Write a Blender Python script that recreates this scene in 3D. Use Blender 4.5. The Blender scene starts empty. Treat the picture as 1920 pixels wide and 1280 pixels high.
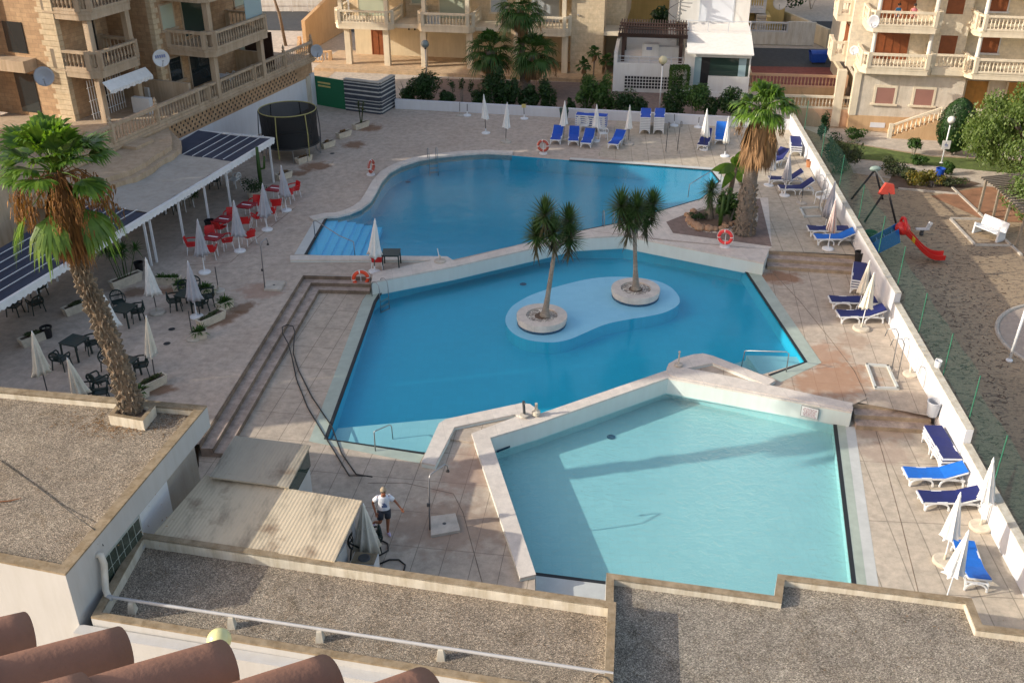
import bpy, bmesh, math, random
from mathutils import Vector, Matrix, Quaternion
from mathutils.geometry import tessellate_polygon
R = math.radians
scene = bpy.context.scene
col = scene.collection
# ------------------------------------------------------------------ camera
CH = 19.2; FPX = 1887.0; PITCH = R(29.03)
cam = bpy.data.cameras.new('camera'); camo = bpy.data.objects.new('camera', cam); col.objects.link(camo)
camo.location = (0, 0, CH); camo.rotation_euler = (R(90)-PITCH, 0, 0)
cam.sensor_width = 36; cam.lens = FPX/1920*36; cam.clip_end = 2000; cam.clip_start = 0.1
scene.camera = camo
# ------------------------------------------------------------------ light
SUN_AZ = R(12); SUN_EL = R(23.5)
SD = Vector((math.cos(SUN_AZ)*math.cos(SUN_EL), math.sin(SUN_AZ)*math.cos(SUN_EL), -math.sin(SUN_EL)))
w = bpy.data.worlds.new('World'); scene.world = w; w.use_nodes = True
wn = w.node_tree; sky = wn.nodes.new('ShaderNodeTexSky'); sky.sky_type = 'NISHITA'; sky.sun_disc = False
sky.sun_elevation = SUN_EL; sky.sun_rotation = math.atan2(-SD.x, -SD.y)
sky.air_density = 1.0; sky.dust_density = 2.0; sky.ozone_density = 1.0
bg = wn.nodes['Background']; bg.inputs[1].default_value = 0.15
tint = wn.nodes.new('ShaderNodeMix'); tint.data_type = 'RGBA'; tint.blend_type = 'MULTIPLY'; tint.inputs[0].default_value = 1; tint.inputs[7].default_value = (1.19, 1.0, .86, 1)
wn.links.new(sky.outputs[0], tint.inputs[6]); wn.links.new(tint.outputs[2], bg.inputs[0])
sl = bpy.data.lights.new('sun', 'SUN'); sl.energy = 2.6; sl.angle = R(0.5); sl.color = (1.0, 0.92, 0.78)
so = bpy.data.objects.new('sun', sl); col.objects.link(so)
so.rotation_mode = 'QUATERNION'; so.rotation_quaternion = SD.to_track_quat('-Z', 'Y'); so.location = (-40, -10, 40)
scene.view_settings.view_transform = 'Standard'; scene.view_settings.look = 'None'
scene.view_settings.exposure = 0.92; scene.view_settings.gamma = 1
# ------------------------------------------------------------------ projection: turns a spot seen in the photo into a point on a level plane
cP, sP = math.cos(PITCH), math.sin(PITCH)
def ray(x, y):
    dx = (x-960)/FPX; dy = -(y-640)/FPX
    return Vector((dx, cP+dy*sP, -sP+dy*cP))
def P(x, y, z=0.0):
    d = ray(x, y); t = (z-CH)/d.z
    return Vector((d.x*t, d.y*t, z))
def PD(x, y, D):
    d = ray(x, y); t = D/d.y
    return Vector((d.x*t, D, CH+d.z*t))
def HT(base, y):            # height over base of what is seen at row y straight above it
    d = ray(960, y); return CH + d.z*(base.y/d.y) - base.z
def P2(pts, z): return [tuple(P(x, y, z)[:2]) for x, y in pts]
# ------------------------------------------------------------------ materials
MATS = {}
def nodes_of(name):
    m = bpy.data.materials.new(name); m.use_nodes = True; MATS[name] = m
    return m, m.node_tree, m.node_tree.nodes['Principled BSDF']
def lnk(nt, a, b): nt.links.new(a, b)
def texco(nt, scale=(1,1,1), rot=(0,0,0), kind='Object'):
    tc = nt.nodes.new('ShaderNodeTexCoord'); mp = nt.nodes.new('ShaderNodeMapping')
    mp.inputs['Scale'].default_value = scale; mp.inputs['Rotation'].default_value = rot
    lnk(nt, tc.outputs[kind], mp.inputs[0]); return mp.outputs[0]
def wco(nt, scale=(1,1,1), rot=(0,0,0)):
    g = nt.nodes.new('ShaderNodeNewGeometry'); mp = nt.nodes.new('ShaderNodeMapping')
    mp.inputs['Scale'].default_value = scale; mp.inputs['Rotation'].default_value = rot
    lnk(nt, g.outputs['Position'], mp.inputs[0]); return mp.outputs[0]
def noise(nt, vec, s, det=4, rough=0.6, dist=0.0):
    n = nt.nodes.new('ShaderNodeTexNoise'); n.inputs['Scale'].default_value = s; n.inputs['Detail'].default_value = det
    n.inputs['Roughness'].default_value = rough; n.inputs['Distortion'].default_value = dist
    if vec is not None: lnk(nt, vec, n.inputs['Vector'])
    return n.outputs['Fac']
def ramp(nt, fac, stops):
    r = nt.nodes.new('ShaderNodeValToRGB'); el = r.color_ramp.elements
    while len(el) > 1: el.remove(el[-1])
    el[0].position = stops[0][0]; el[0].color = (*stops[0][1], 1) if not isinstance(stops[0][1], float) else (stops[0][1],)*3+(1,)
    for p, c in stops[1:]:
        e = el.new(p); e.color = (*c, 1) if not isinstance(c, float) else (c, c, c, 1)
    lnk(nt, fac, r.inputs[0]); return r.outputs[0]
def mix(nt, fac, a, b, mode='MIX'):
    m = nt.nodes.new('ShaderNodeMix'); m.data_type = 'RGBA'; m.blend_type = mode
    if isinstance(fac, (int, float)): m.inputs[0].default_value = fac
    else: lnk(nt, fac, m.inputs[0])
    for i, v in ((6, a), (7, b)):
        if isinstance(v, tuple): m.inputs[i].default_value = (*v, 1) if len(v) == 3 else v
        else: lnk(nt, v, m.inputs[i])
    return m.outputs[2]
def mth(nt, op, a, b=0.0, c=None):
    m = nt.nodes.new('ShaderNodeMath'); m.operation = op
    for i, v in enumerate((a, b) if c is None else (a, b, c)):
        if isinstance(v, (int, float)): m.inputs[i].default_value = v
        else: lnk(nt, v, m.inputs[i])
    return m.outputs[0]
def bump(nt, bs, h, st=0.3, dist=0.02):
    b = nt.nodes.new('ShaderNodeBump'); b.inputs['Strength'].default_value = st; b.inputs['Distance'].default_value = dist
    lnk(nt, h, b.inputs['Height']); lnk(nt, b.outputs[0], bs.inputs['Normal'])
def plain(name, c, rough=0.6, var=0.15, s=3.0, metal=0.0, bmp=0.0, bs_=60, spec=0.5):
    m, nt, bs = nodes_of(name)
    v = texco(nt)
    n = noise(nt, v, s, 5, 0.65)
    lo = tuple(max(0, x*(1-var)) for x in c); hi = tuple(min(1, x*(1+var)) for x in c)
    lnk(nt, ramp(nt, n, [(0.3, lo), (0.7, hi)]), bs.inputs['Base Color'])
    bs.inputs['Roughness'].default_value = rough; bs.inputs['Metallic'].default_value = metal
    bs.inputs['Specular IOR Level'].default_value = spec
    if bmp: bump(nt, bs, noise(nt, v, bs_, 3), bmp, 0.01)
    return m
def M(n): return MATS[n]
def paving(name, c, c2, rot, bw, bh, stains=(), joint=0.6, mort=0.012, offs=0.0, grime=0.25):
    m, nt, bs = nodes_of(name)
    v = wco(nt)
    vr = wco(nt, rot=(0, 0, rot))
    b = nt.nodes.new('ShaderNodeTexBrick'); lnk(nt, vr, b.inputs['Vector'])
    b.inputs['Scale'].default_value = 1.0; b.inputs['Brick Width'].default_value = bw; b.inputs['Row Height'].default_value = bh
    b.inputs['Mortar Size'].default_value = mort; b.inputs['Mortar Smooth'].default_value = 0.3
    b.offset = offs; b.inputs['Color1'].default_value = (1, 1, 1, 1); b.inputs['Color2'].default_value = (.95, .94, .93, 1)
    b.inputs['Mortar'].default_value = (joint,)*3+(1,); b.inputs['Bias'].default_value = 0
    n1 = noise(nt, v, 0.35, 5, 0.6); n2 = noise(nt, v, 3.0, 5, 0.7); n3 = noise(nt, v, 40, 2)
    base = ramp(nt, n1, [(0.3, c), (0.7, c2)])
    base = mix(nt, 1.0, base, b.outputs['Color'], 'MULTIPLY')
    gr = ramp(nt, n2, [(0.35, (1-grime,)*3), (0.65, (1.06, 1.05, 1.04))])
    base = mix(nt, 1.0, base, gr, 'MULTIPLY')
    base = mix(nt, 0.5, base, ramp(nt, n3, [(0.3, (.85,)*3), (0.7, (1.1,)*3)]), 'MULTIPLY')
    nd = noise(nt, v, 2.2, 4, 0.6)
    for (sx, sy, r_, ang, asp, sc, st) in stains:
        g = nt.nodes.new('ShaderNodeNewGeometry')
        mp = nt.nodes.new('ShaderNodeMapping'); mp.vector_type = 'TEXTURE'
        mp.inputs['Location'].default_value = (sx, sy, 0); mp.inputs['Rotation'].default_value = (0, 0, ang)
        mp.inputs['Scale'].default_value = (r_*asp, r_, 1000)
        lnk(nt, g.outputs['Position'], mp.inputs[0])
        ln = nt.nodes.new('ShaderNodeVectorMath'); ln.operation = 'LENGTH'; lnk(nt, mp.outputs[0], ln.inputs[0])
        d = mth(nt, 'ADD', ln.outputs['Value'], mth(nt, 'MULTIPLY', mth(nt, 'SUBTRACT', nd, 0.5), 1.6))
        f = ramp(nt, d, [(0.55, (st,)*3), (1.0, (0.0,)*3)])
        base = mix(nt, f, base, sc)
    lnk(nt, base, bs.inputs['Base Color']); bs.inputs['Roughness'].default_value = 0.8
    bs.inputs['Specular IOR Level'].default_value = 0.25
    bump(nt, bs, n3, 0.15, 0.01)
    return m
def blocks(name, c, c2, mort, bw=0.5, bh=0.25, vert=True, rot=0.0):
    m, nt, bs = nodes_of(name)
    g = nt.nodes.new('ShaderNodeNewGeometry')
    mp = nt.nodes.new('ShaderNodeMapping'); mp.inputs['Rotation'].default_value = (0, 0, rot); lnk(nt, g.outputs['Position'], mp.inputs[0])
    sp = nt.nodes.new('ShaderNodeSeparateXYZ'); lnk(nt, mp.outputs[0], sp.inputs[0])
    cb = nt.nodes.new('ShaderNodeCombineXYZ')
    lnk(nt, mth(nt, 'ADD', sp.outputs[0], sp.outputs[1]), cb.inputs[0]); lnk(nt, sp.outputs[2], cb.inputs[1])
    b = nt.nodes.new('ShaderNodeTexBrick'); lnk(nt, cb.outputs[0], b.inputs['Vector']); b.inputs['Scale'].default_value = 1
    b.inputs['Brick Width'].default_value = bw; b.inputs['Row Height'].default_value = bh; b.inputs['Mortar Size'].default_value = 0.008
    b.inputs['Color1'].default_value = (*c, 1); b.inputs['Color2'].default_value = (*c2, 1); b.inputs['Mortar'].default_value = (*mort, 1)
    b.inputs['Bias'].default_value = 0.0
    n = noise(nt, g.outputs['Position'], 4, 5)
    lnk(nt, mix(nt, 1.0, b.outputs['Color'], ramp(nt, n, [(0.3, (.8,)*3), (0.7, (1.1,)*3)]), 'MULTIPLY'), bs.inputs['Base Color'])
    bs.inputs['Roughness'].default_value = 0.85
    return m
def stucco(name, c, s=1.2, var=0.12, streak=0.12, rough_b=0.3, bsc=30):
    m, nt, bs = nodes_of(name)
    v = wco(nt); vs = wco(nt, scale=(2.5, 2.5, 0.35))
    n1 = noise(nt, v, s, 5); n2 = noise(nt, vs, 1.5, 5, 0.7); n3 = noise(nt, v, bsc, 3)
    a = ramp(nt, n1, [(0.3, tuple(x*(1-var) for x in c)), (0.7, tuple(min(1, x*(1+var*.5)) for x in c))])
    a = mix(nt, 1.0, a, ramp(nt, n2, [(0.35, (1-streak*1.0, 1-streak*1.15, 1-streak*1.4)), (0.6, (1., 1., 1.))]), 'MULTIPLY')
    lnk(nt, a, bs.inputs['Base Color']); bs.inputs['Roughness'].default_value = 0.85; bs.inputs['Specular IOR Level'].default_value = 0.2
    bump(nt, bs, n3, rough_b, 0.02)
    return m
def gravel(name, c, s=26):
    m, nt, bs = nodes_of(name)
    v = wco(nt); vo = nt.nodes.new('ShaderNodeTexVoronoi'); vo.inputs['Scale'].default_value = s; lnk(nt, v, vo.inputs['Vector'])
    vo2 = nt.nodes.new('ShaderNodeTexVoronoi'); vo2.inputs['Scale'].default_value = s*2.1; lnk(nt, v, vo2.inputs['Vector'])
    sp = nt.nodes.new('ShaderNodeSeparateColor'); lnk(nt, vo.outputs['Color'], sp.inputs[0])
    sp2 = nt.nodes.new('ShaderNodeSeparateColor'); lnk(nt, vo2.outputs['Color'], sp2.inputs[0])
    st = ramp(nt, sp.outputs[0], [(0, tuple(x*.45 for x in c)), (.5, c), (.85, tuple(min(1, x*1.5) for x in c)), (1, tuple(min(1, x*2.2) for x in c))])
    st = mix(nt, 0.5, st, ramp(nt, sp2.outputs[0], [(0, (.5, .48, .46)), (1, (1.4, 1.38, 1.35))]), 'MULTIPLY')
    n = noise(nt, v, 0.5, 5, 0.65); n2 = noise(nt, v, 2.5, 4, 0.6)
    st = mix(nt, 1.0, st, ramp(nt, n, [(0.3, (.78, .76, .74)), (0.7, (1.12, 1.1, 1.05))]), 'MULTIPLY')
    st = mix(nt, 1.0, st, ramp(nt, n2, [(0.3, (.8,)*3), (0.6, (1.0,)*3)]), 'MULTIPLY'); n5 = noise(nt, v, .8, 6, .75, 1.2); st = mix(nt, 1.0, st, ramp(nt, n5, [(.52, (1., 1., 1.)), (.66, (.8, .77, .73)), (.72, (1.05, 1.0, .9))]), 'MULTIPLY')
    lnk(nt, st, bs.inputs['Base Color']); bs.inputs['Roughness'].default_value = 0.9; bs.inputs['Specular IOR Level'].default_value = 0.2
    bump(nt, bs, vo.outputs['Distance'], 1.0, 0.03)
    return m
def foliage(name, c, c2, trans=0.35, rough=0.45):
    m, nt, bs = nodes_of(name)
    g = nt.nodes.new('ShaderNodeNewGeometry')
    a = ramp(nt, g.outputs['Random Per Island'], [(0, c), (1, c2)])
    n = noise(nt, texco(nt), 1.3, 3)
    a = mix(nt, 1.0, a, ramp(nt, n, [(0.3, (.7,)*3), (0.7, (1.2,)*3)]), 'MULTIPLY')
    lnk(nt, a, bs.inputs['Base Color']); bs.inputs['Roughness'].default_value = rough; bs.inputs['Specular IOR Level'].default_value = 0.35
    tr = nt.nodes.new('ShaderNodeBsdfTranslucent'); lnk(nt, mix(nt, 1.0, a, (1.3, 1.4, .6), 'MULTIPLY'), tr.inputs[0])
    mx = nt.nodes.new('ShaderNodeMixShader'); mx.inputs[0].default_value = trans
    lnk(nt, bs.outputs[0], mx.inputs[1]); lnk(nt, tr.outputs[0], mx.inputs[2])
    lnk(nt, mx.outputs[0], nt.nodes['Material Output'].inputs[0])
    return m
def pool_tile(name, c, c2, dark=0.8):
    m, nt, bs = nodes_of(name); v = wco(nt)
    b = nt.nodes.new('ShaderNodeTexBrick'); lnk(nt, v, b.inputs['Vector']); b.offset = 0
    b.inputs['Brick Width'].default_value = .3; b.inputs['Row Height'].default_value = .3; b.inputs['Mortar Size'].default_value = .008
    b.inputs['Scale'].default_value = 1; b.inputs['Color1'].default_value = (1, 1, 1, 1); b.inputs['Color2'].default_value = (.93, .95, .96, 1); b.inputs['Mortar'].default_value = (dark,)*3+(1,)
    n = noise(nt, v, 0.3, 4)
    a = mix(nt, 1.0, ramp(nt, n, [(0.3, c), (0.7, c2)]), b.outputs['Color'], 'MULTIPLY')
    lnk(nt, a, bs.inputs['Base Color']); bs.inputs['Roughness'].default_value = 0.5
    return m
def water(name, tint, nsc=1.2, strength=0.12, fres=1.33):
    m, nt, bs = nodes_of(name); nt.nodes.remove(bs)
    v = wco(nt)
    n = noise(nt, v, nsc, 3, 0.5, 0.4); n2 = noise(nt, v, nsc*6, 3, 0.6, 0.6)
    h = mth(nt, 'ADD', n, mth(nt, 'MULTIPLY', n2, 0.35))
    b = nt.nodes.new('ShaderNodeBump'); b.inputs['Strength'].default_value = strength; b.inputs['Distance'].default_value = 0.1; lnk(nt, h, b.inputs['Height'])
    gl = nt.nodes.new('ShaderNodeBsdfGlossy'); gl.inputs['Roughness'].default_value = 0.03; lnk(nt, b.outputs[0], gl.inputs['Normal'])
    rf = nt.nodes.new('ShaderNodeBsdfTransparent'); rf.inputs[0].default_value = (*tint, 1)
    fr = nt.nodes.new('ShaderNodeFresnel'); fr.inputs[0].default_value = fres; lnk(nt, b.outputs[0], fr.inputs['Normal'])
    gb = nt.nodes.new('ShaderNodeNewGeometry'); fac = mth(nt, 'MULTIPLY', fr.outputs[0], mth(nt, 'SUBTRACT', 1.0, gb.outputs['Backfacing']))
    mx = nt.nodes.new('ShaderNodeMixShader'); lnk(nt, fac, mx.inputs[0]); lnk(nt, rf.outputs[0], mx.inputs[1]); lnk(nt, gl.outputs[0], mx.inputs[2])
    lnk(nt, mx.outputs[0], nt.nodes['Material Output'].inputs[0])
    return m
def glass(name, c, rough=0.05):
    m, nt, bs = nodes_of(name); bs.inputs['Base Color'].default_value = (*c, 1)
    bs.inputs['Roughness'].default_value = rough; bs.inputs['Specular IOR Level'].default_value = 0.8
    return m
def mesh_net(name, c, alpha):
    m, nt, bs = nodes_of(name); bs.inputs['Base Color'].default_value = (*c, 1); bs.inputs['Roughness'].default_value = 0.7
    tr = nt.nodes.new('ShaderNodeBsdfTransparent'); mx = nt.nodes.new('ShaderNodeMixShader'); mx.inputs[0].default_value = alpha
    lnk(nt, tr.outputs[0], mx.inputs[1]); lnk(nt, bs.outputs[0], mx.inputs[2]); lnk(nt, mx.outputs[0], nt.nodes['Material Output'].inputs[0])
    return m
# ------------------------------------------------------------------ mesh builder
class MB:
    def __init__(s): s.v = []; s.f = []
    def add(s, vs, fs):
        o = len(s.v); s.v += [tuple(x) for x in vs]; s.f += [tuple(i+o for i in f) for f in fs]; return s
    def hexa(s, p):  # 8 corners: bottom 0-3, top 4-7
        return s.add(p, [(3, 2, 1, 0), (4, 5, 6, 7), (0, 1, 5, 4), (1, 2, 6, 5), (2, 3, 7, 6), (3, 0, 4, 7)])
    def box(s, x0, x1, y0, y1, z0, z1, fr=None):
        p = [(x0, y0, z0), (x1, y0, z0), (x1, y1, z0), (x0, y1, z0), (x0, y0, z1), (x1, y0, z1), (x1, y1, z1), (x0, y1, z1)]
        if fr: p = [fr(*q) for q in p]
        return s.hexa(p)
    def seg(s, a, b, wd, z0, z1, ext=0.0):
        a = Vector(a[:2]); b = Vector(b[:2]); d = (b-a).normalized(); n = Vector((-d.y, d.x))*wd/2; a = a-d*ext; b = b+d*ext
        q = [a+n, a-n, b-n, b+n]
        return s.hexa([(*p, z0) for p in q]+[(*p, z1) for p in q])
    def bar(s, a, b, wa, wb=None, up=(0, 0, 1)):
        a = Vector(a); b = Vector(b); wb = wb or wa; d = (b-a).normalized(); u = Vector(up)
        if abs(d.dot(u)) > 0.95: u = Vector((1, 0, 0))
        x = d.cross(u).normalized(); y = x.cross(d)
        x = x*wa/2; y = y*wb/2
        return s.hexa([a-x-y, a+x-y, a+x+y, a-x+y, b-x-y, b+x-y, b+x+y, b-x+y])
    def tube(s, pts, r, n=8, cap=True):
        pts = [Vector(p) for p in pts]; rs = r if isinstance(r, (list, tuple)) else [r]*len(pts)
        rings = []; pu = None
        for i, p in enumerate(pts):
            d = (pts[min(i+1, len(pts)-1)]-pts[max(i-1, 0)]).normalized()
            if pu is None: pu = Vector((0, 0, 1)) if abs(d.z) < 0.9 else Vector((1, 0, 0))
            x = d.cross(pu).normalized(); y = x.cross(d).normalized(); pu = y
            rings.append([p+(x*math.cos(2*math.pi*k/n)+y*math.sin(2*math.pi*k/n))*rs[i] for k in range(n)])
        vs = [v for rg in rings for v in rg]; fs = []
        for i in range(len(pts)-1):
            for k in range(n):
                a = i*n+k; b = i*n+(k+1) % n; fs.append((a, b, b+n, a+n))
        if cap: fs.append(tuple(range(n))[::-1]); fs.append(tuple(range((len(pts)-1)*n, len(pts)*n)))
        return s.add(vs, fs)
    def lathe(s, prof, c=(0, 0, 0), n=16, cap=True):
        vs = []; fs = []
        for (r, z) in prof:
            for k in range(n):
                a = 2*math.pi*k/n; vs.append((c[0]+r*math.cos(a), c[1]+r*math.sin(a), c[2]+z))
        for i in range(len(prof)-1):
            for k in range(n):
                a = i*n+k; b = i*n+(k+1) % n; fs.append((a, b, b+n, a+n))
        if cap: fs.append(tuple(range(n))[::-1]); fs.append(tuple(range((len(prof)-1)*n, len(prof)*n)))
        return s.add(vs, fs)
    def prism(s, poly, z0, z1, holes=(), bottom=False):
        loops = [poly]+list(holes); vs = []; 
        tri = tessellate_polygon([[Vector((x, y, 0)) for x, y in L] for L in loops])
        allp = [p for L in loops for p in L]; n = len(allp)
        top = [(x, y, z1) for x, y in allp]; fs = []
        for t in tri:
            a, b, c = [allp[i] for i in t]
            cr = (b[0]-a[0])*(c[1]-a[1])-(b[1]-a[1])*(c[0]-a[0])
            fs.append(tuple(t) if cr > 0 else tuple(t)[::-1])
        if z0 is None: return s.add(top, fs)
        bot = [(x, y, z0) for x, y in allp]
        if bottom: fs += [tuple(i+n for i in f[::-1]) for f in fs[:]]
        o = 0
        for li, L in enumerate(loops):
            ar = sum(L[i][0]*L[(i+1) % len(L)][1]-L[(i+1) % len(L)][0]*L[i][1] for i in range(len(L)))
            fl = (ar > 0) == (li == 0)
            for i in range(len(L)):
                a = o+i; b = o+(i+1) % len(L)
                fs.append((a+n, b+n, b, a) if fl else (b+n, a+n, a, b))
            o += len(L)
        return s.add(top+bot, fs)
    def sphere(s, c, r, n=14, m=8, sx=1, sy=1, sz=1):
        prof = [(max(1e-4, r*math.sin(math.pi*i/m)), -r*math.cos(math.pi*i/m)) for i in range(m+1)]
        vs = []; fs = []
        for (rr, z) in prof:
            for k in range(n):
                a = 2*math.pi*k/n; vs.append((c[0]+rr*math.cos(a)*sx, c[1]+rr*math.sin(a)*sy, c[2]+z*sz))
        for i in range(m):
            for k in range(n): fs.append((i*n+k, i*n+(k+1) % n, (i+1)*n+(k+1) % n, (i+1)*n+k))
        return s.add(vs, fs)
    def torus(s, c, R_, r, ax='z', n=28, m=10, a0=0, a1=None, fr=None):
        full = a1 is None; a1 = 2*math.pi if full else a1; N = n if full else n+1
        vs = []; fs = []
        for i in range(N):
            a = a0+(a1-a0)*i/n
            for k in range(m):
                b = 2*math.pi*k/m; rr = R_+r*math.cos(b); p = (rr*math.cos(a), rr*math.sin(a), r*math.sin(b))
                if ax == 'y': p = (p[0], p[2], p[1])
                if ax == 'x': p = (p[2], p[0], p[1])
                p = (p[0]+c[0], p[1]+c[1], p[2]+c[2])
                vs.append(fr(*p) if fr else p)
        for i in range(n if full else n):
            for k in range(m):
                j = (i+1) % N; fs.append((i*m+k, i*m+(k+1) % m, j*m+(k+1) % m, j*m+k))
        return s.add(vs, fs)
    def build(s, name, mat, parent=None, smooth=False, loc=None, bevel=0.0):
        me = bpy.data.meshes.new(name)
        off = Vector((0, 0, 0))
        if parent is not None and loc is None: off = Vector(parent.get('_o', (0, 0, 0)))
        if loc is not None: off = Vector(loc)
        me.from_pydata([(x-off.x, y-off.y, z-off.z) for x, y, z in s.v], [], s.f); me.update()
        mm = M(mat) if isinstance(mat, str) else mat; me.materials.append(mm)
        if smooth:
            for p in me.polygons: p.use_smooth = True
        o = bpy.data.objects.new(name, me); col.objects.link(o)
        if parent is not None: o.parent = parent
        elif loc is not None: o.location = loc
        if bevel:
            b = o.modifiers.new('bevel', 'BEVEL'); b.width = bevel; b.segments = 2; b.limit_method = 'ANGLE'
        return o
def tag(o, label=None, cat=None, group=None, kind=None):
    if label: o['label'] = label
    if cat: o['category'] = cat
    if group: o['group'] = group
    if kind: o['kind'] = kind
    return o
def thing(name, label, cat, loc=(0, 0, 0), rz=0.0, group=None, world=False):
    # world=True: parts are given in world coordinates; the builder subtracts the base point
    o = bpy.data.objects.new(name, None); o.empty_display_size = 0.2; col.objects.link(o)
    o.location = loc; o.rotation_euler = (0, 0, rz)
    if world: o['_o'] = tuple(loc)
    return tag(o, label, cat, group)
def struct(name, mb, mat, **k): return tag(mb.build(name, mat, **k), kind='structure')
def stuff(name, mb, mat, **k): return tag(mb.build(name, mat, **k), kind='stuff')
def copy_tree(o, parent=None):
    c = o.copy(); col.objects.link(c); c.parent = parent
    for ch in list(o.children): copy_tree(ch, c)
    return c
def place(proto, used, label, loc, rz=0.0, group=None, tilt=None, scale=None):
    o = proto if proto.name not in used else copy_tree(proto)
    used.add(proto.name)
    o.location = loc; o.rotation_euler = (tilt[0] if tilt else 0, tilt[1] if tilt else 0, rz)
    o['label'] = label
    if group: o['group'] = group
    if scale is not None: o.scale = scale if isinstance(scale, (tuple, list)) else (scale,)*3
    return o
USED = set()
def frame(o, ang):
    ox, oy = o; c, s_ = math.cos(ang), math.sin(ang)
    return lambda u, v, z: (ox+u*c-v*s_, oy+u*s_+v*c, z)
# ================================================================== MATERIALS
rng = random.Random(7)
RUST = (.20, .10, .05); BRN = (.16, .09, .05); PNK = (.34, .2, .14); GRYS = (.12, .10, .09)
def S(x, y, z, r, ang=0, asp=1.0, c=RUST, st=.8):
    p = P(x, y, z); return (p.x, p.y, r, ang, asp, c, st)
paving('terrace_paving', (.49, .41, .34), (.55, .47, .395), R(17), 0.6, 0.6, [
    S(693, 240, 0, .95), S(664, 272, 0, .8), S(592, 312, 0, .85, .4, 1.3), S(560, 325, 0, .6),
    S(256, 548, 0, .6, .3, 1.4, BRN), S(322, 545, 0, .5, 0, 2.2), S(420, 598, 0, .5, .9, 2.2), S(455, 577, 0, .5, .9, 1.6, BRN),
    S(298, 730, 0, .45, 0, 1.6), S(490, 545, 0, .9, 0, 1.4, PNK, .6), S(1262, 288, 0, 1.6, 0, 2.4, (.22, .16, .14), .6), S(1232, 305, 0, 1.2, 0, 3, (.42, .26, .15), .5)],
    joint=.88, mort=.008)
paving('right_paving', (.49, .43, .34), (.55, .485, .39), R(-85.8), 3.6, 0.95, [S(1560, 395, 0, .7, 0, 1.2, (.3, .22, .17), .5)], joint=.66, mort=.024)
paving('middle_paving', (.485, .41, .33), (.545, .47, .385), R(-82), 1.6, 0.85, [
    S(1460, 520, -.5, .8, 0, 1.6, (.25, .12, .06), .8), S(1525, 665, -.5, 1.2, 0, 1.5, (.38, .22, .14), .7), S(1560, 715, -.5, 1.5, .5, 1.4, (.36, .2, .12), .75),
    S(1600, 640, -.5, .8, 0, 1, (.36, .25, .18), .5), S(840, 985, -.5, 1.5, 0, 1.6, (.26, .18, .13), .6), S(900, 870, -.5, 1.1, 1, 2, PNK, .5)], joint=.45, mort=.012)
paving('lower_paving', (.505, .445, .36), (.56, .495, .405), R(-85.8), 3.2, 0.9, [S(1660, 850, -1, .8, 0, 1.6, (.33, .25, .2), .6), S(1650, 810, -1, .7, 0, 2, (.3, .2, .14), .6)], joint=.58, mort=.02)
paving('step_stone', (.43, .345, .29), (.49, .40, .34), R(-4), 3, 3, joint=.9, grime=.4)
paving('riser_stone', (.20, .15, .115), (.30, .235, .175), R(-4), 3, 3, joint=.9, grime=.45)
paving('sunlit_tan_riser', (.34, .27, .19), (.44, .35, .25), R(-4), 3, 3, joint=.9, grime=.3)  # riser stone in a lighter colour for the steps on the sunlit right
paving('kerb_stone', (.62, .57, .51), (.69, .64, .58), R(-10), .9, 5, joint=.75, mort=.006, grime=.14)
paving('arcade_paving', (.5, .36, .22), (.56, .42, .28), R(-9.6), .5, .5, joint=.85, mort=.006)
paving('walkway', (.5, .45, .38), (.56, .5, .43), R(-9), 1.5, 1.5, joint=.85)
paving('back_path', (.22, .17, .15), (.28, .21, .18), R(-9), .4, .2, joint=.8)
paving('asphalt', (.055, .06, .065), (.075, .08, .085), 0, 50, 50, joint=.9)
paving('red_asphalt', (.22, .07, .06), (.27, .095, .08), 0, 50, 50, joint=.9)
stucco('pool_wall_white', (.62, .68, .65), .8, .05, .04, .1)
stucco('near_white_wall', (.46, .465, .46), .6, .05, .06, .15); stucco('white_wall', (.64, .655, .69), .6, .05, .05, .15)
stucco('white_wall_weathered', (.76, .74, .7), 1.5, .08, .22, .25)
stucco('villa_white', (.74, .73, .70), .6, .05, .08, .1)
stucco('cream_stucco', (.62, .54, .39), .8, .1, .1)
stucco('cream_trim', (.70, .62, .48), .8, .08, .12, .15)
stucco('left_trim', (.50, .39, .28), .8, .1, .2, .15)
stucco('orange_wall', (.55, .37, .21), .5, .12, .12)
stucco('peach_wall', (.58, .37, .24), .5, .12, .12)
stucco('rough_render', (.62, .56, .47), 2.0, .14, .12, 1.0, 9)
stucco('grey_render', (.42, .38, .33), 1, .1, .1)
stucco('yellow_house_wall', (.6, .46, .2), 1, .1, .1)
blocks('left_blocks', (.40, .25, .14), (.5, .33, .19), (.3, .2, .12), .42, .22)
blocks('right_blocks', (.70, .62, .48), (.73, .65, .51), (.62, .54, .42), .6, .3)
blocks('quoin_blocks', (.62, .5, .34), (.58, .46, .3), (.5, .38, .24), .5, .3)
gravel('roof_gravel', (.33, .29, .24), 44); gravel('roof_gravel_grey', (.335, .31, .27), 44); gravel('white_gravel', (.5, .46, .42), 18)
stucco('parapet_top', (.31, .25, .17), 3, .25, .3, .4, 25)
stucco('parapet_side', (.6, .57, .49), 2, .15, .25, .3, 25)
plain('terracotta', (.245, .13, .09), .8, .16, 2.5, bmp=.3, bs_=45, spec=.25)
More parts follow.
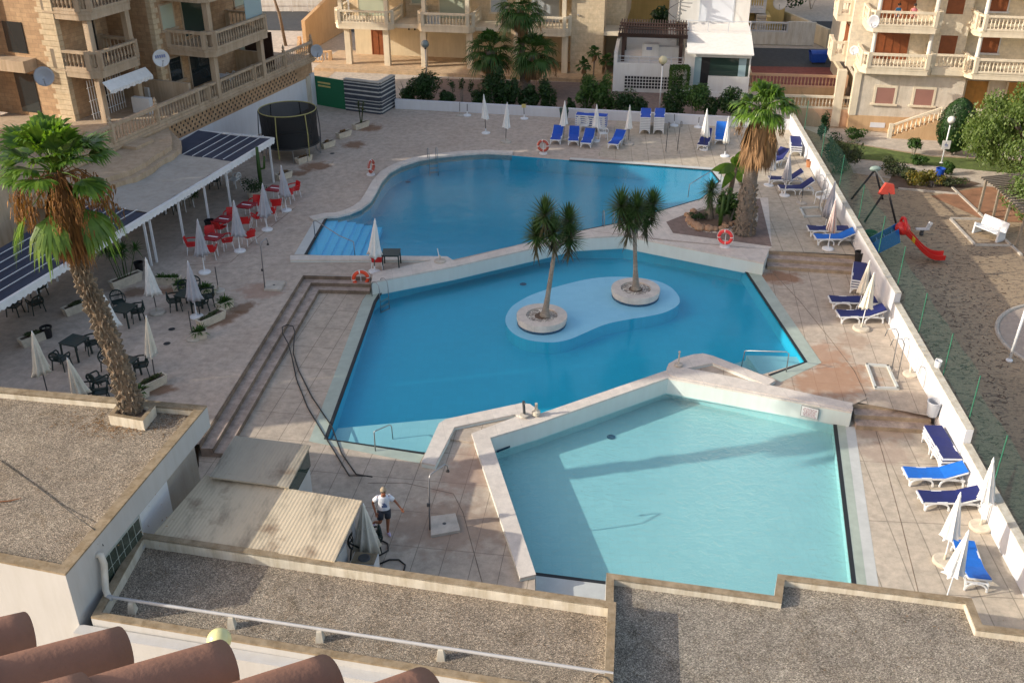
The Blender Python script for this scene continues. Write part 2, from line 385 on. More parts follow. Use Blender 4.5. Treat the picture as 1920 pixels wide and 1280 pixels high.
# corrugated canopy
def canopy_mat(name, c):
    m, nt, bs = nodes_of(name); v = wco(nt, rot=(0, 0, R(10)))
    sp = nt.nodes.new('ShaderNodeSeparateXYZ'); lnk(nt, v, sp.inputs[0])
    s_ = mth(nt, 'SINE', mth(nt, 'MULTIPLY', sp.outputs[0], 60.0))
    n = noise(nt, wco(nt, scale=(1, .35, 1), rot=(0, 0, R(10))), 1.4, 5, .7); n2 = noise(nt, wco(nt), .9, 4)
    a = ramp(nt, n, [(.3, tuple(x*.55 for x in c)), (.5, c), (.75, tuple(x*1.12 for x in c))])
    a = mix(nt, ramp(nt, n2, [(.58, (0., 0., 0.)), (.72, (.75,)*3)]), a, (.16, .1, .06))
    lnk(nt, a, bs.inputs['Base Color']); bs.inputs['Roughness'].default_value = .7
    bump(nt, bs, s_, .22, .015)
canopy_mat('canopy_sheet', (.52, .44, .315)); canopy_mat('canopy_sheet_grey', (.36, .32, .25))
foliage('palm_green', (.055, .13, .014), (.16, .27, .04), .35, .35)
foliage('palm_dark', (.025, .075, .012), (.055, .12, .025), .25)
foliage('palm_dead', (.11, .055, .022), (.32, .155, .05), .2, .8)
foliage('palm_dead_grey', (.15, .085, .04), (.34, .2, .1), .2, .8)
foliage('yucca_green', (.035, .08, .026), (.10, .17, .06), .25)
foliage('yucca_dead', (.05, .055, .03), (.09, .085, .045), .15)
foliage('shrub_dark', (.012, .04, .01), (.035, .085, .02), .25)
foliage('shrub_mid', (.035, .09, .02), (.08, .16, .035), .3)
foliage('shrub_yellow', (.12, .14, .03), (.28, .2, .03), .3)
foliage('pepper_green', (.09, .15, .035), (.2, .27, .085), .4)
foliage('shrub_olive', (.05, .075, .03), (.1, .12, .05), .3)
def bark(name, c, c2, s=9):
    m, nt, bs = nodes_of(name); v = texco(nt, scale=(1, 1, 2.2)); n = noise(nt, v, s, 5, .7); n2 = noise(nt, texco(nt), 1.0, 3)
    a = ramp(nt, n, [(.3, c), (.7, c2)]); a = mix(nt, 1.0, a, ramp(nt, n2, [(.3, (.75,)*3), (.7, (1.15,)*3)]), 'MULTIPLY')
    lnk(nt, a, bs.inputs['Base Color']); bs.inputs['Roughness'].default_value = .9; bump(nt, bs, n, .8, .04)
bark('palm_bark', (.10, .08, .065), (.26, .22, .18)); bark('palm_bark_brown', (.08, .055, .038), (.25, .185, .125)); bark('yucca_bark', (.2, .17, .14), (.36, .32, .27), 7)
bark('boot_bark', (.09, .07, .05), (.34, .28, .21), 6)
bark('rock', (.3, .17, .1), (.52, .36, .24), 4)
pool_tile('pool_floor_deep', (.020, .42, .575), (.026, .45, .61), .93)
pool_tile('pool_floor_upper', (.018, .31, .45), (.026, .34, .49), .93)
pool_tile('pool_floor_shallow', (.40, .53, .53), (.44, .57, .57), .92)
pool_tile('pool_steps', (.10, .52, .78), (.12, .56, .82))
pool_tile('pool_island', (.52, .68, .80), (.56, .7, .82), .97)
water('pool_water', (.68, .92, .98), 1.3, .10, 1.33); water('pool_water_rippled', (.72, .96, .99), 5.0, .9, 1.33)
plain('dark_grate', (.015, .018, .02), .6); plain('mosaic_dark', (.03, .08, .14), .4, .5, 14)
plain('gutter_wet', (.36, .42, .36), .35, .12, 2); plain('gutter_pale', (.5, .52, .5), .5, .1, 2)
m, nt, bs = nodes_of('sand'); v = wco(nt); vs = wco(nt, scale=(1.1, 2.2, 1), rot=(0, 0, R(-15)))
n1 = noise(nt, v, .12, 5, .6); n2 = noise(nt, vs, 2.4, 5, .75, .8); n3 = noise(nt, v, 12, 4)
a = ramp(nt, n1, [(.35, (.33, .245, .155)), (.65, (.43, .325, .21))])
a = mix(nt, ramp(nt, n2, [(.5, (0., 0., 0.)), (.6, (.75,)*3)]), a, (.13, .1, .075))
a = mix(nt, .6, a, ramp(nt, n3, [(.3, (.7,)*3), (.7, (1.2,)*3)]), 'MULTIPLY')
lnk(nt, a, bs.inputs['Base Color']); bs.inputs['Roughness'].default_value = .95; bump(nt, bs, n3, .5, .03)
plain('red_soil', (.3, .15, .08), .95, .3, 1.5, bmp=.5); plain('soil', (.13, .09, .065), .95, .35, 2.5, bmp=.6, bs_=20)
plain('grass_green', (.09, .13, .03), .95, .4, 3.0, bmp=.5, bs_=40); plain('plaza_grit', (.4, .33, .27), .9, .12, 4, bmp=.3)
plain('far_ground', (.4, .34, .27), .95, .15, .1)
plain('metal_grey', (.35, .36, .37), .35, .1, 3, metal=.8); plain('pole_dark', (.06, .06, .062), .45); plain('pole_steel', (.3, .3, .31), .35, .1, 3, metal=.6)
plain('white_paint', (.74, .76, .78), .4, .05, 2); plain('white_plastic', (.72, .74, .75), .4, .08, 3); plain('grey_frame', (.55, .58, .62), .4)
plain('navy_sling', (.010, .017, .12), .65, .15, 4); plain('blue_sling', (.003, .065, .42), .65, .12, 4); plain('sky_blue_sling', (.006, .14, .58), .65, .12, 4)
plain('dark_plastic', (.010, .026, .024), .42); plain('red_plastic', (.52, .012, .014), .42, .1); plain('maroon_top', (.26, .01, .02), .4, .1)
plain('fabric_cream', (.68, .64, .54), .9, .07, 5); plain('fabric_white', (.74, .74, .72), .9, .06, 5); plain('fabric_grey', (.42, .42, .46), .9, .07, 5)
plain('fabric_old', (.62, .60, .53), .9, .07, 5)
m, nt, bs = nodes_of('fabric_striped'); tc = texco(nt); sp = nt.nodes.new('ShaderNodeSeparateXYZ'); lnk(nt, tc, sp.inputs[0])
ag = mth(nt, 'ARCTAN2', sp.outputs[1], sp.outputs[0]); sn = mth(nt, 'SINE', mth(nt, 'MULTIPLY', ag, 16))
lnk(nt, ramp(nt, mth(nt, 'MULTIPLY_ADD', sn, .5, .5), [(.35, (.74, .7, .66)), (.6, (.4, .22, .2))]), bs.inputs['Base Color']); bs.inputs['Roughness'].default_value = .9
plain('concrete', (.46, .42, .36), .9, .2, 3, bmp=.3); plain('planter_box', (.56, .5, .4), .85, .2, 4, bmp=.2); plain('pot_clay', (.38, .16, .07), .8, .15)
plain('black_plastic', (.012, .012, .014), .5); plain('green_bin', (.012, .05, .035), .5); plain('dumpster_blue', (.01, .07, .42), .5); plain('green_paint', (.008, .14, .06), .55, .08, 1)
plain('slate_dark', (.05, .06, .08), .8, .3, 3); plain('slate_light', (.5, .5, .48), .8, .2, 4)
plain('lifebuoy_orange', (.75, .07, .02), .5, .1, 2); plain('lifebuoy_red', (.78, .05, .05), .5, .1, 2); plain('lifebuoy_faded', (.42, .08, .05), .6, .1, 2); plain('rope_white', (.75, .74, .7), .8)
plain('wood_brown', (.22, .09, .035), .6, .25, 4); plain('wood_dark', (.045, .022, .016), .6, .2, 4); plain('wood_shutter', (.22, .065, .02), .55, .2, 3)
plain('wood_grey', (.25, .21, .16), .85, .2, 5); plain('shutter_pink', (.30, .15, .12), .6, .08, 1); plain('door_amber', (.42, .21, .05), .45, .2, 3)
plain('shutter_grey', (.42, .46, .5), .6, .06, 1); plain('shutter_green', (.4, .45, .36), .6, .06, 1); plain('shutter_white', (.68, .71, .76), .5, .04, 1)
plain('dark_opening', (.012, .011, .012), .7); glass('window_glass', (.02, .03, .035)); glass('window_glass_green', (.035, .06, .05)); glass('curtain_blue', (.3, .42, .45), .5)
plain('dish_grey', (.4, .42, .46), .5, .06, 2); plain('dish_white', (.6, .6, .6), .5, .06, 2)
plain('skin_tan', (.30, .115, .055), .55, .08, 8); plain('skin_pink', (.5, .24, .16), .55, .08, 8); plain('hair_grey', (.32, .26, .18), .8, .2, 20); plain('hair_dark', (.03, .02, .015), .8)
plain('shirt_white', (.72, .74, .8), .85, .05, 6); plain('print_blue', (.08, .12, .25), .85); plain('shorts_dark', (.035, .04, .055), .85, .3, 20); plain('shoe_lilac', (.5, .42, .58), .7)
plain('shirt_blue', (.03, .2, .4), .8); plain('shirt_pink', (.6, .2, .22), .8); plain('clothes_black', (.012, .01, .012), .8)
plain('hose_black', (.014, .014, .015), .45); plain('slide_red', (.62, .025, .02), .35, .08, 1); plain('slide_blue', (.01, .12, .42), .35, .08, 1); plain('slide_yellow', (.6, .36, .02), .4)
plain('swing_black', (.025, .02, .02), .6); plain('swing_red', (.7, .09, .06), .45); plain('swing_cap', (.32, .42, .36), .5)
plain('globe_yellow', (.62, .6, .3), .2, .05, 2, spec=.6); plain('globe_white', (.66, .66, .64), .2, .04, 2, spec=.6); plain('globe_grey', (.2, .24, .24), .2, .05, 2, spec=.6); plain('globe_cream', (.55, .52, .34), .2, .05, 2)
plain('pole_green', (.03, .15, .09), .5); plain('sign_yellow', (.6, .5, .18), .6); plain('sign_white', (.76, .75, .74), .5, .03); plain('sign_ink', (.42, .2, .22), .6); plain('sign_border', (.2, .19, .18), .6); plain('ink_blue', (.2, .24, .4), .6)
plain('black_vinyl', (.01, .011, .013), .55); plain('pad_rim', (.03, .03, .03), .5); plain('tube_yellow', (.35, .32, .12), .6)
mesh_net('trampoline_net', (.005, .006, .008), .88); mesh_net('fence_net', (.02, .09, .07), .17)
canv = stucco('awning_canvas', (.42, .40, .365), .8, .12, .12, .2, 12)
m, nt, bs = nodes_of('shade_net'); v = wco(nt, rot=(0, 0, R(-73))); n = noise(nt, v, 1.2, 4); 
lnk(nt, ramp(nt, n, [(.3, (.028, .036, .062)), (.7, (.045, .055, .09))]), bs.inputs['Base Color']); bs.inputs['Roughness'].default_value = .9
plain('awning_white', (.72, .73, .73), .8, .08, 4); plain('awning_cream', (.6, .6, .5), .8, .1, 3)
plain('glass_block', (.035, .05, .04), .15, .3, 6, spec=.8); plain('glass_block_frame', (.32, .36, .33), .6); plain('duct', (.62, .58, .5), .6, .12, 3); plain('pvc', (.38, .39, .4), .5, .12, 2)
plain('ac_white', (.66, .67, .67), .5, .06, 2)
# ================================================================== SETTING
Z1, Z2, Z3 = 0.0, -.5, -1.0; W1, W2, W3 = -.04, -.54, -1.03; K1, K2 = .12, -.36; ZP = -2.2
g = MB(); g.prism([(-600, -100), (600, -100), (600, 900), (-600, 900)], None, ZP-.05); struct('ground', g, 'far_ground')
# pool outlines (as points on the water planes)
pool1 = P2([(576, 479), (614, 411), (634, 410), (655, 405), (678, 395), (695, 382), (706, 364), (716, 345), (731, 327), (752, 315), (785, 304), (820, 298), (868, 293), (910, 290.5), (960, 293), (1067, 302), (1200, 311), (1332, 321), (1347, 341), (1317, 373), (1160, 419), (1085, 434), (843, 490), (835, 487), (700, 484)], W1)
pool2 = P2([(722, 541), (850, 510), (1010, 473), (1082, 462), (1170, 463), (1280, 481), (1392, 504), (1508, 680), (1430, 703), (1330, 690), (1253, 712), (1010, 790), (900, 800), (797, 850), (614, 824), (700, 560)], W2)
pool3 = P2([(928, 850), (935, 843), (1100, 786), (1240, 733), (1262, 729), (1562, 797), (1603, 1150), (1003, 1074)], W3)
def inset_hole(poly, z): return [tuple(p) for p in poly]
wallx = lambda D: 14.5+(D-21.3)*.0737
# upper deck
k1s = P2([(696, 526), (843, 500), (1080, 446), (1170, 441), (1432, 491)], K1)
up = [(-34, 27.0), (-12.6, 27.0)] + P2([(372, 832), (568, 516), (696, 519)], Z1) + [(x, y+.25) for x, y in k1s] + P2([(1440, 468), (1607, 478)], Z1) + [(wallx(62), 62.3), tuple(P(740, 203, 0)[:2]), (-12.5, 71), (-34, 62)]
def split_at(poly): return poly
db = MB(); db.prism(up, None, Z1, [pool1]); struct('terrace_deck', db, 'terrace_paving')
# right strip of the upper deck has larger slabs
rs = P2([(1442, 470), (1607, 478)], Z1)+[(wallx(62), 62.2)]+P2([(1160, 224), (1120, 292), (1200, 307), (1338, 318), (1352, 341), (1325, 372), (1428, 373)], Z1)
db = MB(); db.prism(rs, None, Z1+.004); struct('sun_deck', db, 'right_paving')
# middle deck
mid = P2([(373, 872), (372, 830), (568, 516)], Z2)+[(x, y+.15) for x, y in k1s]+P2([(1436, 478), (1609, 488)], Z2)+[(wallx(28)+.2, 29.9)]+P2([(1598, 752)], Z2)+P2([(1596, 764), (1253, 699), (1009, 787), (917, 817), (1003, 1076)], Z2)+[(.6, 17.5), (-9, 17.5)]
db = MB(); db.prism(mid, None, Z2, [pool2]); struct('middle_deck', db, 'middle_paving')
low = [(wallx(15)+.2, 15), (wallx(31)+.2, 31)]+P2([(1592, 764), (1566, 797)], Z3)+[tuple(p) for p in pool3[6:7]]+[tuple(pool3[7])]+[(.6, 22.5), (.4, 15)]
db = MB(); db.prism(low, None, Z3); struct('lower_deck', db, 'lower_paving')
# pool basins: floor + sides
def basin(name, poly, zf, ztop, mat):
    b = MB(); b.prism(poly, None, zf); struct(name+'_floor', b, mat)
    b = MB(); n = len(poly); vs = [(x, y, ztop) for x, y in poly]+[(x, y, zf) for x, y in poly]
    b.add(vs, [(i, (i+1) % n, (i+1) % n+n, i+n) for i in range(n)]); struct(name+'_sides', b, mat)
basin('upper_pool', pool1, -.85, 0.0, 'pool_floor_upper'); basin('middle_pool', pool2, -1.15, -.5, 'pool_floor_deep'); basin('lower_pool', pool3, -1.42, -1.0, 'pool_floor_shallow')
for nm, poly, z, mt in (('upper', pool1, W1, 'pool_water'), ('middle', pool2, W2, 'pool_water'), ('lower', pool3, W3, 'pool_water_rippled')):
    b = MB(); b.prism(poly, None, z); struct('water_'+nm, b, mt)
# submerged steps in the upper pool
A0, A1 = P(576, 479, W1), P(614, 411, W1)
b = MB()
for i in range(6):
    x0 = [0, 21, 38, 55, 71, 88, 108]
    q = P2([(577+x0[i], 480), (615+x0[i]*.93, 407), (615+x0[i+1]*.93, 407), (577+x0[i+1], 480)], W1)
    if i: b.prism([(p[0], p[1]) for p in q], -1.7, -.14-.09*i)
    else: b.prism(q, -1.7, -.14)
struct('pool_entry_steps', b, 'pool_steps')
b = MB(); b.prism(P2([(1400, 657), (1495, 660), (1508, 680), (1434, 703)], W2), -1.9, -.75); b.prism(P2([(616, 822), (632, 792), (850, 772), (797, 849)], W2), -1.9, -.78)
b.prism(P2([(1345, 672), (1400, 657), (1434, 703), (1400, 700)], W2), -1.9, -1.0)
struct('pool_corner_steps', b, 'pool_floor_shallow')  # paler tile colour stands in for the sun's glitter over these steps
# island shelf just under the middle pool's surface
isl = P2([(945, 601), (954, 580), (967, 568), (1000, 550), (1061, 532), (1115, 520), (1169, 518), (1222, 523), (1256, 535), (1275, 556), (1274, 572), (1250, 585), (1222, 592), (1175, 599), (1135, 607), (1101, 622), (1068, 637), (1034, 643), (987, 638), (957, 623)], W2-.07)
def smooth_poly(pts, it=2):
    for _ in range(it):
        q = []
        for i in range(len(pts)):
            a, b_ = pts[i], pts[(i+1) % len(pts)]
            q += [(a[0]*.75+b_[0]*.25, a[1]*.75+b_[1]*.25), (a[0]*.25+b_[0]*.75, a[1]*.25+b_[1]*.75)]
        pts = q
    return pts
b = MB(); b.prism(smooth_poly(isl), None, W2-.07); tag(b.build('island_shelf', 'pool_island'), kind='structure'); b = MB(); b.prism(smooth_poly(isl), -1.9, W2-.0744); tag(b.build('island_base', 'pool_floor_deep'), kind='structure')
# overflow edges: dark grate and pale gutter
def offset_line(pts, d):
    out = []
    for i, p in enumerate(pts):
        a = Vector(pts[max(i-1, 0)]); c = Vector(pts[min(i+1, len(pts)-1)]); t = (c-a).normalized(); out.append((p[0]-t.y*d, p[1]+t.x*d))
    return out
def strip(name, pts, d0, d1, z, mat, h=.012):
    a = offset_line(pts, d0); c = offset_line(pts, d1); b = MB()
    for i in range(len(pts)-1):
        q = [a[i], a[i+1], c[i+1], c[i]]
        ar = sum(q[k][0]*q[(k+1) % 4][1]-q[(k+1) % 4][0]*q[k][1] for k in range(4))
        if ar < 0: q = q[::-1]
        b.prism(q, z-.06, z+h)
    return struct(name, b, mat)
L = P2([(722, 541), (706, 566), (614, 824), (797, 850)], W2)
strip('overflow_grate', L, 0.0, -.12, Z2, 'dark_grate'); strip('gutter', L, -.12, -.62, Z2, 'gutter_wet', .006)
L = P2([(1392, 504), (1508, 680), (1440, 704)], W2)
strip('overflow_grate', L, 0.0, .12, Z2, 'dark_grate'); strip('gutter', L, .12, .65, Z2, 'gutter_wet', .006)
L = P2([(1562, 797), (1603, 1150)], W3)
strip('overflow_grate', L, 0.0, .13, Z3, 'dark_grate'); strip('gutter', L, .13, .42, Z3, 'gutter_wet', .006); strip('gutter_kerb', L, .42, .75, Z3, 'gutter_pale', .004)
L = P2([(1003, 1074), (1603, 1150)], W3)
strip('overflow_grate', L, 0.0, -.13, Z3, 'dark_grate'); strip('gutter', L, -.13, -.75, Z3, 'gutter_pale', .006)
L = P2([(576, 479), (614, 411)], W1)
strip('overflow_grate', L, .0, .14, Z1, 'dark_grate'); strip('gutter', L, .14, .6, Z1, 'gutter_pale', .006)
L = P2([(1067, 302), (1200, 311), (1332, 321), (1347, 341), (1330, 362)], W1)
strip('overflow_grate', L, .0, .1, Z1, 'dark_grate', .016); strip('gutter', L, .1, .5, Z1, 'gutter_pale', .01)
L = P2([(1317, 373), (1160, 419), (1085, 434)], W1)
strip('overflow_grate', L, .0, .08, Z1, 'dark_grate', .016)
# curved kerb of the upper pool
crv = smooth_poly([tuple(p) for p in pool1[1:15]], 0)
cv = [tuple(P(588, 411.5, K1)[:2])]+crv
a = offset_line(cv, 0.0); c = offset_line(cv, .55); b = MB()
for i in range(len(cv)-1):
    q = [a[i], a[i+1], c[i+1], c[i]]
    ar = sum(q[k][0]*q[(k+1) % 4][1]-q[(k+1) % 4][0]*q[k][1] for k in range(4))
    b.prism(q if ar > 0 else q[::-1], -.3, .1)
tag(b.build('pool_kerb', 'kerb_stone'), 'curved pale stone kerb around the far side of the upper pool', 'pool kerb')
def wall_thing(name, label, cat, top, z0, z1, mat_side, mat_top, over=.0, capz=.07):
    b = MB(); b.prism(top, z0, z1-capz)
    cx = sum(p[0] for p in top)/len(top); cy = sum(p[1] for p in top)/len(top)
    t = thing(name, label, cat, (cx, cy, z0), world=True)
    b.build('wall', mat_side, t); b = MB(); b.prism(top, z1-capz+.001, z1); b.build('coping', mat_top, t)
    return t
b1 = P2([(544, 478.5), (700, 479), (838, 480.5), (852, 489), (1083, 433), (1100, 432), (1250, 452), (1442, 468), (1432, 493), (1170, 441.5), (1080, 446.5), (850, 499.5), (696, 529), (700, 511), (812, 487.5), (544, 487)], K1)
wall_thing('dividing_wall', 'long white wall with pale stone coping between the upper pool and the middle pool', 'pool wall', b1, W2-.03, K1, 'pool_wall_white', 'kerb_stone')
# paved wedge between that wall and the upper pool
b = MB(); b.prism(P2([(1085, 434), (1160, 419), (1317, 373), (1440, 371), (1447, 464), (1440, 468), (1250, 450), (1100, 432)], Z1), None, .012); struct('wedge_paving', b, 'kerb_stone')
bed = P2([(1249, 416), (1330, 384), (1425, 372), (1447, 462), (1262, 437)], .02)
b = MB(); b.prism(bed, None, .02); struct('planting_bed', b, 'back_path')
b = MB(); b.prism(smooth_poly(P2([(1284, 416), (1300, 392), (1350, 380), (1405, 384), (1425, 400), (1415, 434), (1380, 440), (1330, 437), (1296, 430)], .03)), None, .03); struct('gravel_bed', b, 'white_gravel')
b = MB(); b.prism(smooth_poly(P2([(1289, 412), (1305, 396), (1350, 388), (1388, 396), (1380, 424), (1330, 428), (1298, 424)], .06)), 0, .08); struct('soil_bed', b, 'soil')
# left walls between middle and lower pool
hook = P2([(790, 866), (823, 793), (836, 785), (978, 755), (994, 757), (1003, 764), (1007, 775), (978, 781), (966, 776), (852, 800), (816, 871)], -.3)
wall_thing('hook_wall', 'low white wall bent around a sandy paved corner at the near edge of the middle pool', 'pool wall', hook, W2-.04, -.3, 'pool_wall_white', 'kerb_stone')
band = P2([(884, 812), (966, 781), (1009, 776), (1255, 692), (1262, 702), (1600, 762), (1597, 772), (1252, 708), (1009, 793), (919, 820), (1005, 1076), (975, 1083)], K2)
wall_thing('dividing_wall', 'long white wall with a flat coping around the near left of the pale lower pool', 'pool wall', band, W3-.04, K2, 'pool_wall_white', 'kerb_stone')
nose = P2([(1250, 690), (1254, 681), (1270, 672), (1300, 664), (1318, 662), (1338, 667), (1454, 712), (1440, 722), (1336, 680), (1288, 690), (1330, 697), (1598, 755), (1599, 768), (1262, 706), (1252, 700)], -.34)
wall_thing('nose_wall', 'rounded white wall end with two arms framing a sandy wedge beside the lower pool', 'pool wall', nose, W3-.03, -.34, 'pool_wall_white', 'kerb_stone')
b = MB(); b.prism(P2([(1288, 690), (1336, 680), (1440, 722), (1560, 722), (1626, 744), (1598, 757), (1330, 697)], -.42), -.5, -.46)
struct('sandy_wedge', b, 'middle_paving')
b = MB(); b.prism(P2([(852, 800), (966, 776), (978, 781), (884, 812), (900, 830), (838, 822)], -.44), -.5, -.44); struct('raised_floor', b, 'middle_paving')
# waterline tile bands
def tileband(pts, z0, z1, off):
    b = MB(); o_ = offset_line(pts, off)
    for i in range(len(pts)-1): b.add([(*o_[i], z0), (*o_[i+1], z0), (*o_[i+1], z1), (*o_[i], z1)], [(0, 1, 2, 3), (3, 2, 1, 0)])
    struct('waterline_tiles', b, 'mosaic_dark')
tileband(P2([(931, 846), (1010, 797), (1253, 712)], K2)[1:]and [tuple(p) for p in P2([(931, 848), (1010, 817)], W3)], W3, W3+.09, -.02)
# steps: left, three L-shaped risers from the terrace to the middle deck
def quadstep(name, p0, p1, z0, z1, label=None):
    pass
st = thing('garden_steps', 'long run of three low stone steps between the cafe terrace and the middle pool deck', 'steps', tuple(P(480, 680, Z2)), world=True)
o_top = P2([(373, 832), (568, 516), (697, 519)], 0); 
def mvL(pts, d1, d2):
    # inward move: left arm by d1 to the east, top arm by d2 to the south
    a, b_, c = [Vector(p) for p in pts]; e = (b_-a).normalized(); f = (c-b_).normalized()
    ne = Vector((e.y, -e.x)); nf = Vector((f.y, -f.x))
    A = a+ne*d1; C = c+nf*d2
    # corner
    den = e.x*f.y-e.y*f.x; w_ = C-A; t = (w_.x*f.y-w_.y*f.x)/den
    return [tuple(A), tuple(A+e*t), tuple(C)]
for i in range(3):
    a_ = mvL(o_top, .02+.42*i, .02+.36*i); c_ = mvL(o_top, .02+.42*(i+1), .02+.36*(i+1)); zt = -.165*(i+1)+.0 if i < 2 else Z2+.006
    if i < 2:
        b = MB(); b.prism([a_[0], a_[1], c_[1], c_[0]][::-1] if False else [c_[0], c_[1], a_[1], a_[0]], Z2-.02, zt); b.prism([c_[1], c_[2], a_[2], a_[1]], Z2-.02, zt); b.build('tread', 'step_stone', st)
    b = MB()
    for q in ((a_[0], a_[1]), (a_[1], a_[2])): b.seg(q[0], q[1], .035, zt-.005, zt+.16)
    b.build('riser', 'riser_stone', st)
def fsteps(label, pa, pb, zt, za, zb, n, wr=.38):
    a = P(*pa, zt); b_ = P(*pb, zt); d = (b_-a).normalized(); nn = Vector((d.y, -d.x, 0)); 
    if nn.y > 0: nn = -nn
    t = thing('stone_steps', label, 'steps', tuple((a+b_)/2), world=True); h = (za-zb)/n
    for i in range(n):
        z = za-h*(i+1)
        if i < n-1:
            q = [a+nn*(wr*i), b_+nn*(wr*i), b_+nn*(wr*(i+1)), a+nn*(wr*(i+1))]
            m_ = MB(); m_.prism([(p.x, p.y) for p in q][::-1], zb-.02, z); m_.build('tread', 'step_stone', t)
        m_ = MB(); m_.seg((a+nn*(wr*i)), (b_+nn*(wr*i)), .03, z-.004, z+h-.003); m_.build('riser', 'sunlit_tan_riser', t)
fsteps('three wide stone steps beside the white wall leading up to the sun deck', (1438, 470), (1607, 480), 0, 0, Z2, 3, .5)
fsteps('lowest three stone steps from the middle deck down to the narrow lower deck', (1600, 757), (1742, 765), Z2, Z2, Z3, 3, .45)
# right boundary wall with a cap, stepping down with the decks
bw = thing('boundary_wall', 'long white boundary wall running down the right side of the pool decks', 'wall', (wallx(40), 40, 0), world=True)
for (D0, D1, zt) in ((36.9, 62.5, .95), (27.6, 36.85, .55), (12, 27.55, 0.02)):
    b = MB(); b.seg((wallx(D0)+.14, D0), (wallx(D1)+.14, D1), .24, ZP, zt); b.build('wall_section', 'white_wall', bw)
    b = MB(); b.seg((wallx(D0)+.14, D0+.02), (wallx(D1)+.14, D1), .27, zt+.001, zt+.03); b.build('wall_cap', 'parapet_side', bw)
# far boundary wall
fa, fb = P(742, 203, 0), P(1480, 243, 0)
bk = thing('boundary_wall', 'low white wall along the far end of the pool deck below the hedge', 'wall', tuple((fa+fb)/2), world=True)
b = MB(); b.seg(fa, fb, .25, 0, .62); b.build('wall_section', 'white_wall', bk)
# land behind the far wall
b = MB(); b.prism([(fa.x-.2, fa.y+.15), (fb.x, fb.y+.15), (18.2, 62.6), (19.0, 73), (30, 72), (40, 140), (-120, 160), (-120, 62), (-34, 62.2), (-13.2, 71.2)], ZP-.1, -.03); struct('back_terrain', b, 'walkway')
b = MB(); b.prism([(fa.x+.2, fa.y+.2), (fb.x, fb.y+.2)]+P2([(1392, 182), (1150, 156), (830, 147), (790, 160)], 0), None, -.02); struct('back_garden_path', b, 'back_path')
b = MB(); b.prism([(fa.x+.2, fa.y+.25), (fb.x-.2, fb.y+.25), (fb.x-.2, fb.y+1.6), (fa.x+.2, fa.y+1.6)], None, -.01); struct('hedge_soil', b, 'soil')
# park on the right
pk = [(wallx(8)+.3, 8), (80, 8), (80, 72), (18.5, 70), (wallx(62)+.3, 62)]
b = MB(); b.prism(pk, None, ZP); struct('park_sand', b, 'sand')
def park(name, pts, mat, dz=.006): 
    b = MB(); b.prism(P2(pts, ZP), None, ZP+dz); return struct(name, b, mat)
park('building_walkway', [(1495, 236), (1600, 243), (1760, 262), (1920, 262), (1980, 290), (1920, 300), (1745, 292), (1560, 262)], 'walkway')
park('lawn_strip', [(1560, 264), (1745, 294), (1920, 302), (1990, 320), (1920, 332), (1760, 312), (1590, 296)], 'grass_green', .01)
park('park_path', [(1590, 298), (1760, 313), (2000, 335), (2000, 372), (1860, 352), (1700, 340), (1600, 325)], 'walkway', .014)
park('red_bed', [(1745, 368), (1850, 350), (1960, 360), (2000, 420), (1850, 415)], 'red_soil', .018)
park('planting_soil', [(1660, 352), (1672, 330), (1790, 332), (1840, 345), (1782, 362), (1700, 356)], 'soil', .02)
kb = MB()
for q in ([(1684, 355), (1795, 365)], [(1785, 353), (1845, 410)], [(1782, 412), (1828, 461)], [(1782, 411), (1848, 413)], [(1828, 461), (1900, 462)], [(1880, 447), (1915, 480)]):
    a, c = P(*q[0], ZP), P(*q[1], ZP); kb.seg(a, c, .13, ZP, ZP+.1)
tag(kb.build('path_kerb', 'concrete'), kind='structure')
b = MB(); cc = P(2050, 645, ZP); b.torus((cc.x, cc.y, ZP+.02), 3.9, .09, n=48); tag(b.build('round_kerb', 'concrete'), kind='structure')
b = MB(); b.prism([(cc.x+3.85*math.cos(t*math.pi/20), cc.y+3.85*math.sin(t*math.pi/20)) for t in range(40)], None, ZP+.012); struct('round_plaza', b, 'plaza_grit')
# court and roads beyond the villa
b = MB(); b.prism([(16.4, 72.6), (24.0, 72.6), (25.5, 78), (17, 78.6)], None, .0); struct('red_court', b, 'red_asphalt')
b = MB(); b.prism([(16.6, 78.6), (25.5, 78.0), (27, 84), (17, 85)], None, .004); struct('side_road', b, 'asphalt')
b = MB(); b.prism([(-27, 92), (60, 84), (60, 92), (-27, 101)], None, .006); struct('back_road', b, 'asphalt')

# narrow drain slots crossing the right-hand decks
strip('drain_slot', P2([(1452, 514), (1500, 565), (1560, 640), (1602, 695), (1624, 742)], Z2), -.012, .012, Z2, 'riser_stone', .004)
strip('drain_slot', P2([(1640, 800), (1655, 850), (1690, 980), (1722, 1110), (1735, 1170)], Z3), -.012, .012, Z3, 'riser_stone', .004)
strip('drain_slot', P2([(690, 905), (760, 905), (850, 925), (868, 960), (905, 1095)], Z2), -.012, .012, Z2, 'riser_stone', .004)
strip('drain_slot', P2([(355, 497), (432, 492), (480, 448), (555, 388)], Z1), -.012, .012, Z1, 'riser_stone', .004)
for px, z_ in (((322, 617), Z1), ((313, 644), Z1), ((563, 268), Z1), ((623, 288), Z1)):
    q_ = P(*px, z_); b = MB(); b.lathe([(.14, z_+.006), (.001, z_+.008)], (q_.x, q_.y, 0), 14, False); struct('floor_drain', b, 'dark_grate')
for px, z_ in (((981, 531), -1.14), ((765, 340), -.84), ((1146, 817), -1.41)):
    q_ = P(*px, z_+.05); b = MB(); b.lathe([(.16, z_+.01), (.001, z_+.012)], (q_.x, q_.y, 0), 14, False); struct('pool_drain', b, 'mosaic_dark')
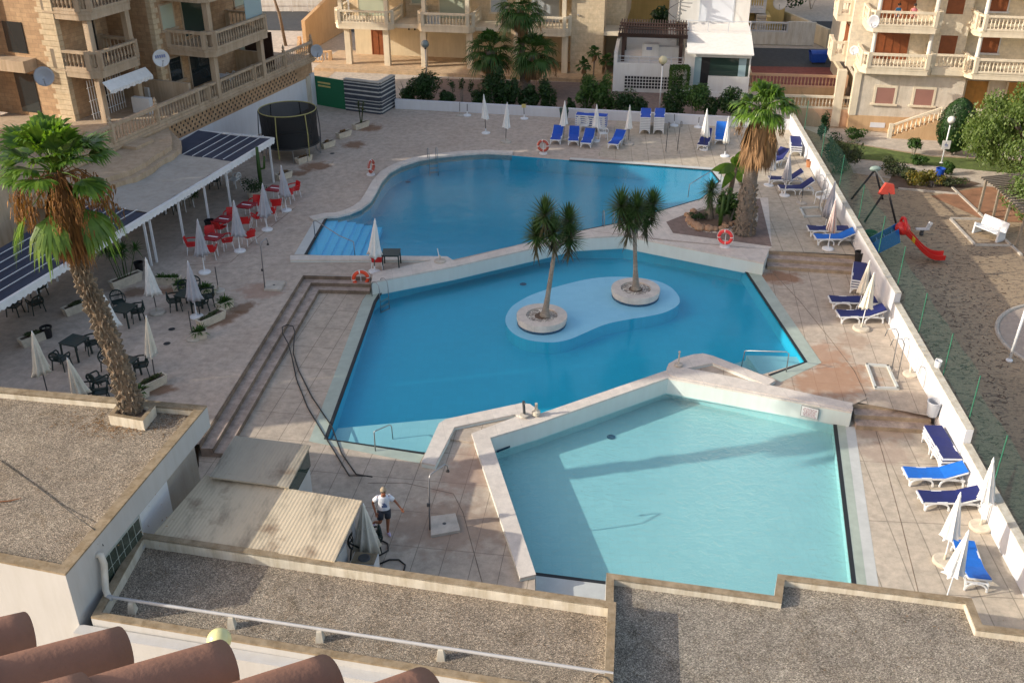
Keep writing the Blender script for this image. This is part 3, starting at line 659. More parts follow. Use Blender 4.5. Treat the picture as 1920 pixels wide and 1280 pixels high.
# ================================================================== VEGETATION HELPERS
def fan_leaf(mb, o, dirv, L1, Rf, nseg, rg, droop=.5, spread=2.3, width=.055, fold=.15):
    """petiole from o along dirv, then a fan of narrow blades with drooping tips"""
    o = Vector(o); d = Vector(dirv).normalized(); up = Vector((0, 0, 1))
    side = d.cross(up)
    if side.length < .05: side = Vector((1, 0, 0))
    side.normalize(); 
    tip = o+d*L1+Vector((0, 0, -L1*L1*.10))
    midp = o+d*L1*.5
    mb.tube([o, midp+Vector((0, 0, .02)), tip], [.022, .018, .012], 4, False)
    d2 = (tip-midp).normalized(); nrm = side.cross(d2).normalized()
    for k in range(nseg):
        t = (k/(nseg-1)-.5); a = t*spread
        dd = (d2*math.cos(a)+side*math.sin(a)); Ls = Rf*(1-.35*abs(t)*2*abs(t))*rg.uniform(.86, 1.08)
        wv = dd.cross(nrm).normalized()*width
        lift = nrm*(fold*abs(math.sin(a))*Ls*.5)
        dr = droop*rg.uniform(.6, 1.4)
        p0 = tip; p1 = tip+dd*Ls*.5+lift+Vector((0, 0, -dr*.06*Ls)); p2 = tip+dd*Ls*.8+lift+Vector((0, 0, -dr*.22*Ls)); p3 = tip+dd*Ls*.98+lift+Vector((0, 0, -dr*.5*Ls))
        mb.add([p0-wv*.2, p0+wv*.2, p1+wv, p1-wv, p2+wv*.7, p2-wv*.7, p3], [(0, 1, 2, 3), (3, 2, 4, 5), (5, 4, 6)])
def strap(mb, o, d, L_, wd, droop, rg=None):
    o = Vector(o); d = Vector(d).normalized(); sd = d.cross(Vector((0, 0, 1)))
    if sd.length < .05: sd = Vector((1, 0, 0))
    sd = sd.normalized()*wd/2
    p1 = o+d*L_*.5+Vector((0, 0, -droop*L_*.12)); p2 = o+d*L_+Vector((0, 0, -droop*L_*.5))
    mb.add([o-sd, o+sd, p1+sd*.9, p1-sd*.9, p2], [(0, 1, 2, 3), (3, 2, 4)])
def rough_trunk(pts, rads, rg, n=14, amp=.08, sub=4):
    P_ = []; R_ = []
    for i in range(len(pts)-1):
        for k in range(sub):
            t = k/sub; P_.append(Vector(pts[i]).lerp(Vector(pts[i+1]), t)); R_.append((rads[i]*(1-t)+rads[i+1]*t)*(1+rg.uniform(-amp, amp)))
    P_.append(Vector(pts[-1])); R_.append(rads[-1]); mb = MB(); mb.tube(P_, R_, n); return mb
def fan_palm(name, label, pts, rads, Rl, L1, nfr, seed, dead=40, deadL=1.6, boots=0, bootr=1.0, green='palm_green', deadm='palm_dead', barkm='palm_bark', group=None, nseg=22, fl=12, lowest=-.55, deadspread=.35, dead_top=.1, width=.055, droopk=1.0, hang=0):
    rg = random.Random(seed); base = Vector(pts[0]); top = Vector(pts[-1])
    t = thing(name, label, 'palm tree', tuple(base), world=True, group=group)
    rough_trunk(pts, rads, rg).build('trunk', barkm, t, smooth=True)
    if boots:
        b = MB(); 
        for i in range(boots):
            f = (i/boots)**1.0*bootr; s = f*(len(pts)-1); k = min(int(s), len(pts)-2); c = Vector(pts[k]).lerp(Vector(pts[k+1]), s-k); r = rads[k]*(1-(s-k))+rads[k+1]*(s-k)
            a = i*2.39996+rg.uniform(-.2, .2); o = Vector((math.cos(a), math.sin(a), 0)); p = c+o*r*.9; q = p+o*rg.uniform(.03, .15)+Vector((rg.uniform(-.04, .04), rg.uniform(-.04, .04), rg.uniform(.04, .17)))
            b.bar(p-Vector((0, 0, .06)), q, rg.uniform(.05, .15), .022, up=tuple(o.cross(Vector((0, 0, 1)))))
        b.build('frond_stubs', 'boot_bark', t)
    c = MB()
    for i in range(nfr):
        a = i*2.39996+rg.uniform(-.25, .25); e = math.radians(82)*(1-i/nfr)+lowest*(i/nfr)+rg.uniform(-.12, .12)
        d = Vector((math.cos(a)*math.cos(e), math.sin(a)*math.cos(e), math.sin(e)))
        fan_leaf(c, top+Vector((0, 0, rg.uniform(-.15, .1))), d, L1*rg.uniform(.75, 1.15), Rl*rg.uniform(.85, 1.1), nseg, rg, droop=(rg.uniform(.5, 1.1)+.5*(i/nfr))*droopk, width=width)
    for i in range(hang):
        a = 3.6+i*1.1; fan_leaf(c, top+Vector((0, 0, -.2)), Vector((math.cos(a)*.75, math.sin(a)*.75, -.55)), L1*1.1, Rl*1.05, nseg, rg, droop=1.3, spread=1.7, width=width)
    c.build('green_fronds', green, t)
    if fl:
        c = MB()
        for i in range(fl):
            a = i*2.4+rg.uniform(-.4, .4); o = top+Vector((math.cos(a)*.15, math.sin(a)*.15, -.1)); L_ = rg.uniform(.8, 1.3)*Rl*1.3
            pt = [o, o+Vector((math.cos(a)*.6, math.sin(a)*.6, .05))*L_*.6, o+Vector((math.cos(a)*.95, math.sin(a)*.95, -.45))*L_*.75, o+Vector((math.cos(a)*1.0, math.sin(a)*1.0, -.95))*L_*.8]
            c.tube(pt, [.018, .015, .012, .008], 4, False)
            for j in range(60):
                q = Vector(pt[2]).lerp(Vector(pt[3]), rg.uniform(-.5, 1.2))+Vector((rg.gauss(0, .09), rg.gauss(0, .09), rg.uniform(-.15, .05)))
                strap(c, q, (rg.uniform(-.3, .3), rg.uniform(-.3, .3), -1), rg.uniform(.12, .3), .03, 0)
        c.build('flower_stalks', deadm, t)
    if dead:
        c = MB()
        for i in range(dead):
            a = rg.uniform(0, 6.283); h = rg.uniform(-.25, dead_top)
            o = top+Vector((math.cos(a)*rads[-1], math.sin(a)*rads[-1], h*deadL)); sp = rg.uniform(.2, 1)*deadspread
            d = Vector((math.cos(a)*sp, math.sin(a)*sp, -1))
            fan_leaf(c, o, d, L1*rg.uniform(.3, .7), deadL*rg.uniform(.45, .75), 12, rg, droop=.25, spread=.8, width=.05, fold=.02)
        c.build('dead_fronds', deadm, t)
    return t
def rosette(mb, mbd, c, r, rg, n=70, wd=.05, dead=40, droopy=.5):
    c = Vector(c)
    for i in range(n):
        a = i*2.39996; e = math.radians(88)*(1-(i/n)**.8)-.35*(i/n); d = Vector((math.cos(a)*math.cos(e), math.sin(a)*math.cos(e), math.sin(e)))
        strap(mb, c+Vector((0, 0, -.35*(i/n)*r)), d, r*rg.uniform(.8, 1.05), wd, droopy*rg.uniform(.4, 1.2))
    for i in range(dead):
        a = rg.uniform(0, 6.28); z = -rg.uniform(.1, 1.0)*r; e = -rg.uniform(.5, 1.25); d = Vector((math.cos(a)*math.cos(e), math.sin(a)*math.cos(e), math.sin(e)))
        strap(mbd, c+Vector((0, 0, z)), d, r*rg.uniform(.55, .85), wd*1.1, .3)
def yucca(label, base, trunk_top, heads, seed, group=None, r=.62):
    rg = random.Random(seed); base = Vector(base); tt = Vector(trunk_top)
    t = thing('yucca_tree', label, 'yucca tree', tuple(base), world=True, group=group)
    b = rough_trunk([base, base+(tt-base)*.08, base+(tt-base)*.3, base+(tt-base)*.6, tt], [.24, .15, .105, .09, .085], rg, 12, .05)
    for h in heads: b.tube([tt-Vector((0, 0, .1)), tt.lerp(Vector(h), .5)+Vector((0, 0, -.05)), Vector(h)], [.075, .06, .05], 8)
    b.build('trunk', 'yucca_bark', t, smooth=True)
    g = MB(); d = MB()
    for h in heads: rosette(g, d, h, r*rg.uniform(.88, 1.08), rg, 190, .055, 40, .18)
    g.build('leaves', 'yucca_green', t); d.build('drooping_leaves', 'yucca_dead', t)
    return t
def leaf_cloud(mb, c, rad, n, ls, rg, lumps=9, shell=.55, low=-1.0, elong=1.0):
    c = Vector(c); cen = [(Vector((rg.gauss(0, 1), rg.gauss(0, 1), rg.gauss(0, 1))).normalized()*rg.uniform(.25, .75), rg.uniform(.3, .55)) for _ in range(lumps)]
    for i in range(n):
        k = cen[rg.randrange(lumps)]; dv = Vector((rg.gauss(0, 1), rg.gauss(0, 1), rg.gauss(0, 1))).normalized()
        q = k[0]+dv*k[1]*rg.uniform(shell, 1.0)
        if q.z < low: continue
        p = c+Vector((q.x*rad[0], q.y*rad[1], q.z*rad[2]))
        nv = (dv+Vector((rg.gauss(0, .5), rg.gauss(0, .5), rg.gauss(0, .5)+.3))).normalized(); x = nv.cross(Vector((rg.gauss(0, 1), rg.gauss(0, 1), rg.gauss(0, 1)))).normalized(); y = nv.cross(x)
        s = ls*rg.uniform(.6, 1.3); 
        mb.add([p-x*s*.5*elong, p-y*s*.28, p+x*s*.5*elong, p+y*s*.28], [(0, 1, 2, 3)])
def shrub(name, label, base, rad, n, ls, seed, mat='shrub_dark', cat='shrub', group=None, stem=.15, lumps=9, stems=3, low=-1.0):
    rg = random.Random(seed); base = Vector(base); t = thing(name, label, cat, tuple(base), world=True, group=group)
    c = base+Vector((0, 0, rad[2]*.8+stem)); m_ = MB(); leaf_cloud(m_, c, rad, n, ls, rg, lumps, low=low); m_.build('foliage', mat, t)
    m_ = MB()
    for i in range(stems):
        a = rg.uniform(0, 6.28); m_.tube([base+Vector((math.cos(a)*.05, math.sin(a)*.05, -.02)), c+Vector((math.cos(a)*rad[0]*.35, math.sin(a)*rad[1]*.35, rad[2]*.2))], [.035, .012], 5)
    m_.build('stem', 'yucca_bark', t); return t
def spray(name, label, base, r, n, seed, mat='shrub_mid', cat='plant', wd=.04, up=1.0, group=None):
    rg = random.Random(seed); base = Vector(base); t = thing(name, label, cat, tuple(base), world=True, group=group); m_ = MB()
    for i in range(n):
        a = i*2.4; e = rg.uniform(.1, 1.45)*up; strap(m_, base, (math.cos(a)*math.cos(e), math.sin(a)*math.cos(e), math.sin(e)), r*rg.uniform(.7, 1.1), wd, rg.uniform(.3, 1.2))
    m_.build('leaves', mat, t); return t
# ================================================================== FURNITURE
def umbrella(label, base, tip, z, fabric='fabric_white', bk='disc', lowf=.34, group=None, dark=True, basevis=True, rad=.21, seed=0, cat='umbrella', name='folded_umbrella', fullh=None):
    b0 = P(*base, z); tp = PD(tip[0], tip[1], b0.y); v = tp-b0; h = v.length; rad *= .88; rg = random.Random(seed+int(base[0]))
    t = thing(name, label, cat, tuple(b0), group=group); t.rotation_euler = (0, math.atan2(v.x, v.z), 0)
    bend = MB(); bend.tube([(0, 0, .06), (0, 0, h*.98)], .022, 8); bend.build('pole', 'pole_dark' if dark else 'white_paint', t)
    m_ = MB(); n = 48; prof = [(.0, .995), (.035, .98), (.05, .955), (.045, .93), (.06, .9), (.085, .84), (.11, .74), (.14, .62), (.175, .50), (.21, .41), (rad, lowf), (rad*.55, lowf+.01)]
    vs = []; ph = rg.uniform(0, 6); flop = rg.uniform(0, 6.28)
    for j, (r, f) in enumerate(prof):
        for k in range(n):
            a = 2*math.pi*k/n; am = min(1, max(0, (.95-f)/.3)); rr = r*(rad/.24)*(1+am*(.26*math.cos(8*a+ph)+.12*math.cos(a-flop)+.08*math.cos(16*a+ph*2)))
            zz = h*f-(am*.03*math.cos(3*a+ph)+.05*am*math.cos(a-flop))*(1 if j > 7 else .2)
            vs.append((rr*math.cos(a), rr*math.sin(a), zz))
    fs = [(j*n+k, (j+1)*n+k, (j+1)*n+(k+1) % n, j*n+(k+1) % n) for j in range(len(prof)-1) for k in range(n)]
    m_.add(vs, fs); m_.build('canopy', fabric, t, smooth=True)
    m_ = MB(); m_.torus((0, 0, h*.62), .14*(rad/.24), .015, n=20, m=6); m_.build('tie_strap', fabric, t)
    m_ = MB(); m_.lathe([(.02, h*.98), (.025, h), (.005, h+.05)], n=8); m_.build('finial', 'white_paint', t)
    if bk == 'disc': m_ = MB(); m_.lathe([(.27, 0), (.27, .05), (.2, .08), (.04, .1), (.035, .3)], n=24); m_.build('base', 'white_plastic', t, smooth=False)
    elif bk == 'concrete': m_ = MB(); m_.lathe([(.33, 0), (.33, .07), (.29, .1), (.04, .1), (.035, .28)], n=24); m_.build('base', 'concrete', t)
    elif bk == 'cream': m_ = MB(); m_.lathe([(.34, 0), (.34, .08), (.3, .11), (.04, .12), (.035, .3)], n=24); m_.build('base', 'planter_box', t)
    return t
def bare_pole(label, base, tip, z, bk='disc', group=None, dark=True, sign=False):
    b0 = P(*base, z); tp = PD(tip[0], tip[1], b0.y); t = thing('umbrella_stand', label, 'umbrella stand', tuple(b0), world=True, group=group)
    m_ = MB(); m_.tube([b0+Vector((0, 0, .05)), tp], .022, 8); m_.build('pole', 'pole_dark' if dark else 'white_paint', t)
    m_ = MB(); m_.lathe([(.27, 0), (.27, .05), (.2, .08), (.04, .1), (.035, .3)], tuple(b0), n=24); m_.build('base', {'disc': 'white_plastic', 'concrete': 'concrete', 'cream': 'planter_box'}[bk], t)
    if sign: m_ = MB(); m_.box(tp.x-.14, tp.x+.14, tp.y-.02, tp.y-.0, tp.z-.22, tp.z+.02); m_.build('sign_plate', 'sign_yellow', t)
    return t
LG = {}
def lounger_proto(colr, back, proto_name='sun_lounger'):
    key = (colr, back)
    if key in LG: return LG[key]
    t = thing('sun_lounger', 'x', 'sun lounger', (0, 0, 0)); W = .30; sz = .36
    for y in (-W, W):
        for x0, x1 in ((.12, .86), (1.08, 1.84)):
            m_ = MB(); pr = []
            for k in range(11):
                a = math.pi*k/10; xx = (x0+x1)/2-(x1-x0)/2*math.cos(a); pr.append((xx, .30*math.sin(a)**.6 if 0 < k < 10 else 0.0))
            for k in range(10): m_.bar((pr[k][0], y, pr[k][1]+.02), (pr[k+1][0], y, pr[k+1][1]+.02), .045, .05)
            m_.build('arched_leg', 'white_plastic', t)
    f = MB()
    for y in (-W, W):
        f.bar((0.0, y, sz-.03), (1.25, y, sz-.03), .05, .06)
    f.box(-.02, .05, -W-.02, W+.02, sz-.06, sz+.0); f.box(.5, .54, -W, W, sz-.06, sz-.03); f.box(1.2, 1.25, -W, W, sz-.06, sz-.02); f.box(1.75, 1.80, -W, W, sz-.1, sz-.06)
    for y in (-W, W): f.bar((1.2, y, sz-.05), (1.86, y, sz-.09), .045, .05)
    for k in range(8):
        a0 = math.pi*k/8; a1 = math.pi*(k+1)/8
        for xx in (.1, 1.84): f.bar((xx, -W*math.cos(a0), .05+.25*math.sin(a0)), (xx, -W*math.cos(a1), .05+.25*math.sin(a1)), .04, .045)
    f.build('frame', 'white_plastic', t)
    ca, sa = math.cos(R(back)), math.sin(R(back)); bf = MB()
    bp = lambda s_, y, h_: (1.2+s_*ca-h_*sa, y, sz+s_*sa+h_*ca)
    for y in (-W, W): bf.bar(bp(0, y, -.03), bp(.74, y, -.03), .05, .05)
    bf.bar(bp(.74, -W, -.03), bp(.74, W, -.03), .05, .05)
    if back > 8: bf.bar(bp(.45, W*.7, -.04), (1.55, W*.7, .25), .03); bf.bar(bp(.45, -W*.7, -.04), (1.55, -W*.7, .25), .03)
    bf.build('backrest_frame', 'white_plastic', t)
    s_ = MB(); n = 8
    for k in range(n):   # seat sling, slightly sagging
        x0 = .02+1.18*k/n; x1 = .02+1.18*(k+1)/n; z0 = sz+.015-.03*math.sin(math.pi*k/n); z1 = sz+.015-.03*math.sin(math.pi*(k+1)/n)
        s_.hexa([(x0, -W+.01, z0-.02), (x1, -W+.01, z1-.02), (x1, W-.01, z1-.02), (x0, W-.01, z0-.02), (x0, -W-.01, z0+.012), (x1, -W-.01, z1+.012), (x1, W+.01, z1+.012), (x0, W+.01, z0+.012)])
    s_.build('seat_sling', colr, t)
    s_ = MB(); s_.hexa([bp(.0, -W-.005, 0), bp(.76, -W-.005, 0), bp(.76, W+.005, 0), bp(0, W+.005, 0), bp(0, -W-.005, .03), bp(.76, -W-.005, .03), bp(.76, W+.005, .03), bp(0, W+.005, .03)]); s_.build('back_sling', colr, t)
    LG[key] = t; t['_k'] = len(LG); return t
LUSED = set()
def lounger(label, foot, head, z, colr='navy_sling', back=0, group=None, yaw=None, dz=0.0, scale=1.0):
    a = P(*foot, z+.36); 
    if yaw is None: b_ = P(*head, z+.36); yaw = math.atan2(b_.y-a.y, b_.x-a.x)
    pr = lounger_proto(colr, back); k = (colr, back)
    o = pr if k not in LUSED else copy_tree(pr)
    LUSED.add(k); o.location = (a.x, a.y, z+dz); o.rotation_euler = (0, 0, yaw); o['label'] = label; o.scale = (scale,)*3
    if group: o['group'] = group
    return o
CP = {}
def chair_proto(kind):
    if kind in CP: return CP[kind]
    mat = {'dark': 'dark_plastic', 'red': 'red_plastic', 'white': 'white_plastic', 'blue': 'sky_blue_sling'}[kind]
    t = thing('plastic_chair', 'x', 'chair', (0, 0, 0)); lm = 'white_paint' if kind == 'red' else mat; w_ = .23
    for sx, sy in ((1, 1), (1, -1), (-1, 1), (-1, -1)):
        m_ = MB(); m_.bar((sx*.24, sy*.26, 0), (sx*.2, sy*.22, .42), .035 if kind != 'red' else .025); m_.build('leg', lm, t)
    m_ = MB(); m_.hexa([(-.22, -w_, .39), (.25, -w_-.01, .41), (.25, w_+.01, .41), (-.22, w_, .39), (-.22, -w_, .43), (.25, -w_-.01, .45), (.25, w_+.01, .45), (-.22, w_, .43)]); m_.build('seat', mat, t)
    m_ = MB(); n = 10
    if kind == 'red':
        for k in range(n):
            y0 = -w_+2*w_*k/n; y1 = -w_+2*w_*(k+1)/n; b0 = .05*(1-(y0/w_)**2); b1 = .05*(1-(y1/w_)**2)
            m_.hexa([(-.2-b0, y0, .44), (-.2-b1, y1, .44), (-.17-b1, y1, .44), (-.17-b0, y0, .44), (-.3-b0, y0, .80), (-.3-b1, y1, .80), (-.27-b1, y1, .80), (-.27-b0, y0, .80)])
    else:
        pts = [(-.27-.02, (w_+.01)*math.cos(math.pi*k/12), .58+.24*math.sin(math.pi*k/12)) for k in range(13)]
        pts = [(-.22, w_, .42)]+pts+[(-.22, -w_, .42)]
        for k in range(len(pts)-1): m_.bar(pts[k], pts[k+1], .035, .05)
        for y in (-.13, -.065, 0, .065, .13): m_.bar((-.22, y*.6, .44), (-.29, y, .58+.24*math.sqrt(max(0, 1-(y/w_)**2))), .012, .035)
        m_.bar((-.27, -w_, .6), (-.27, w_, .6), .03, .045)
    m_.build('backrest', mat, t)
    for sy in (-1, 1):
        m_ = MB(); p_ = [(-.26, sy*(w_+.02), .64), (-.05, sy*(w_+.05), .655), (.18, sy*(w_+.05), .64), (.24, sy*(w_+.03), .55), (.22, sy*w_, .42)]
        for k in range(4): m_.bar(p_[k], p_[k+1], .03, .05)
        m_.build('armrest', mat, t)
    CP[kind] = t; return t
CUSED = set()
def chair(label, px, z, yaw=None, kind='dark', group=None, face=None):
    a = P(*px, z)
    if face is not None: f = P(*face, z); yaw = math.atan2(f.y-a.y, f.x-a.x)
    pr = chair_proto(kind); o = pr if kind not in CUSED else copy_tree(pr); CUSED.add(kind)
    o.location = a; o.rotation_euler = (0, 0, yaw or 0); o['label'] = label
    if group: o['group'] = group
    return o
TP = {}; TUSED = set()
def table(label, px, z, yaw=0, kind='dark', group=None, w_=.8):
    mat = {'dark': 'dark_plastic', 'maroon': 'maroon_top', 'grey': 'concrete', 'white': 'white_plastic'}[kind]
    if kind not in TP:
        t = thing('cafe_table', 'x', 'table', (0, 0, 0)); m_ = MB(); m_.box(-.4, .4, -.4, .4, .69, .73); m_.box(-.36, .36, -.36, .36, .64, .69); m_.build('tabletop', mat, t, bevel=.012)
        for sx in (-1, 1):
            for sy in (-1, 1): m_ = MB(); m_.bar((sx*.37, sy*.37, 0), (sx*.35, sy*.35, .69), .055 if kind == 'dark' else .03); m_.build('leg', mat if kind in ('dark', 'white') else 'white_paint', t)
        if kind == 'maroon': m_ = MB(); m_.box(-.26, .26, -.07, .03, .731, .734); m_.build('painted_band', 'white_paint', t)
        TP[kind] = t
    o = TP[kind] if kind not in TUSED else copy_tree(TP[kind]); TUSED.add(kind)
    o.location = P(*px, z); o.rotation_euler = (0, 0, yaw); o['label'] = label
    if group: o['group'] = group
    return o
def trough(label, px, z, yaw, L_=.9, plant='low', seed=1, group=None, name='planter_trough', mat='planter_box', W_=.36, hh=.36):
    a = P(*px, z); t = thing(name, label, 'planter', tuple(a), yaw, group=group); m_ = MB(); l, w_ = L_/2, W_/2
    # tapering trough with a rim and open top
    o_ = [(-l, -w_), (l, -w_), (l, w_), (-l, w_)]
    q0 = [(x*.86, y*.8, 0) for x, y in o_]; q1 = [(x, y, hh) for x, y in o_]; q2 = [(x*.9, y*.8, hh) for x, y in o_]; q3 = [(x*.88, y*.78, hh-.09) for x, y in o_]
    m_.add(q0+q1+q2+q3, [(3, 2, 1, 0)]+[(i+4*k, (i+1) % 4+4*k, (i+1) % 4+4*k+4, i+4*k+4) for k in range(3) for i in range(4)]+[(12, 13, 14, 15)]); m_.build('trough', mat, t)
    m_ = MB(); m_.box(-l*.85, l*.85, -w_*.75, w_*.75, hh-.1, hh-.05); m_.build('soil', 'soil', t)
    rg = random.Random(seed); m_ = MB(); mt = 'shrub_mid'
    if plant == 'low': leaf_cloud(m_, (0, 0, hh+.03), (l*.9, w_*1.0, .14), 420, .09, rg, 8); mt = 'shrub_olive'
    elif plant == 'fern':
        for i in range(110):
            a_ = i*2.4; e = rg.uniform(.05, 1.4); strap(m_, (rg.uniform(-.12, .12), rg.uniform(-.08, .08), hh-.05), (math.cos(a_)*math.cos(e), math.sin(a_)*math.cos(e), math.sin(e)), rg.uniform(.3, .58), .05, rg.uniform(.4, 1.2))
    elif plant == 'row':
        for i in range(150):
            a_ = i*2.4; e = rg.uniform(.2, 1.4); strap(m_, (rg.uniform(-l*.8, l*.8), rg.uniform(-.08, .08), hh-.05), (math.cos(a_)*math.cos(e), math.sin(a_)*math.cos(e), math.sin(e)), rg.uniform(.2, .38), .05, rg.uniform(.4, 1.2))
    elif plant == 'tall':
        mt = 'palm_dark'
        for s_ in range(7):
            x = rg.uniform(-l*.4, l*.4); y = rg.uniform(-.08, .08); top = Vector((x*2.0+rg.gauss(0, .2), y+rg.gauss(0, .2), hh+rg.uniform(.9, 1.7))); m_.tube([(x, y, hh-.1), top], [.02, .012], 5)
            for i in range(40):
                a_ = i*2.4; e = rg.uniform(-.3, 1.4); strap(m_, top, (math.cos(a_)*math.cos(e), math.sin(a_)*math.cos(e), math.sin(e)), rg.uniform(.35, .6), .05, rg.uniform(.3, 1.2))
    elif plant == 'yucca':
        mt = 'shrub_olive'
        for s_ in range(4):
            x = rg.uniform(-l*.5, l*.5); top = Vector((x*1.5, rg.gauss(0, .15), hh+rg.uniform(.8, 1.2))); m_.tube([(x, 0, hh-.1), top], [.03, .02], 5)
            for i in range(36):
                a_ = i*2.4; e = rg.uniform(-.5, 1.4); strap(m_, top, (math.cos(a_)*math.cos(e), math.sin(a_)*math.cos(e), math.sin(e)), rg.uniform(.22, .36), .035, rg.uniform(.2, .9))
    elif plant == 'dry': leaf_cloud(m_, (0, 0, hh+.02), (l*.7, w_*.7, .12), 180, .07, rg, 6); mt = 'palm_dead_grey'
    m_.build('plants', mt, t); return t
def lifebuoy(label, base, ctr, z, r=.38, yaw=0.0, mat='lifebuoy_red', group=None, post='metal', tilt=.15):
    b0 = P(*base, z); h = max(.5, HT(b0, ctr[1])); t = thing('lifebuoy_stand', label, 'lifebuoy', tuple(b0), yaw, group=group)
    m_ = MB(); m_.tube([(0, .06, 0), (0, .06, h+.1)], .018, 8); m_.build('post', 'white_paint', t); m_ = MB(); m_.lathe([(.24, 0), (.24, .05), (.05, .08)], (0, .06, 0), n=20); m_.build('base', 'white_plastic', t)
    for k in range(4):
        a0 = k*math.pi/2+.12; m_ = MB(); m_.torus((0, 0, h), r*.78, r*.2, 'y', 8, 10, a0, a0+math.pi/2-.0); 
        if k == 0: ring = MB()
        m2 = MB(); m2.torus((0, 0, h), r*.78, r*.2, 'y', 8, 10, a0+.06, a0+math.pi/2-.06); ring.v, ring.f = ring.v, ring.f
        ring.add(m2.v, m2.f)
    ring.build('ring', mat, t, smooth=True)
    bd = MB()
    for k in range(4):
        a = k*math.pi/2+.12; bd.torus((0, 0, h), r*.78, r*.215, 'y', 2, 10, a-.07, a+.07)
    bd.build('white_band', 'rope_white', t, smooth=True)
    rp = MB(); rp.torus((0, 0, h), r*1.03, .009, 'y', 28, 5); rp.build('grab_rope', 'rope_white', t)
    return t
def rail(name, label, pts, r=.021, cat='handrail', mat='metal_grey', group=None):
    pts = [Vector(p) for p in pts]; t = thing(name, label, cat, tuple(pts[0]), world=True, group=group); m_ = MB(); m_.tube(pts, r, 8); m_.build('rail', mat, t, smooth=True); return t
def ladder(label, px, z, dirv, zw, group=None):
    a = P(*px, z); d = Vector(dirv).normalized(); s_ = Vector((-d.y, d.x, 0))*.25; t = thing('pool_ladder', label, 'pool ladder', tuple(a), world=True, group=group)
    for sg in (-1, 1):
        o = a+s_*sg; pts = [o-d*.35, o-d*.35+Vector((0, 0, .55)), o-d*.25+Vector((0, 0, .72)), o-d*.05+Vector((0, 0, .78)), o+d*.12+Vector((0, 0, .68)), o+d*.16+Vector((0, 0, .4)), o+d*.16+Vector((0, 0, -.9))]
        m_ = MB(); m_.tube(pts, .02, 8); m_.build('handrail', 'metal_grey', t, smooth=True)
    for k in range(3):
        m_ = MB(); q = a+d*.16+Vector((0, 0, -.12-.26*k)); m_.bar(q-s_, q+s_, .09, .03, up=tuple(d)); m_.build('rung', 'metal_grey', t)
    return t
# people
def body(name, parent, joints, edges, mat, root=0, sub=2):
    me = bpy.data.meshes.new(name); me.from_pydata([j[:3] for j in joints], edges, []); o = bpy.data.objects.new(name, me); col.objects.link(o)
    me.materials.append(M(mat)); sk = o.modifiers.new('skin', 'SKIN'); sk.use_smooth_shade = True
    for i, j in enumerate(joints):
        v = me.skin_vertices[0].data[i]; v.radius = (j[3], j[4] if len(j) > 4 else j[3]); v.use_root = (i == root)
    ss = o.modifiers.new('sub', 'SUBSURF'); ss.levels = sub; ss.render_levels = sub; o.parent = parent
    dg = bpy.context.evaluated_depsgraph_get(); ev = o.evaluated_get(dg); nm = bpy.data.meshes.new_from_object(ev)
    o.modifiers.clear(); o.data = nm
    for p in nm.polygons: p.use_smooth = True
    if not nm.materials: nm.materials.append(M(mat))
    return o
def loft(rings, n=16):
    m_ = MB(); vs = []
    for (c, rx, ry, ang) in rings:
        for k in range(n):
            a = 2*math.pi*k/n; x = rx*math.cos(a); y = ry*math.sin(a); vs.append((c[0]+x*math.cos(ang)-y*math.sin(ang), c[1]+x*math.sin(ang)+y*math.cos(ang), c[2]))
    m_.add(vs, [(j*n+k, j*n+(k+1) % n, (j+1)*n+(k+1) % n, (j+1)*n+k) for j in range(len(rings)-1) for k in range(n)]); return m_
# ================================================================== OBJECTS ON THE DECKS
# --- umbrellas of the cafe terrace
GU = 'folded umbrellas on the cafe terrace'
umbrella('cream folded umbrella furthest left, beside the dark table behind the gravel roof', (89, 735), (60, 622), 0, 'fabric_cream', None, group=GU, rad=.3)
umbrella('cream folded umbrella half hidden by the gravel roof edge, left of the palm trunk', (168, 775), (126, 672), 0, 'fabric_cream', None, group=GU, rad=.3)
umbrella('white folded umbrella partly covered by the leaning palm trunk', (222, 645), (190, 545), 0, 'fabric_white', None, group=GU, rad=.3)
umbrella('white folded umbrella on a concrete base near the low planter by the awning posts', (295, 587), (273, 484), 0, 'fabric_white', 'concrete', group=GU, rad=.3)
umbrella('grey folded umbrella over the crowded dark table, on a white base', (369, 594), (352, 490), 0, 'fabric_grey', 'disc', group=GU, rad=.3, dark=False)
umbrella('cream folded umbrella rising from the planter trough right of the palm trunk', (291, 712), (274, 593), 0, 'fabric_cream', None, group=GU, lowf=.42, rad=.24)
umbrella('grey folded umbrella at the near end of the red tables', (384, 511), (370, 412), 0, 'fabric_grey', 'disc', group=GU, rad=.3, dark=False)
umbrella('grey folded umbrella second from the near end of the red tables', (450, 471), (438, 377), 0, 'fabric_grey', 'disc', group=GU, rad=.31, dark=False)
umbrella('grey folded umbrella third from the near end of the red tables', (501, 431), (492, 345), 0, 'fabric_grey', 'disc', group=GU, rad=.31, dark=False)
umbrella('grey folded umbrella at the far end of the red tables', (537, 395), (527, 311), 0, 'fabric_grey', 'disc', group=GU, rad=.28, dark=False)
umbrella('white folded umbrella between the pool entry steps and the black table', (702, 510), (703, 411), .0, 'fabric_white', 'disc', rad=.3)
umbrella('old white folded umbrella squeezed between the canopy roof and the air conditioner', (687, 1048), (681, 945), Z2, 'fabric_old', None, rad=.33, lowf=.18, dark=False)
bare_pole('bare dark umbrella pole on a round concrete base beside the crowded dark table', (410, 546), (403, 500), 0, 'concrete')
bare_pole('thin bare dark pole standing by the fern planter on the cafe terrace', (362, 636), (353, 583), 0, 'concrete')
bare_pole('short bare pole on a pale base at the tip of the upper dividing wall', (825, 490), (820, 466), K1, 'concrete', dark=False)
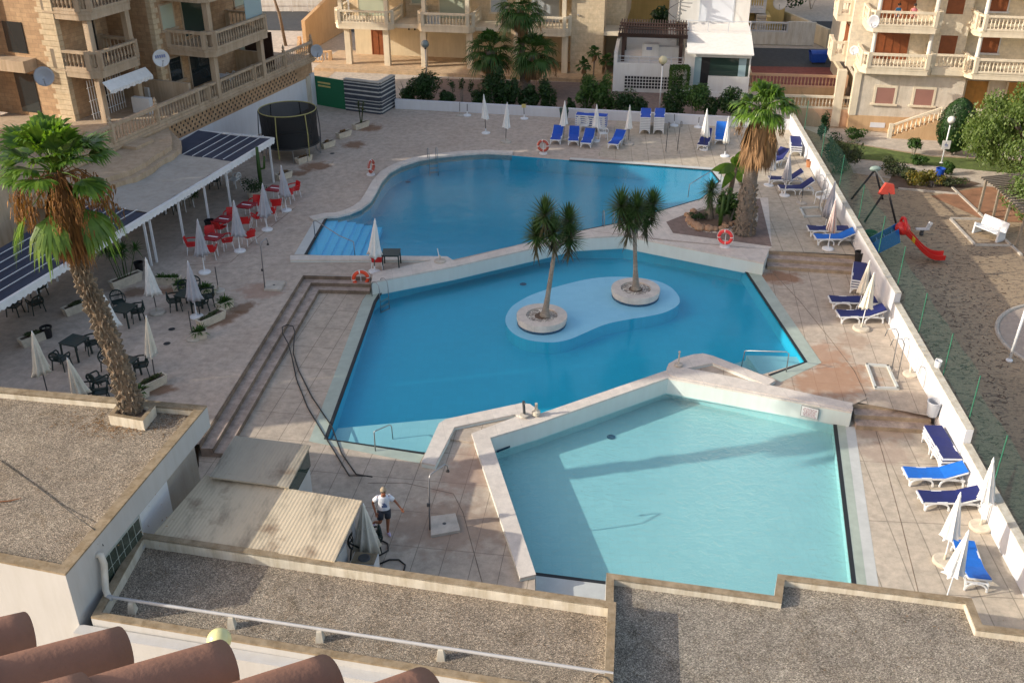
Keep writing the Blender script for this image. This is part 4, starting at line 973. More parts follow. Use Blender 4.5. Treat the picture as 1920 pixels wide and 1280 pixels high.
# --- far deck
GF = 'folded umbrellas along the far deck'
umbrella('tall white folded umbrella standing alone furthest left on the far deck', (911, 250), (907, 178), 0, 'fabric_white', 'disc', group=GF, lowf=.40, rad=.26)
umbrella('white folded umbrella on a grey base just above the curved pool edge', (948, 267), (951, 193), 0, 'fabric_white', 'concrete', group=GF, lowf=.40, rad=.26)
umbrella('white folded umbrella between the leftmost two blue loungers', (1057, 262), (1059, 190), 0, 'fabric_white', 'cream', group=GF, lowf=.4, rad=.27)
umbrella('white folded umbrella in front of the blue lounger stack', (1117, 265), (1119, 197), 0, 'fabric_white', 'disc', group=GF, lowf=.4, rad=.27)
umbrella('white folded umbrella at the head of the rightmost of four blue loungers', (1178, 271), (1181, 198), 0, 'fabric_white', 'concrete', group=GF, lowf=.4, rad=.24)
umbrella('white folded umbrella by the navy lounger on the far deck', (1319, 281), (1326, 205), 0, 'fabric_white', 'disc', group=GF, lowf=.35, rad=.27)
umbrella('slim white folded umbrella catching the sun left of the right-hand palm', (1359, 293), (1366, 219), 0, 'fabric_white', 'disc', group=GF, lowf=.33, rad=.2)
bare_pole('left one of two bare umbrella poles against the far wall', (862, 217), (862, 192), 0, 'concrete')
bare_pole('right one of two bare umbrella poles by the far wall, white based', (876, 217), (876, 195), 0, 'disc')
bare_pole('bare pole with a small yellow plate by the far wall', (983, 223), (982, 196), 0, 'disc', sign=True)
bare_pole('bare umbrella pole right of the stacked white loungers', (1264, 236), (1265, 214), 0, 'disc')
bare_pole('pale based bare pole at the far wall just left of the navy lounger', (1309, 239), (1311, 220), 0, 'disc')
# --- right deck
GR = 'folded umbrellas along the right wall'
umbrella('tilted white folded umbrella between the palm trunk and the blue reclined lounger', (1434, 307), (1449, 228), 0, 'fabric_white', 'disc', group=GR, lowf=.3, rad=.18, dark=False)
umbrella('white folded umbrella just right of the palm, leaning over the flower-pot end', (1441, 348), (1455, 272), 0, 'fabric_white', 'disc', group=GR, lowf=.38, rad=.27, dark=False)
umbrella('grey folded umbrella standing over the two navy reclined loungers', (1471, 367), (1481, 288), 0, 'fabric_grey', 'disc', group=GR, lowf=.38, rad=.27, dark=False)
umbrella('striped folded umbrella behind the bright blue reclined lounger', (1552, 467), (1567, 374), 0, 'fabric_striped', 'disc', group=GR, lowf=.36, rad=.24, dark=False)
umbrella('grey folded umbrella leaning against the white wall above the striped one', (1547, 425), (1566, 341), 0, 'fabric_grey', None, group=GR, lowf=.2, rad=.27, dark=False)
umbrella('cream folded umbrella half behind another beside the navy lounger stack', (1609, 582), (1631, 489), Z2, 'fabric_cream', None, group=GR, lowf=.36, rad=.24, dark=False)
umbrella('cream folded umbrella at the foot of the navy lounger below the steps', (1614, 617), (1639, 512), Z2, 'fabric_cream', 'cream', group=GR, lowf=.38, rad=.27, dark=False)
umbrella('white folded umbrella closest to the wall behind the near navy lounger', (1838, 988), (1863, 859), Z3, 'fabric_white', 'cream', group=GR, lowf=.4, rad=.27, dark=False)
umbrella('white folded umbrella on a round cream base left of the bright blue near lounger', (1770, 1053), (1801, 924), Z3, 'fabric_white', 'cream', group=GR, lowf=.4, rad=.27, dark=False)
umbrella('nearest white folded umbrella, its pole running down behind the gravel roof edge', (1772, 1128), (1816, 995), Z3, 'fabric_white', None, group=GR, lowf=.42, rad=.29, dark=False)
# --- loungers
GL = 'sun loungers on the far deck'
lounger('bright blue lounger furthest left on the far deck', (1041, 262), (1051, 236), 0, 'blue_sling', 25, GL)
lounger('bright blue lounger second from the left, pointing straight away', (1075, 264), (1078, 235), 0, 'blue_sling', 26, GL)
lounger('bright blue lounger third from the left, beside a white chair', (1098, 268), (1111, 241), 0, 'blue_sling', 25, GL)
lounger('bright blue lounger set askew, right of the small white chair', (1149, 270), (1171, 245), 0, 'blue_sling', 24, GL)
lounger('navy lounger with raised back behind a white folded umbrella', (1317, 272), (1331, 242), 0, 'navy_sling', 45, GL)
lounger('bright blue lounger with its back nearly upright, left of the palm', (1351, 262), (1351, 236), 0, 'sky_blue_sling', 60, GL)
for i in range(6): lounger(['lowest', 'second lowest', 'third lowest', 'third topmost', 'second topmost', 'topmost'][i]+' lounger of the sideways blue stack against the far wall', (1080, 232), (1140, 236), 0, 'blue_sling', 0, 'blue loungers stacked sideways at the far wall', dz=.13*i)
for s_, nm, px in ((0, 'left', 1209), (1, 'right', 1235)):
    for i in range(8): lounger(['lowest', 'second lowest', 'third lowest', 'fourth lowest', 'fourth topmost', 'third topmost', 'second topmost', 'topmost'][i]+' lounger in the %s one of the twin white stacks' % nm, (px, 242), (px+2, 214), 0, 'blue_sling' if i == 7 else 'dish_grey', 0, 'loungers in the twin stacks at the far wall', dz=.105*i)
GS = 'sun loungers along the right wall'
lounger('blue lounger with raised back right behind the palm trunk', (1436, 305), (1475, 290), 0, 'navy_sling', 38, GS)
for i in range(3): lounger(['bottom', 'middle', 'top'][i]+' lounger of the navy stack at the far corner of the white wall', (1493, 283), (1489, 255), 0, 'navy_sling', 0, 'navy loungers stacked in the far wall corner', dz=.13*i)
lounger('navy reclined lounger, further of the pair under the grey umbrella', (1442, 333), None, 0, 'navy_sling', 38, GS, yaw=R(-2), scale=.97)
lounger('navy reclined lounger, nearer of the pair under the grey umbrella', (1461, 350), None, 0, 'navy_sling', 38.5, GS, yaw=R(-1), scale=.97)
lounger('flat navy lounger just behind the striped umbrella', (1515, 427), None, 0, 'navy_sling', 0, GS, yaw=R(-3))
lounger('bright blue lounger with raised back under the striped umbrella', (1528, 443), None, 0, 'sky_blue_sling', 27, GS, yaw=R(0))
for i in range(4): lounger(['bottom', 'second lowest', 'second highest', 'top'][i]+' lounger of the navy stack at the foot of the upper steps', (1609, 540), (1612, 502), Z2, 'navy_sling', 0, 'navy loungers stacked below the upper steps', dz=.12*i)
lounger('flat navy lounger behind the two cream umbrellas below the steps', (1556, 560), None, Z2, 'navy_sling', 0, GS, yaw=R(-3))
lounger('navy lounger with slightly raised back beside the round umbrella base', (1571, 587), None, Z2, 'navy_sling', 22, GS, yaw=R(1))
for i in range(3): lounger(['bottom', 'middle', 'top'][i]+' lounger of the navy stack on the narrow lower deck', (1783, 872), (1740, 799), Z3, 'navy_sling', 0, 'navy loungers stacked on the lower deck', dz=.13*i)
lounger('bright blue lounger with raised back on the lower deck, below the navy stack', (1697, 885), None, Z3, 'sky_blue_sling', 22, GS, yaw=R(-2))
lounger('navy lounger with raised back nearest the white umbrellas on the lower deck', (1725, 930), None, Z3, 'navy_sling', 18, GS, yaw=R(-1))
lounger('bright blue lounger pointing at the camera behind the nearest umbrella', (1806, 1012), (1828, 1075), Z3, 'sky_blue_sling', 16, GS)
# --- chairs and tables
GC = 'red chairs at the red tables'; GT = 'maroon tables in the red seating row'
T4 = [(404, 470), (424, 436), (466, 409), (519, 377)]
for p_, l_ in zip(T4, ['maroon table nearest the camera in the red seating row', 'second nearest maroon table in the red seating row', 'third nearest maroon table in the red seating row, behind the middle umbrella', 'farthest maroon table in the red seating row']): table(l_, p_, 0, R(-17), 'maroon', GT)
for (px, f, l_) in [((362, 474), 0, 'red chair at the near end of the row, left of the first grey umbrella'), ((398, 456), 0, 'red chair on the far side of the nearest maroon table'), ((397, 484), 0, 'red chair in front of the nearest maroon table'),
        ((428, 466), 0, 'red chair between the nearest maroon table and the second umbrella'), ((468, 457), 1, 'single red chair pulled out on the poolside next to the second umbrella'), ((414, 441), 1, 'red chair on the near side of the second maroon table'),
        ((434, 421), 1, 'red chair on the far side of the second maroon table'), ((461, 431), 2, 'red chair on the near side of the third maroon table'), ((481, 397), 2, 'red chair behind the third maroon table, its back standing tall'),
        ((486, 421), 2, 'red chair right of the third maroon table beside the third umbrella'), ((509, 412), 3, 'red chair to the right under the third umbrella'), ((520, 397), 3, 'red chair on the near side of the farthest maroon table'),
        ((553, 369), 3, 'red chair at the far right end of the row'), ((541, 379), 3, 'red chair between the farthest umbrella and the end chair')]:
    chair(l_, px, 0, kind='red', group=GC, face=T4[f])
GD = 'dark green plastic chairs on the cafe terrace'
table('dark plastic table right of the white umbrella behind the palm trunk', (238, 606), 0, R(-17), 'dark')
chair('dark chair with a slatted round back behind the table by the palm trunk', (225, 582), 0, kind='dark', group=GD, face=(238, 606))
chair('dark chair right of the table by the palm trunk', (260, 600), 0, kind='dark', group=GD, face=(240, 604))
table('dark plastic table left of the palm trunk between two chairs', (146, 668), 0, R(-20), 'dark')
chair('dark chair right of the left-hand table, touching the palm trunk in view', (176, 660), 0, kind='dark', group=GD, face=(146, 668))
chair('dark chair left of the left-hand table', (118, 690), 0, kind='dark', group=GD, face=(146, 668))
table('dark plastic table hidden behind the foot of the palm trunk', (238, 708), 0, R(-20), 'dark')
chair('dark chair right of the table at the foot of the palm trunk', (266, 702), 0, kind='dark', group=GD, face=(238, 708))
chair('dark chair left of the table at the foot of the palm trunk', (209, 695), 0, kind='dark', group=GD, face=(238, 708))
chair('dark chair standing alone left of the palm trunk foot', (189, 731), 0, yaw=R(60), kind='dark', group=GD)
chair('dark chair mostly hidden by the gravel roof edge', (192, 752), 0, yaw=R(200), kind='dark', group=GD)
chair('dark chair peeking over the roof edge beside the cut-off umbrella', (168, 752), 0, yaw=R(20), kind='dark', group=GD)
table('dark table under the grey umbrella, crowded with chairs', (356, 578), 0, R(-17), 'dark')
for px, l_ in [((331, 580), 'dark chair left of the crowded table'), ((350, 562), 'dark chair behind the crowded table, nearest the fern'), ((377, 585), 'dark chair in front right of the crowded table'), ((391, 572), 'dark chair at the right end of the crowded table'), ((366, 555), 'dark chair at the far corner of the crowded table')]:
    chair(l_, px, 0, kind='dark', group=GD, face=(356, 577))
table('grey topped table deep in the shade under the awning', (50, 572), 0, R(-17), 'grey')
for px, l_ in [((30, 590), 'dark chair left of the grey table under the awning'), ((75, 556), 'dark chair behind the grey table under the awning'), ((70, 585), 'dark chair right of the grey table under the awning'), ((12, 572), 'dark chair at the far left edge under the awning')]:
    chair(l_, px, 0, kind='dark', group=GD, face=(50, 572))
chair('red chair beside the black table on the strip below the upper pool', (708, 503), 0, yaw=R(92), kind='red')
table('black plastic table on the strip below the upper pool', (735, 500), 0, 0, 'dark')
chair('white plastic chair behind the third blue lounger on the far deck', (1096, 247), 0, yaw=R(-100), kind='white', group='white chairs on the far deck')
chair('small white plastic chair between the third and fourth blue loungers', (1130, 262), 0, yaw=R(-80), kind='white', group='white chairs on the far deck')
chair('white plastic chair tipped beside the wall near the hooked shower pipes', (1539, 385), 0, yaw=R(-160), kind='white')
for i, (px, l_) in enumerate([((420, 345), 'pale table under the awning near the cactus'), ((345, 392), 'pale table deep under the beige awning')]): table(l_, px, 0, R(-17), 'white')
chair('white chair under the awning beside the pale table', (441, 350), 0, yaw=R(160), kind='white'); chair('dark chair under the beige awning beside the pale table', (404, 352), 0, yaw=R(0), kind='dark', group=GD)
chair('dark chair deep under the beige awning by the potted bush', (320, 400), 0, yaw=R(0), kind='dark', group=GD)
# --- planters
GP = 'stone planter troughs on the terrace'
TY = R(52)
trough('stone trough with a tall leafy palm under the awning edge', (238, 534), 0, TY, 1.5, 'tall', 1, GP, hh=.42)
trough('stone trough of low greenery right of the awning posts', (316, 532), 0, R(0), 1.15, 'row', 2, GP)
trough('long stone trough of yellowing herbs in the terrace middle', (397, 605), 0, TY, 1.3, 'low', 3, GP)
trough('short stone trough with a bright fern behind the long trough', (423, 578), 0, TY, .7, 'fern', 4, GP)
trough('round ended trough with a spreading fern near the steps', (375, 634), 0, R(20), .6, 'fern', 5, GP)
trough('stone trough of weeds behind the leftmost umbrella', (68, 640), 0, TY, 1.3, 'low', 6, GP)
trough('stone trough of herbs just left of the palm trunk', (147, 583), 0, TY, 1.3, 'low', 7, GP)
trough('stone trough right of the palm trunk with an umbrella rising behind it', (284, 728), 0, TY, 1.25, 'low', 8, GP)
trough('small stone trough beside the foot of the palm trunk', (262, 747), 0, TY, .7, 'fern', 9, GP)
trough('stone trough with two small yuccas near the slate screen', (677, 240), 0, TY, 1.3, 'yucca', 10, GP)
trough('stone trough of dry plants beside a brown stain', (645, 257), 0, TY, 1.1, 'dry', 11, GP)
trough('stone trough of dry stalks right of the trampoline', (615, 276), 0, TY, 1.0, 'dry', 12, GP)
trough('stone trough in front of the trampoline legs', (570, 304), 0, TY, 1.1, 'dry', 13, GP)
trough('stone trough nearest the far umbrella of the red row', (533, 335), 0, TY, 1.0, 'dry', 14, GP)
trough('stone trough with a leafy bush between the dark chairs and bare pole', (388, 553), 0, R(20), .8, 'fern', 15, GP)
trough('stone trough with a fern behind the crowded dark table', (340, 546), 0, R(20), .7, 'fern', 16, GP)
def pot(label, px, z, r=.22, h=.4, mat='black_plastic', cat='pot', name='plant_pot', rim=True):
    a = P(*px, z); t = thing(name, label, cat, tuple(a)); m_ = MB(); m_.lathe([(r*.75, 0), (r, h), (r*1.08, h), (r*1.08, h+.04), (r*.92, h+.04), (r*.85, h*.5), (.001, h*.5)], n=20); m_.build('pot', mat, t, smooth=False); return t
pot('black bin behind the second red table', (395, 432), 0, .24, .5, cat='bin', name='waste_bin')
pot('black pot beside the trough under the awning edge', (262, 508), 0, .2, .4); pot('black pot right of the trough behind the leftmost umbrella', (90, 632), 0, .22, .42)
pot('terracotta pot by the far stretch of the white wall', (1517, 313), 0, .2, .35, 'pot_clay')
pot('black topped waste basket at the right end of the upper steps', (1609, 492), -.16, .22, .5, 'black_plastic', 'bin', 'waste_bin')
t = pot('pale grey waste bin against the white wall above the lower deck', (1747, 778), Z2, .24, .55, 'dish_grey', 'bin', 'waste_bin')
# cactus planter
c0 = P(478, 372, 0); t = shrub('potted_bush', 'round spreading bush in a white pot with a tall cactus behind it', c0, (.85, .85, .42), 900, .09, 31, 'shrub_dark', 'potted plant', stem=.42)
m_ = MB(); m_.lathe([(.3, 0), (.38, .42), (.33, .42), (.3, .3)], tuple(c0), 18); m_.build('pot', 'planter_box', t)
m_ = MB(); c1 = c0+Vector((.25, .6, .3)); m_.tube([c1, c1+Vector((0, 0, 1.0)), c1+Vector((.03, 0, 2.3))], [.1, .11, .08], 8); m_.tube([c1+Vector((0, 0, 1.1)), c1+Vector((.28, 0, 1.15)), c1+Vector((.36, 0, 1.8))], [.06, .07, .05], 7); m_.build('cactus', 'palm_dark', t, smooth=True)
shrub('potted_bush', 'dark bush in a terracotta pot under the beige awning', P(358, 388, 0), (.6, .6, .5), 500, .1, 32, 'shrub_dark', 'potted plant', stem=.4)
# --- trampoline
tc = P(548, 291, 0); rr = 1.66; t = thing('trampoline', 'large round trampoline with black safety net beside the white building wall', 'trampoline', tuple(tc))
m_ = MB(); m_.lathe([(rr-.25, .86), (.01, .84)], n=40, cap=False); m_.build('jumping_mat', 'black_vinyl', t)
m_ = MB(); m_.lathe([(rr-.3, .86), (rr-.3, .9), (rr+.08, .9), (rr+.08, .84)], n=40, cap=False); m_.build('pad', 'pad_rim', t)
m_ = MB(); m_.torus((0, 0, .82), rr+.02, .03, n=40, m=6); m_.build('ring', 'metal_grey', t)
m_ = MB(); m_.lathe([(rr-.02, .9), (rr-.06, 1.7), (rr-.02, 2.75)], n=40, cap=False); m_.build('net', 'trampoline_net', t)
m_ = MB(); m_.torus((0, 0, 2.76), rr-.02, .028, n=40, m=6); m_.build('net_rim', 'tube_yellow', t)
for k in range(6):
    a = k*math.pi/3+.3; c, s_ = math.cos(a), math.sin(a); m_ = MB(); m_.tube([((rr+.06)*c, (rr+.06)*s_, .3), ((rr+.1)*c, (rr+.1)*s_, 1.6), ((rr-.0)*c, (rr-.0)*s_, 2.78)], .03, 8); m_.build('net_pole', 'tube_yellow' if k in (4, 5) else 'pole_dark', t)
for k in range(4):
    a = k*math.pi/2+.5; m_ = MB(); p_ = [(rr*math.cos(a-.25), rr*math.sin(a-.25), .82), ((rr+.02)*math.cos(a-.25), (rr+.02)*math.sin(a-.25), .02), ((rr+.02)*math.cos(a+.25), (rr+.02)*math.sin(a+.25), .02), (rr*math.cos(a+.25), rr*math.sin(a+.25), .82)]; m_.tube(p_, .025, 6); m_.build('leg', 'metal_grey', t)
# --- lifebuoys
lifebuoy('orange red lifebuoy ring on a stand in front of the three garden steps', (678, 541), (677, 525), Z2+.006, .4, R(8), 'lifebuoy_orange')
lifebuoy('faded red lifebuoy seen nearly side on at the curved pool kerb', (697, 328), (697, 316), 0, .4, R(70), 'lifebuoy_faded')
lifebuoy('faded orange lifebuoy at the far edge of the upper pool', (1018, 289), (1016, 279), 0, .38, R(-20), 'lifebuoy_faded')
lifebuoy('bright red lifebuoy standing on the wall by the rocky palm bed', (1358, 463), (1358, 449), K1, .38, R(-25), 'lifebuoy_red')
# --- ladders and handrails
ladder('chrome ladder at the far curved edge of the upper pool', (812, 302), 0, P(830, 330, 0)-P(812, 302, 0), W1)
ladder('chrome ladder into the middle pool beside the long white wall', (716, 556), Z2, P(760, 575, Z2)-P(716, 556, Z2), W2)
ladder('chrome ladder at the near edge of the upper pool behind the right-hand yucca', (1140, 421), 0, P(1130, 395, 0)-P(1140, 421, 0), W1)
rail('pool_handrail', 'dark handrail slanting down over the blue entry steps of the upper pool', [P(591, 446, 0), P(591, 446, 0)+Vector((0, 0, .85)), P(595, 446, 0)+Vector((0, 0, .9)), P(638, 462, W1)+Vector((0, 0, .55)), P(664, 468, W1)+Vector((0, 0, .4)), P(665, 470, W1)+Vector((0, 0, -.5))], .022, mat='pole_steel')
rail('pool_handrail', 'handrail at the far right corner of the upper pool', [P(1351, 342, 0), P(1351, 342, 0)+Vector((0, 0, .85)), P(1345, 342, 0)+Vector((0, 0, .9)), P(1305, 352, W1)+Vector((0, 0, .45)), P(1292, 356, W1)+Vector((0, 0, .3)), P(1291, 357, W1)+Vector((0, 0, -.4))], mat='pole_steel')
rail('pool_handrail', 'handrail across the right corner of the middle pool', [P(1474, 697, Z2), P(1474, 697, Z2)+Vector((0, 0, .8)), P(1469, 697, Z2)+Vector((0, 0, .88)), P(1404, 674, W2)+Vector((0, 0, .4)), P(1395, 672, W2)+Vector((0, 0, .35)), P(1392, 672, W2)+Vector((0, 0, -.4))])
rail('pool_handrail', 'short handrail at the near left corner of the middle pool', [P(704, 845, Z2), P(704, 845, Z2)+Vector((0, 0, .78)), P(708, 845, Z2)+Vector((0, 0, .82)), P(731, 812, W2)+Vector((0, 0, .35)), P(735, 812, W2)+Vector((0, 0, .3)), P(736, 812, W2)+Vector((0, 0, -.3))])
# --- poolside showers
def shower(label, base, top, z, tray, armx, twin=False, mat='pole_steel', trayz=.1, traym='concrete', headx=1):
    b0 = P(*base, z); h = HT(b0, top[1]); tp = PD(top[0], top[1], b0.y); tl = P2(tray, z); t = thing('pool_shower', label, 'shower', tuple(b0), world=True)
    m_ = MB(); ar = Vector((armx[0], armx[1], 0)); m_.tube([b0, tp-Vector((0, 0, .1)), tp+ar*.1+Vector((0, 0, .05)), tp+ar+Vector((0, 0, .12)), tp+ar*1.15+Vector((0, 0, .0)), tp+ar*1.15-Vector((0, 0, .12))], .025, 8); m_.build('pipe', mat, t, smooth=True)
    m_ = MB(); q = tp+ar*1.15; m_.lathe([(.03, -.12), (.06, -.2), (.001, -.2)], tuple(q), 10); m_.build('shower_head', 'black_plastic', t)
    m_ = MB(); ar_ = sum(tl[i][0]*tl[(i+1) % 4][1]-tl[(i+1) % 4][0]*tl[i][1] for i in range(4)); m_.prism(tl if ar_ > 0 else tl[::-1], z, z+trayz); m_.build('tray', traym, t)
    cx = sum(p[0] for p in tl)/4; cy = sum(p[1] for p in tl)/4; m_ = MB(); m_.lathe([(.06, trayz+.002), (.001, trayz+.004)], (cx, cy, z), 12); m_.build('drain', 'pole_dark', t)
    m_ = MB(); m_.box(b0.x-.05, b0.x+.05, b0.y-.06, b0.y+.0, z+.9, z+1.0); m_.build('tap', 'pole_dark', t)
    return t
shower('tall grey shower post with a stone tray on the paving near the hose', (806, 992), (804, 893), Z2, [(808, 1008), (863, 998), (854, 966), (808, 972)], (.45, .45))
shower('slim shower post with a square tray beside the terrace steps', (497, 543), (488, 457), 0, [(495, 545), (527, 547), (535, 530), (500, 530)], (.2, .3))
def hooks(label, pr, z, tray=None, mat='metal_grey', hookdir=(-.35, .2)):
    b0 = P(*pr[0][0], z); t = thing('pool_shower', label, 'shower', tuple(b0), world=True)
    for (bs_, tp_) in pr:
        a = P(*bs_, z); q = PD(tp_[0], tp_[1], a.y); m_ = MB(); h_ = Vector((hookdir[0], hookdir[1], 0))
        m_.tube([a, q-Vector((0, 0, .1)), q+h_*.3+Vector((0, 0, .08)), q+h_+Vector((0, 0, .02)), q+h_*1.15-Vector((0, 0, .3))], .02, 7); m_.build('pipe', mat, t, smooth=True)
        m_ = MB(); m_.box(a.x-.05, a.x+.05, a.y-.05, a.y+.05, z, z+.12); m_.build('foot', 'concrete', t)
    if tray:
        tl = P2(tray, z); m_ = MB()
        for i in range(4): m_.seg(tl[i], tl[(i+1) % 4], .09, z, z+.09, .04)
        m_.build('tray_rim', 'gutter_pale', t)
    return t
hooks('pair of hooked chrome shower pipes by a shallow rectangular tray near the wall', [((1671, 698), (1686, 622)), ((1681, 717), (1697, 640))], Z2, [(1625, 685), (1664, 688), (1683, 730), (1641, 729)])
hooks('pair of hooked shower pipes beside a square mat on the sun deck', [((1534, 396), (1547, 332)), ((1540, 402), (1554, 342))], 0, [(1500, 392), (1538, 390), (1545, 407), (1508, 408)], 'pole_steel')
hooks('two thin dark shower posts on a stained round patch of the far deck', [((1248, 287), (1253, 232)), ((1269, 288), (1276, 230))], 0, None, 'pole_dark', (.1, .1))
bare_pole('short pole on a round base next to the hooked shower pipes', (1706, 702), (1708, 655), Z2, 'cream', dark=False)
bare_pole('short dark umbrella stub right of the navy reclined loungers', (1502, 382), (1506, 352), 0, 'concrete')
# clothes-line like pipes on the white wall
for (px, D_) in (((0), 44.0), ((0), 34.0), ((0), 31.8), ((0), 24.6)):
    x = wallx(D_)-.02; zb = Z1 if D_ > 37 else (Z2 if D_ > 28 else Z3); rail('wall_pipe', {44.0: 'thin looped pipe on the upper stretch of white wall', 34.0: 'thin looped pipe on the white wall beside the two shower pipes', 31.8: 'thin looped pipe on the white wall below the hanging white can', 24.6: 'thin looped pipe on the nearest stretch of white wall'}[D_],
        [Vector((x, D_, zb+.1)), Vector((x-.02, D_, zb+.75)), Vector((x-.02, D_+.25, zb+.82)), Vector((x-.02, D_+.55, zb+.7)), Vector((x-.02, D_+.6, zb+.35))], .012, 'pipe', 'pole_steel')
# --- white wall sign
a, b_ = P(1503, 768, W3), P(1536, 776, W3); 
pA = PD(1505, 756, P(1503, 783, W3).y-.03); pB = PD(1536, 763, P(1536, 791, W3).y-.03); u = (pB-pA); u.z = 0; L_ = u.length; u.normalize(); nn = Vector((u.y, -u.x, 0)); nn = nn if nn.y < 0 else -nn
t = thing('notice_board', 'small framed white notice on the pool side of the wall by the lower pool', 'sign', tuple(pA), world=True); zt = K2-.11
def brd(m_, s0, s1, z0, z1, o0, o1):
    p_ = [pA+u*s_+nn*o_ for s_, o_ in ((s0, o0), (s1, o0), (s1, o1), (s0, o1))]; m_.hexa([(q.x, q.y, z0) for q in p_]+[(q.x, q.y, z1) for q in p_]); return m_
brd(MB(), -.02, L_+.02, zt-.43, zt+.02, .0, .02).build('frame', 'sign_border', t); brd(MB(), 0, L_, zt-.41, zt, .021, .026).build('panel', 'sign_white', t)
m_ = MB(); rg = random.Random(5)
for k in range(7):
    s_ = .05+rg.uniform(0, .06)
    while s_ < L_-.08:
        w_ = rg.uniform(.03, .09); brd(m_, s_, min(s_+w_, L_-.05), zt-.07-.05*k-.012, zt-.07-.05*k+.012, .0265, .028); s_ += w_+.02
m_.build('lettering', 'sign_ink', t)
# --- objects on the near walls
for px, l_, h_ in (((1117*0+1272, 684), 'small metal post on a round base on the rounded wall end', .55), ((983, 779), 'pair of short posts on round bases at the corner of the hook wall', .5)):
    a = P(*px, -.3); t = thing('rope_post', l_, 'post', tuple(a)); m_ = MB(); m_.lathe([(.16, 0), (.16, .05), (.03, .07), (.03, h_), (.045, h_), (.045, h_+.05)], n=14); m_.build('post', 'concrete', t)
    if 'pair' in l_: m_ = MB(); m_.lathe([(.15, 0), (.15, .12), (.06, .16), (.05, .45)], (.42, .1, 0), 14); m_.build('second_post', 'planter_box', t); m_ = MB(); m_.tube([(0, 0, .1), (-.03, .0, .6)], .05, 8); m_.build('bottle', 'pole_dark', t)
# --- green bin
a = P(1057, 232, 0); t = thing('wheelie_bin', 'dark green wheelie bin against the far wall', 'bin', tuple(a)); m_ = MB(); m_.hexa([(-.2, -.2, .05), (.2, -.2, .05), (.2, .2, .05), (-.2, .2, .05), (-.27, -.27, .85), (.27, -.27, .85), (.27, .27, .85), (-.27, .27, .85)]); m_.build('tub', 'green_bin', t)
m_ = MB(); m_.hexa([(-.3, -.31, .86), (.3, -.31, .86), (.3, .3, .86), (-.3, .3, .86), (-.27, -.28, .93), (.27, -.28, .93), (.27, .27, .97), (-.27, .27, .97)]); m_.build('lid', 'green_bin', t)
for sx in (-.2, .2): m_ = MB(); m_.torus((sx, .27, .1), .08, .03, 'x', 14, 6); m_.build('wheel', 'black_plastic', t)
# --- hoses
rail('garden_hose', 'long doubled dark hose arching over the middle deck paving', [P(689, 935, Z2)+Vector((0, 0, .9)), P(655, 893, Z2)+Vector((0, 0, .04)), P(610, 820, Z2)+Vector((0, 0, .03)), P(577, 765, Z2)+Vector((0, 0, .03)), P(556, 712, Z2)+Vector((0, 0, .03)), P(548, 672, -.42), P(541, 645, -.25), P(530, 625, -.1), P(529, 613, -.08), P(537, 609, -.1), P(549, 611, -.2), P(553, 622, -.28), P(551, 642, -.35), P(550, 662, -.43), P(560, 695, Z2)+Vector((0, 0, .03)), P(585, 745, Z2)+Vector((0, 0, .03)), P(622, 800, Z2)+Vector((0, 0, .03)), P(640, 850, Z2)+Vector((0, 0, .03)), P(668, 890, Z2)+Vector((0, 0, .03)), P(700, 922, Z2)+Vector((0, 0, .6))], .022, 'hose', 'hose_black')
rail('garden_hose', 'loose black hose loop lying beside the old umbrella', [P(690, 1010, Z2)+Vector((0, 0, .03)), P(712, 1012, Z2)+Vector((0, 0, .03)), P(727, 1020, Z2)+Vector((0, 0, .03)), P(728, 1033, Z2)+Vector((0, 0, .03)), P(712, 1042, Z2)+Vector((0, 0, .03)), P(695, 1040, Z2)+Vector((0, 0, .03))], .024, 'hose', 'hose_black')
rail('garden_hose', 'black hose loop beside the air conditioner on the paving', [P(712, 1058, Z2)+Vector((0, 0, .03)), P(730, 1050, Z2)+Vector((0, 0, .03)), P(748, 1050, Z2)+Vector((0, 0, .03)), P(760, 1060, Z2)+Vector((0, 0, .03)), P(756, 1075, Z2)+Vector((0, 0, .03))], .024, 'hose', 'hose_black')
# small dark things beside the old umbrella
chair('dark chair tucked behind the old white umbrella', (680, 1045), Z2, yaw=R(-30), kind='dark')
chair('dark chair behind the old white umbrella with its back to the walker', (697, 1032), Z2, yaw=R(200), kind='dark')
a = P(686, 1078, Z2); t = thing('air_conditioner', 'square white air conditioner unit standing at the edge of the gravel roof', 'air conditioner', tuple(a), R(-8)); m_ = MB(); m_.box(-.35, .35, -.25, .25, 0, .62); m_.build('casing', 'ac_white', t)
m_ = MB(); m_.box(-.33, .33, -.23, .23, .622, .64); m_.build('top_plate', 'parapet_top', t); m_ = MB(); m_.lathe([(.18, .645), (.14, .66), (.001, .65)], n=18); m_.build('fan', 'pole_dark', t)
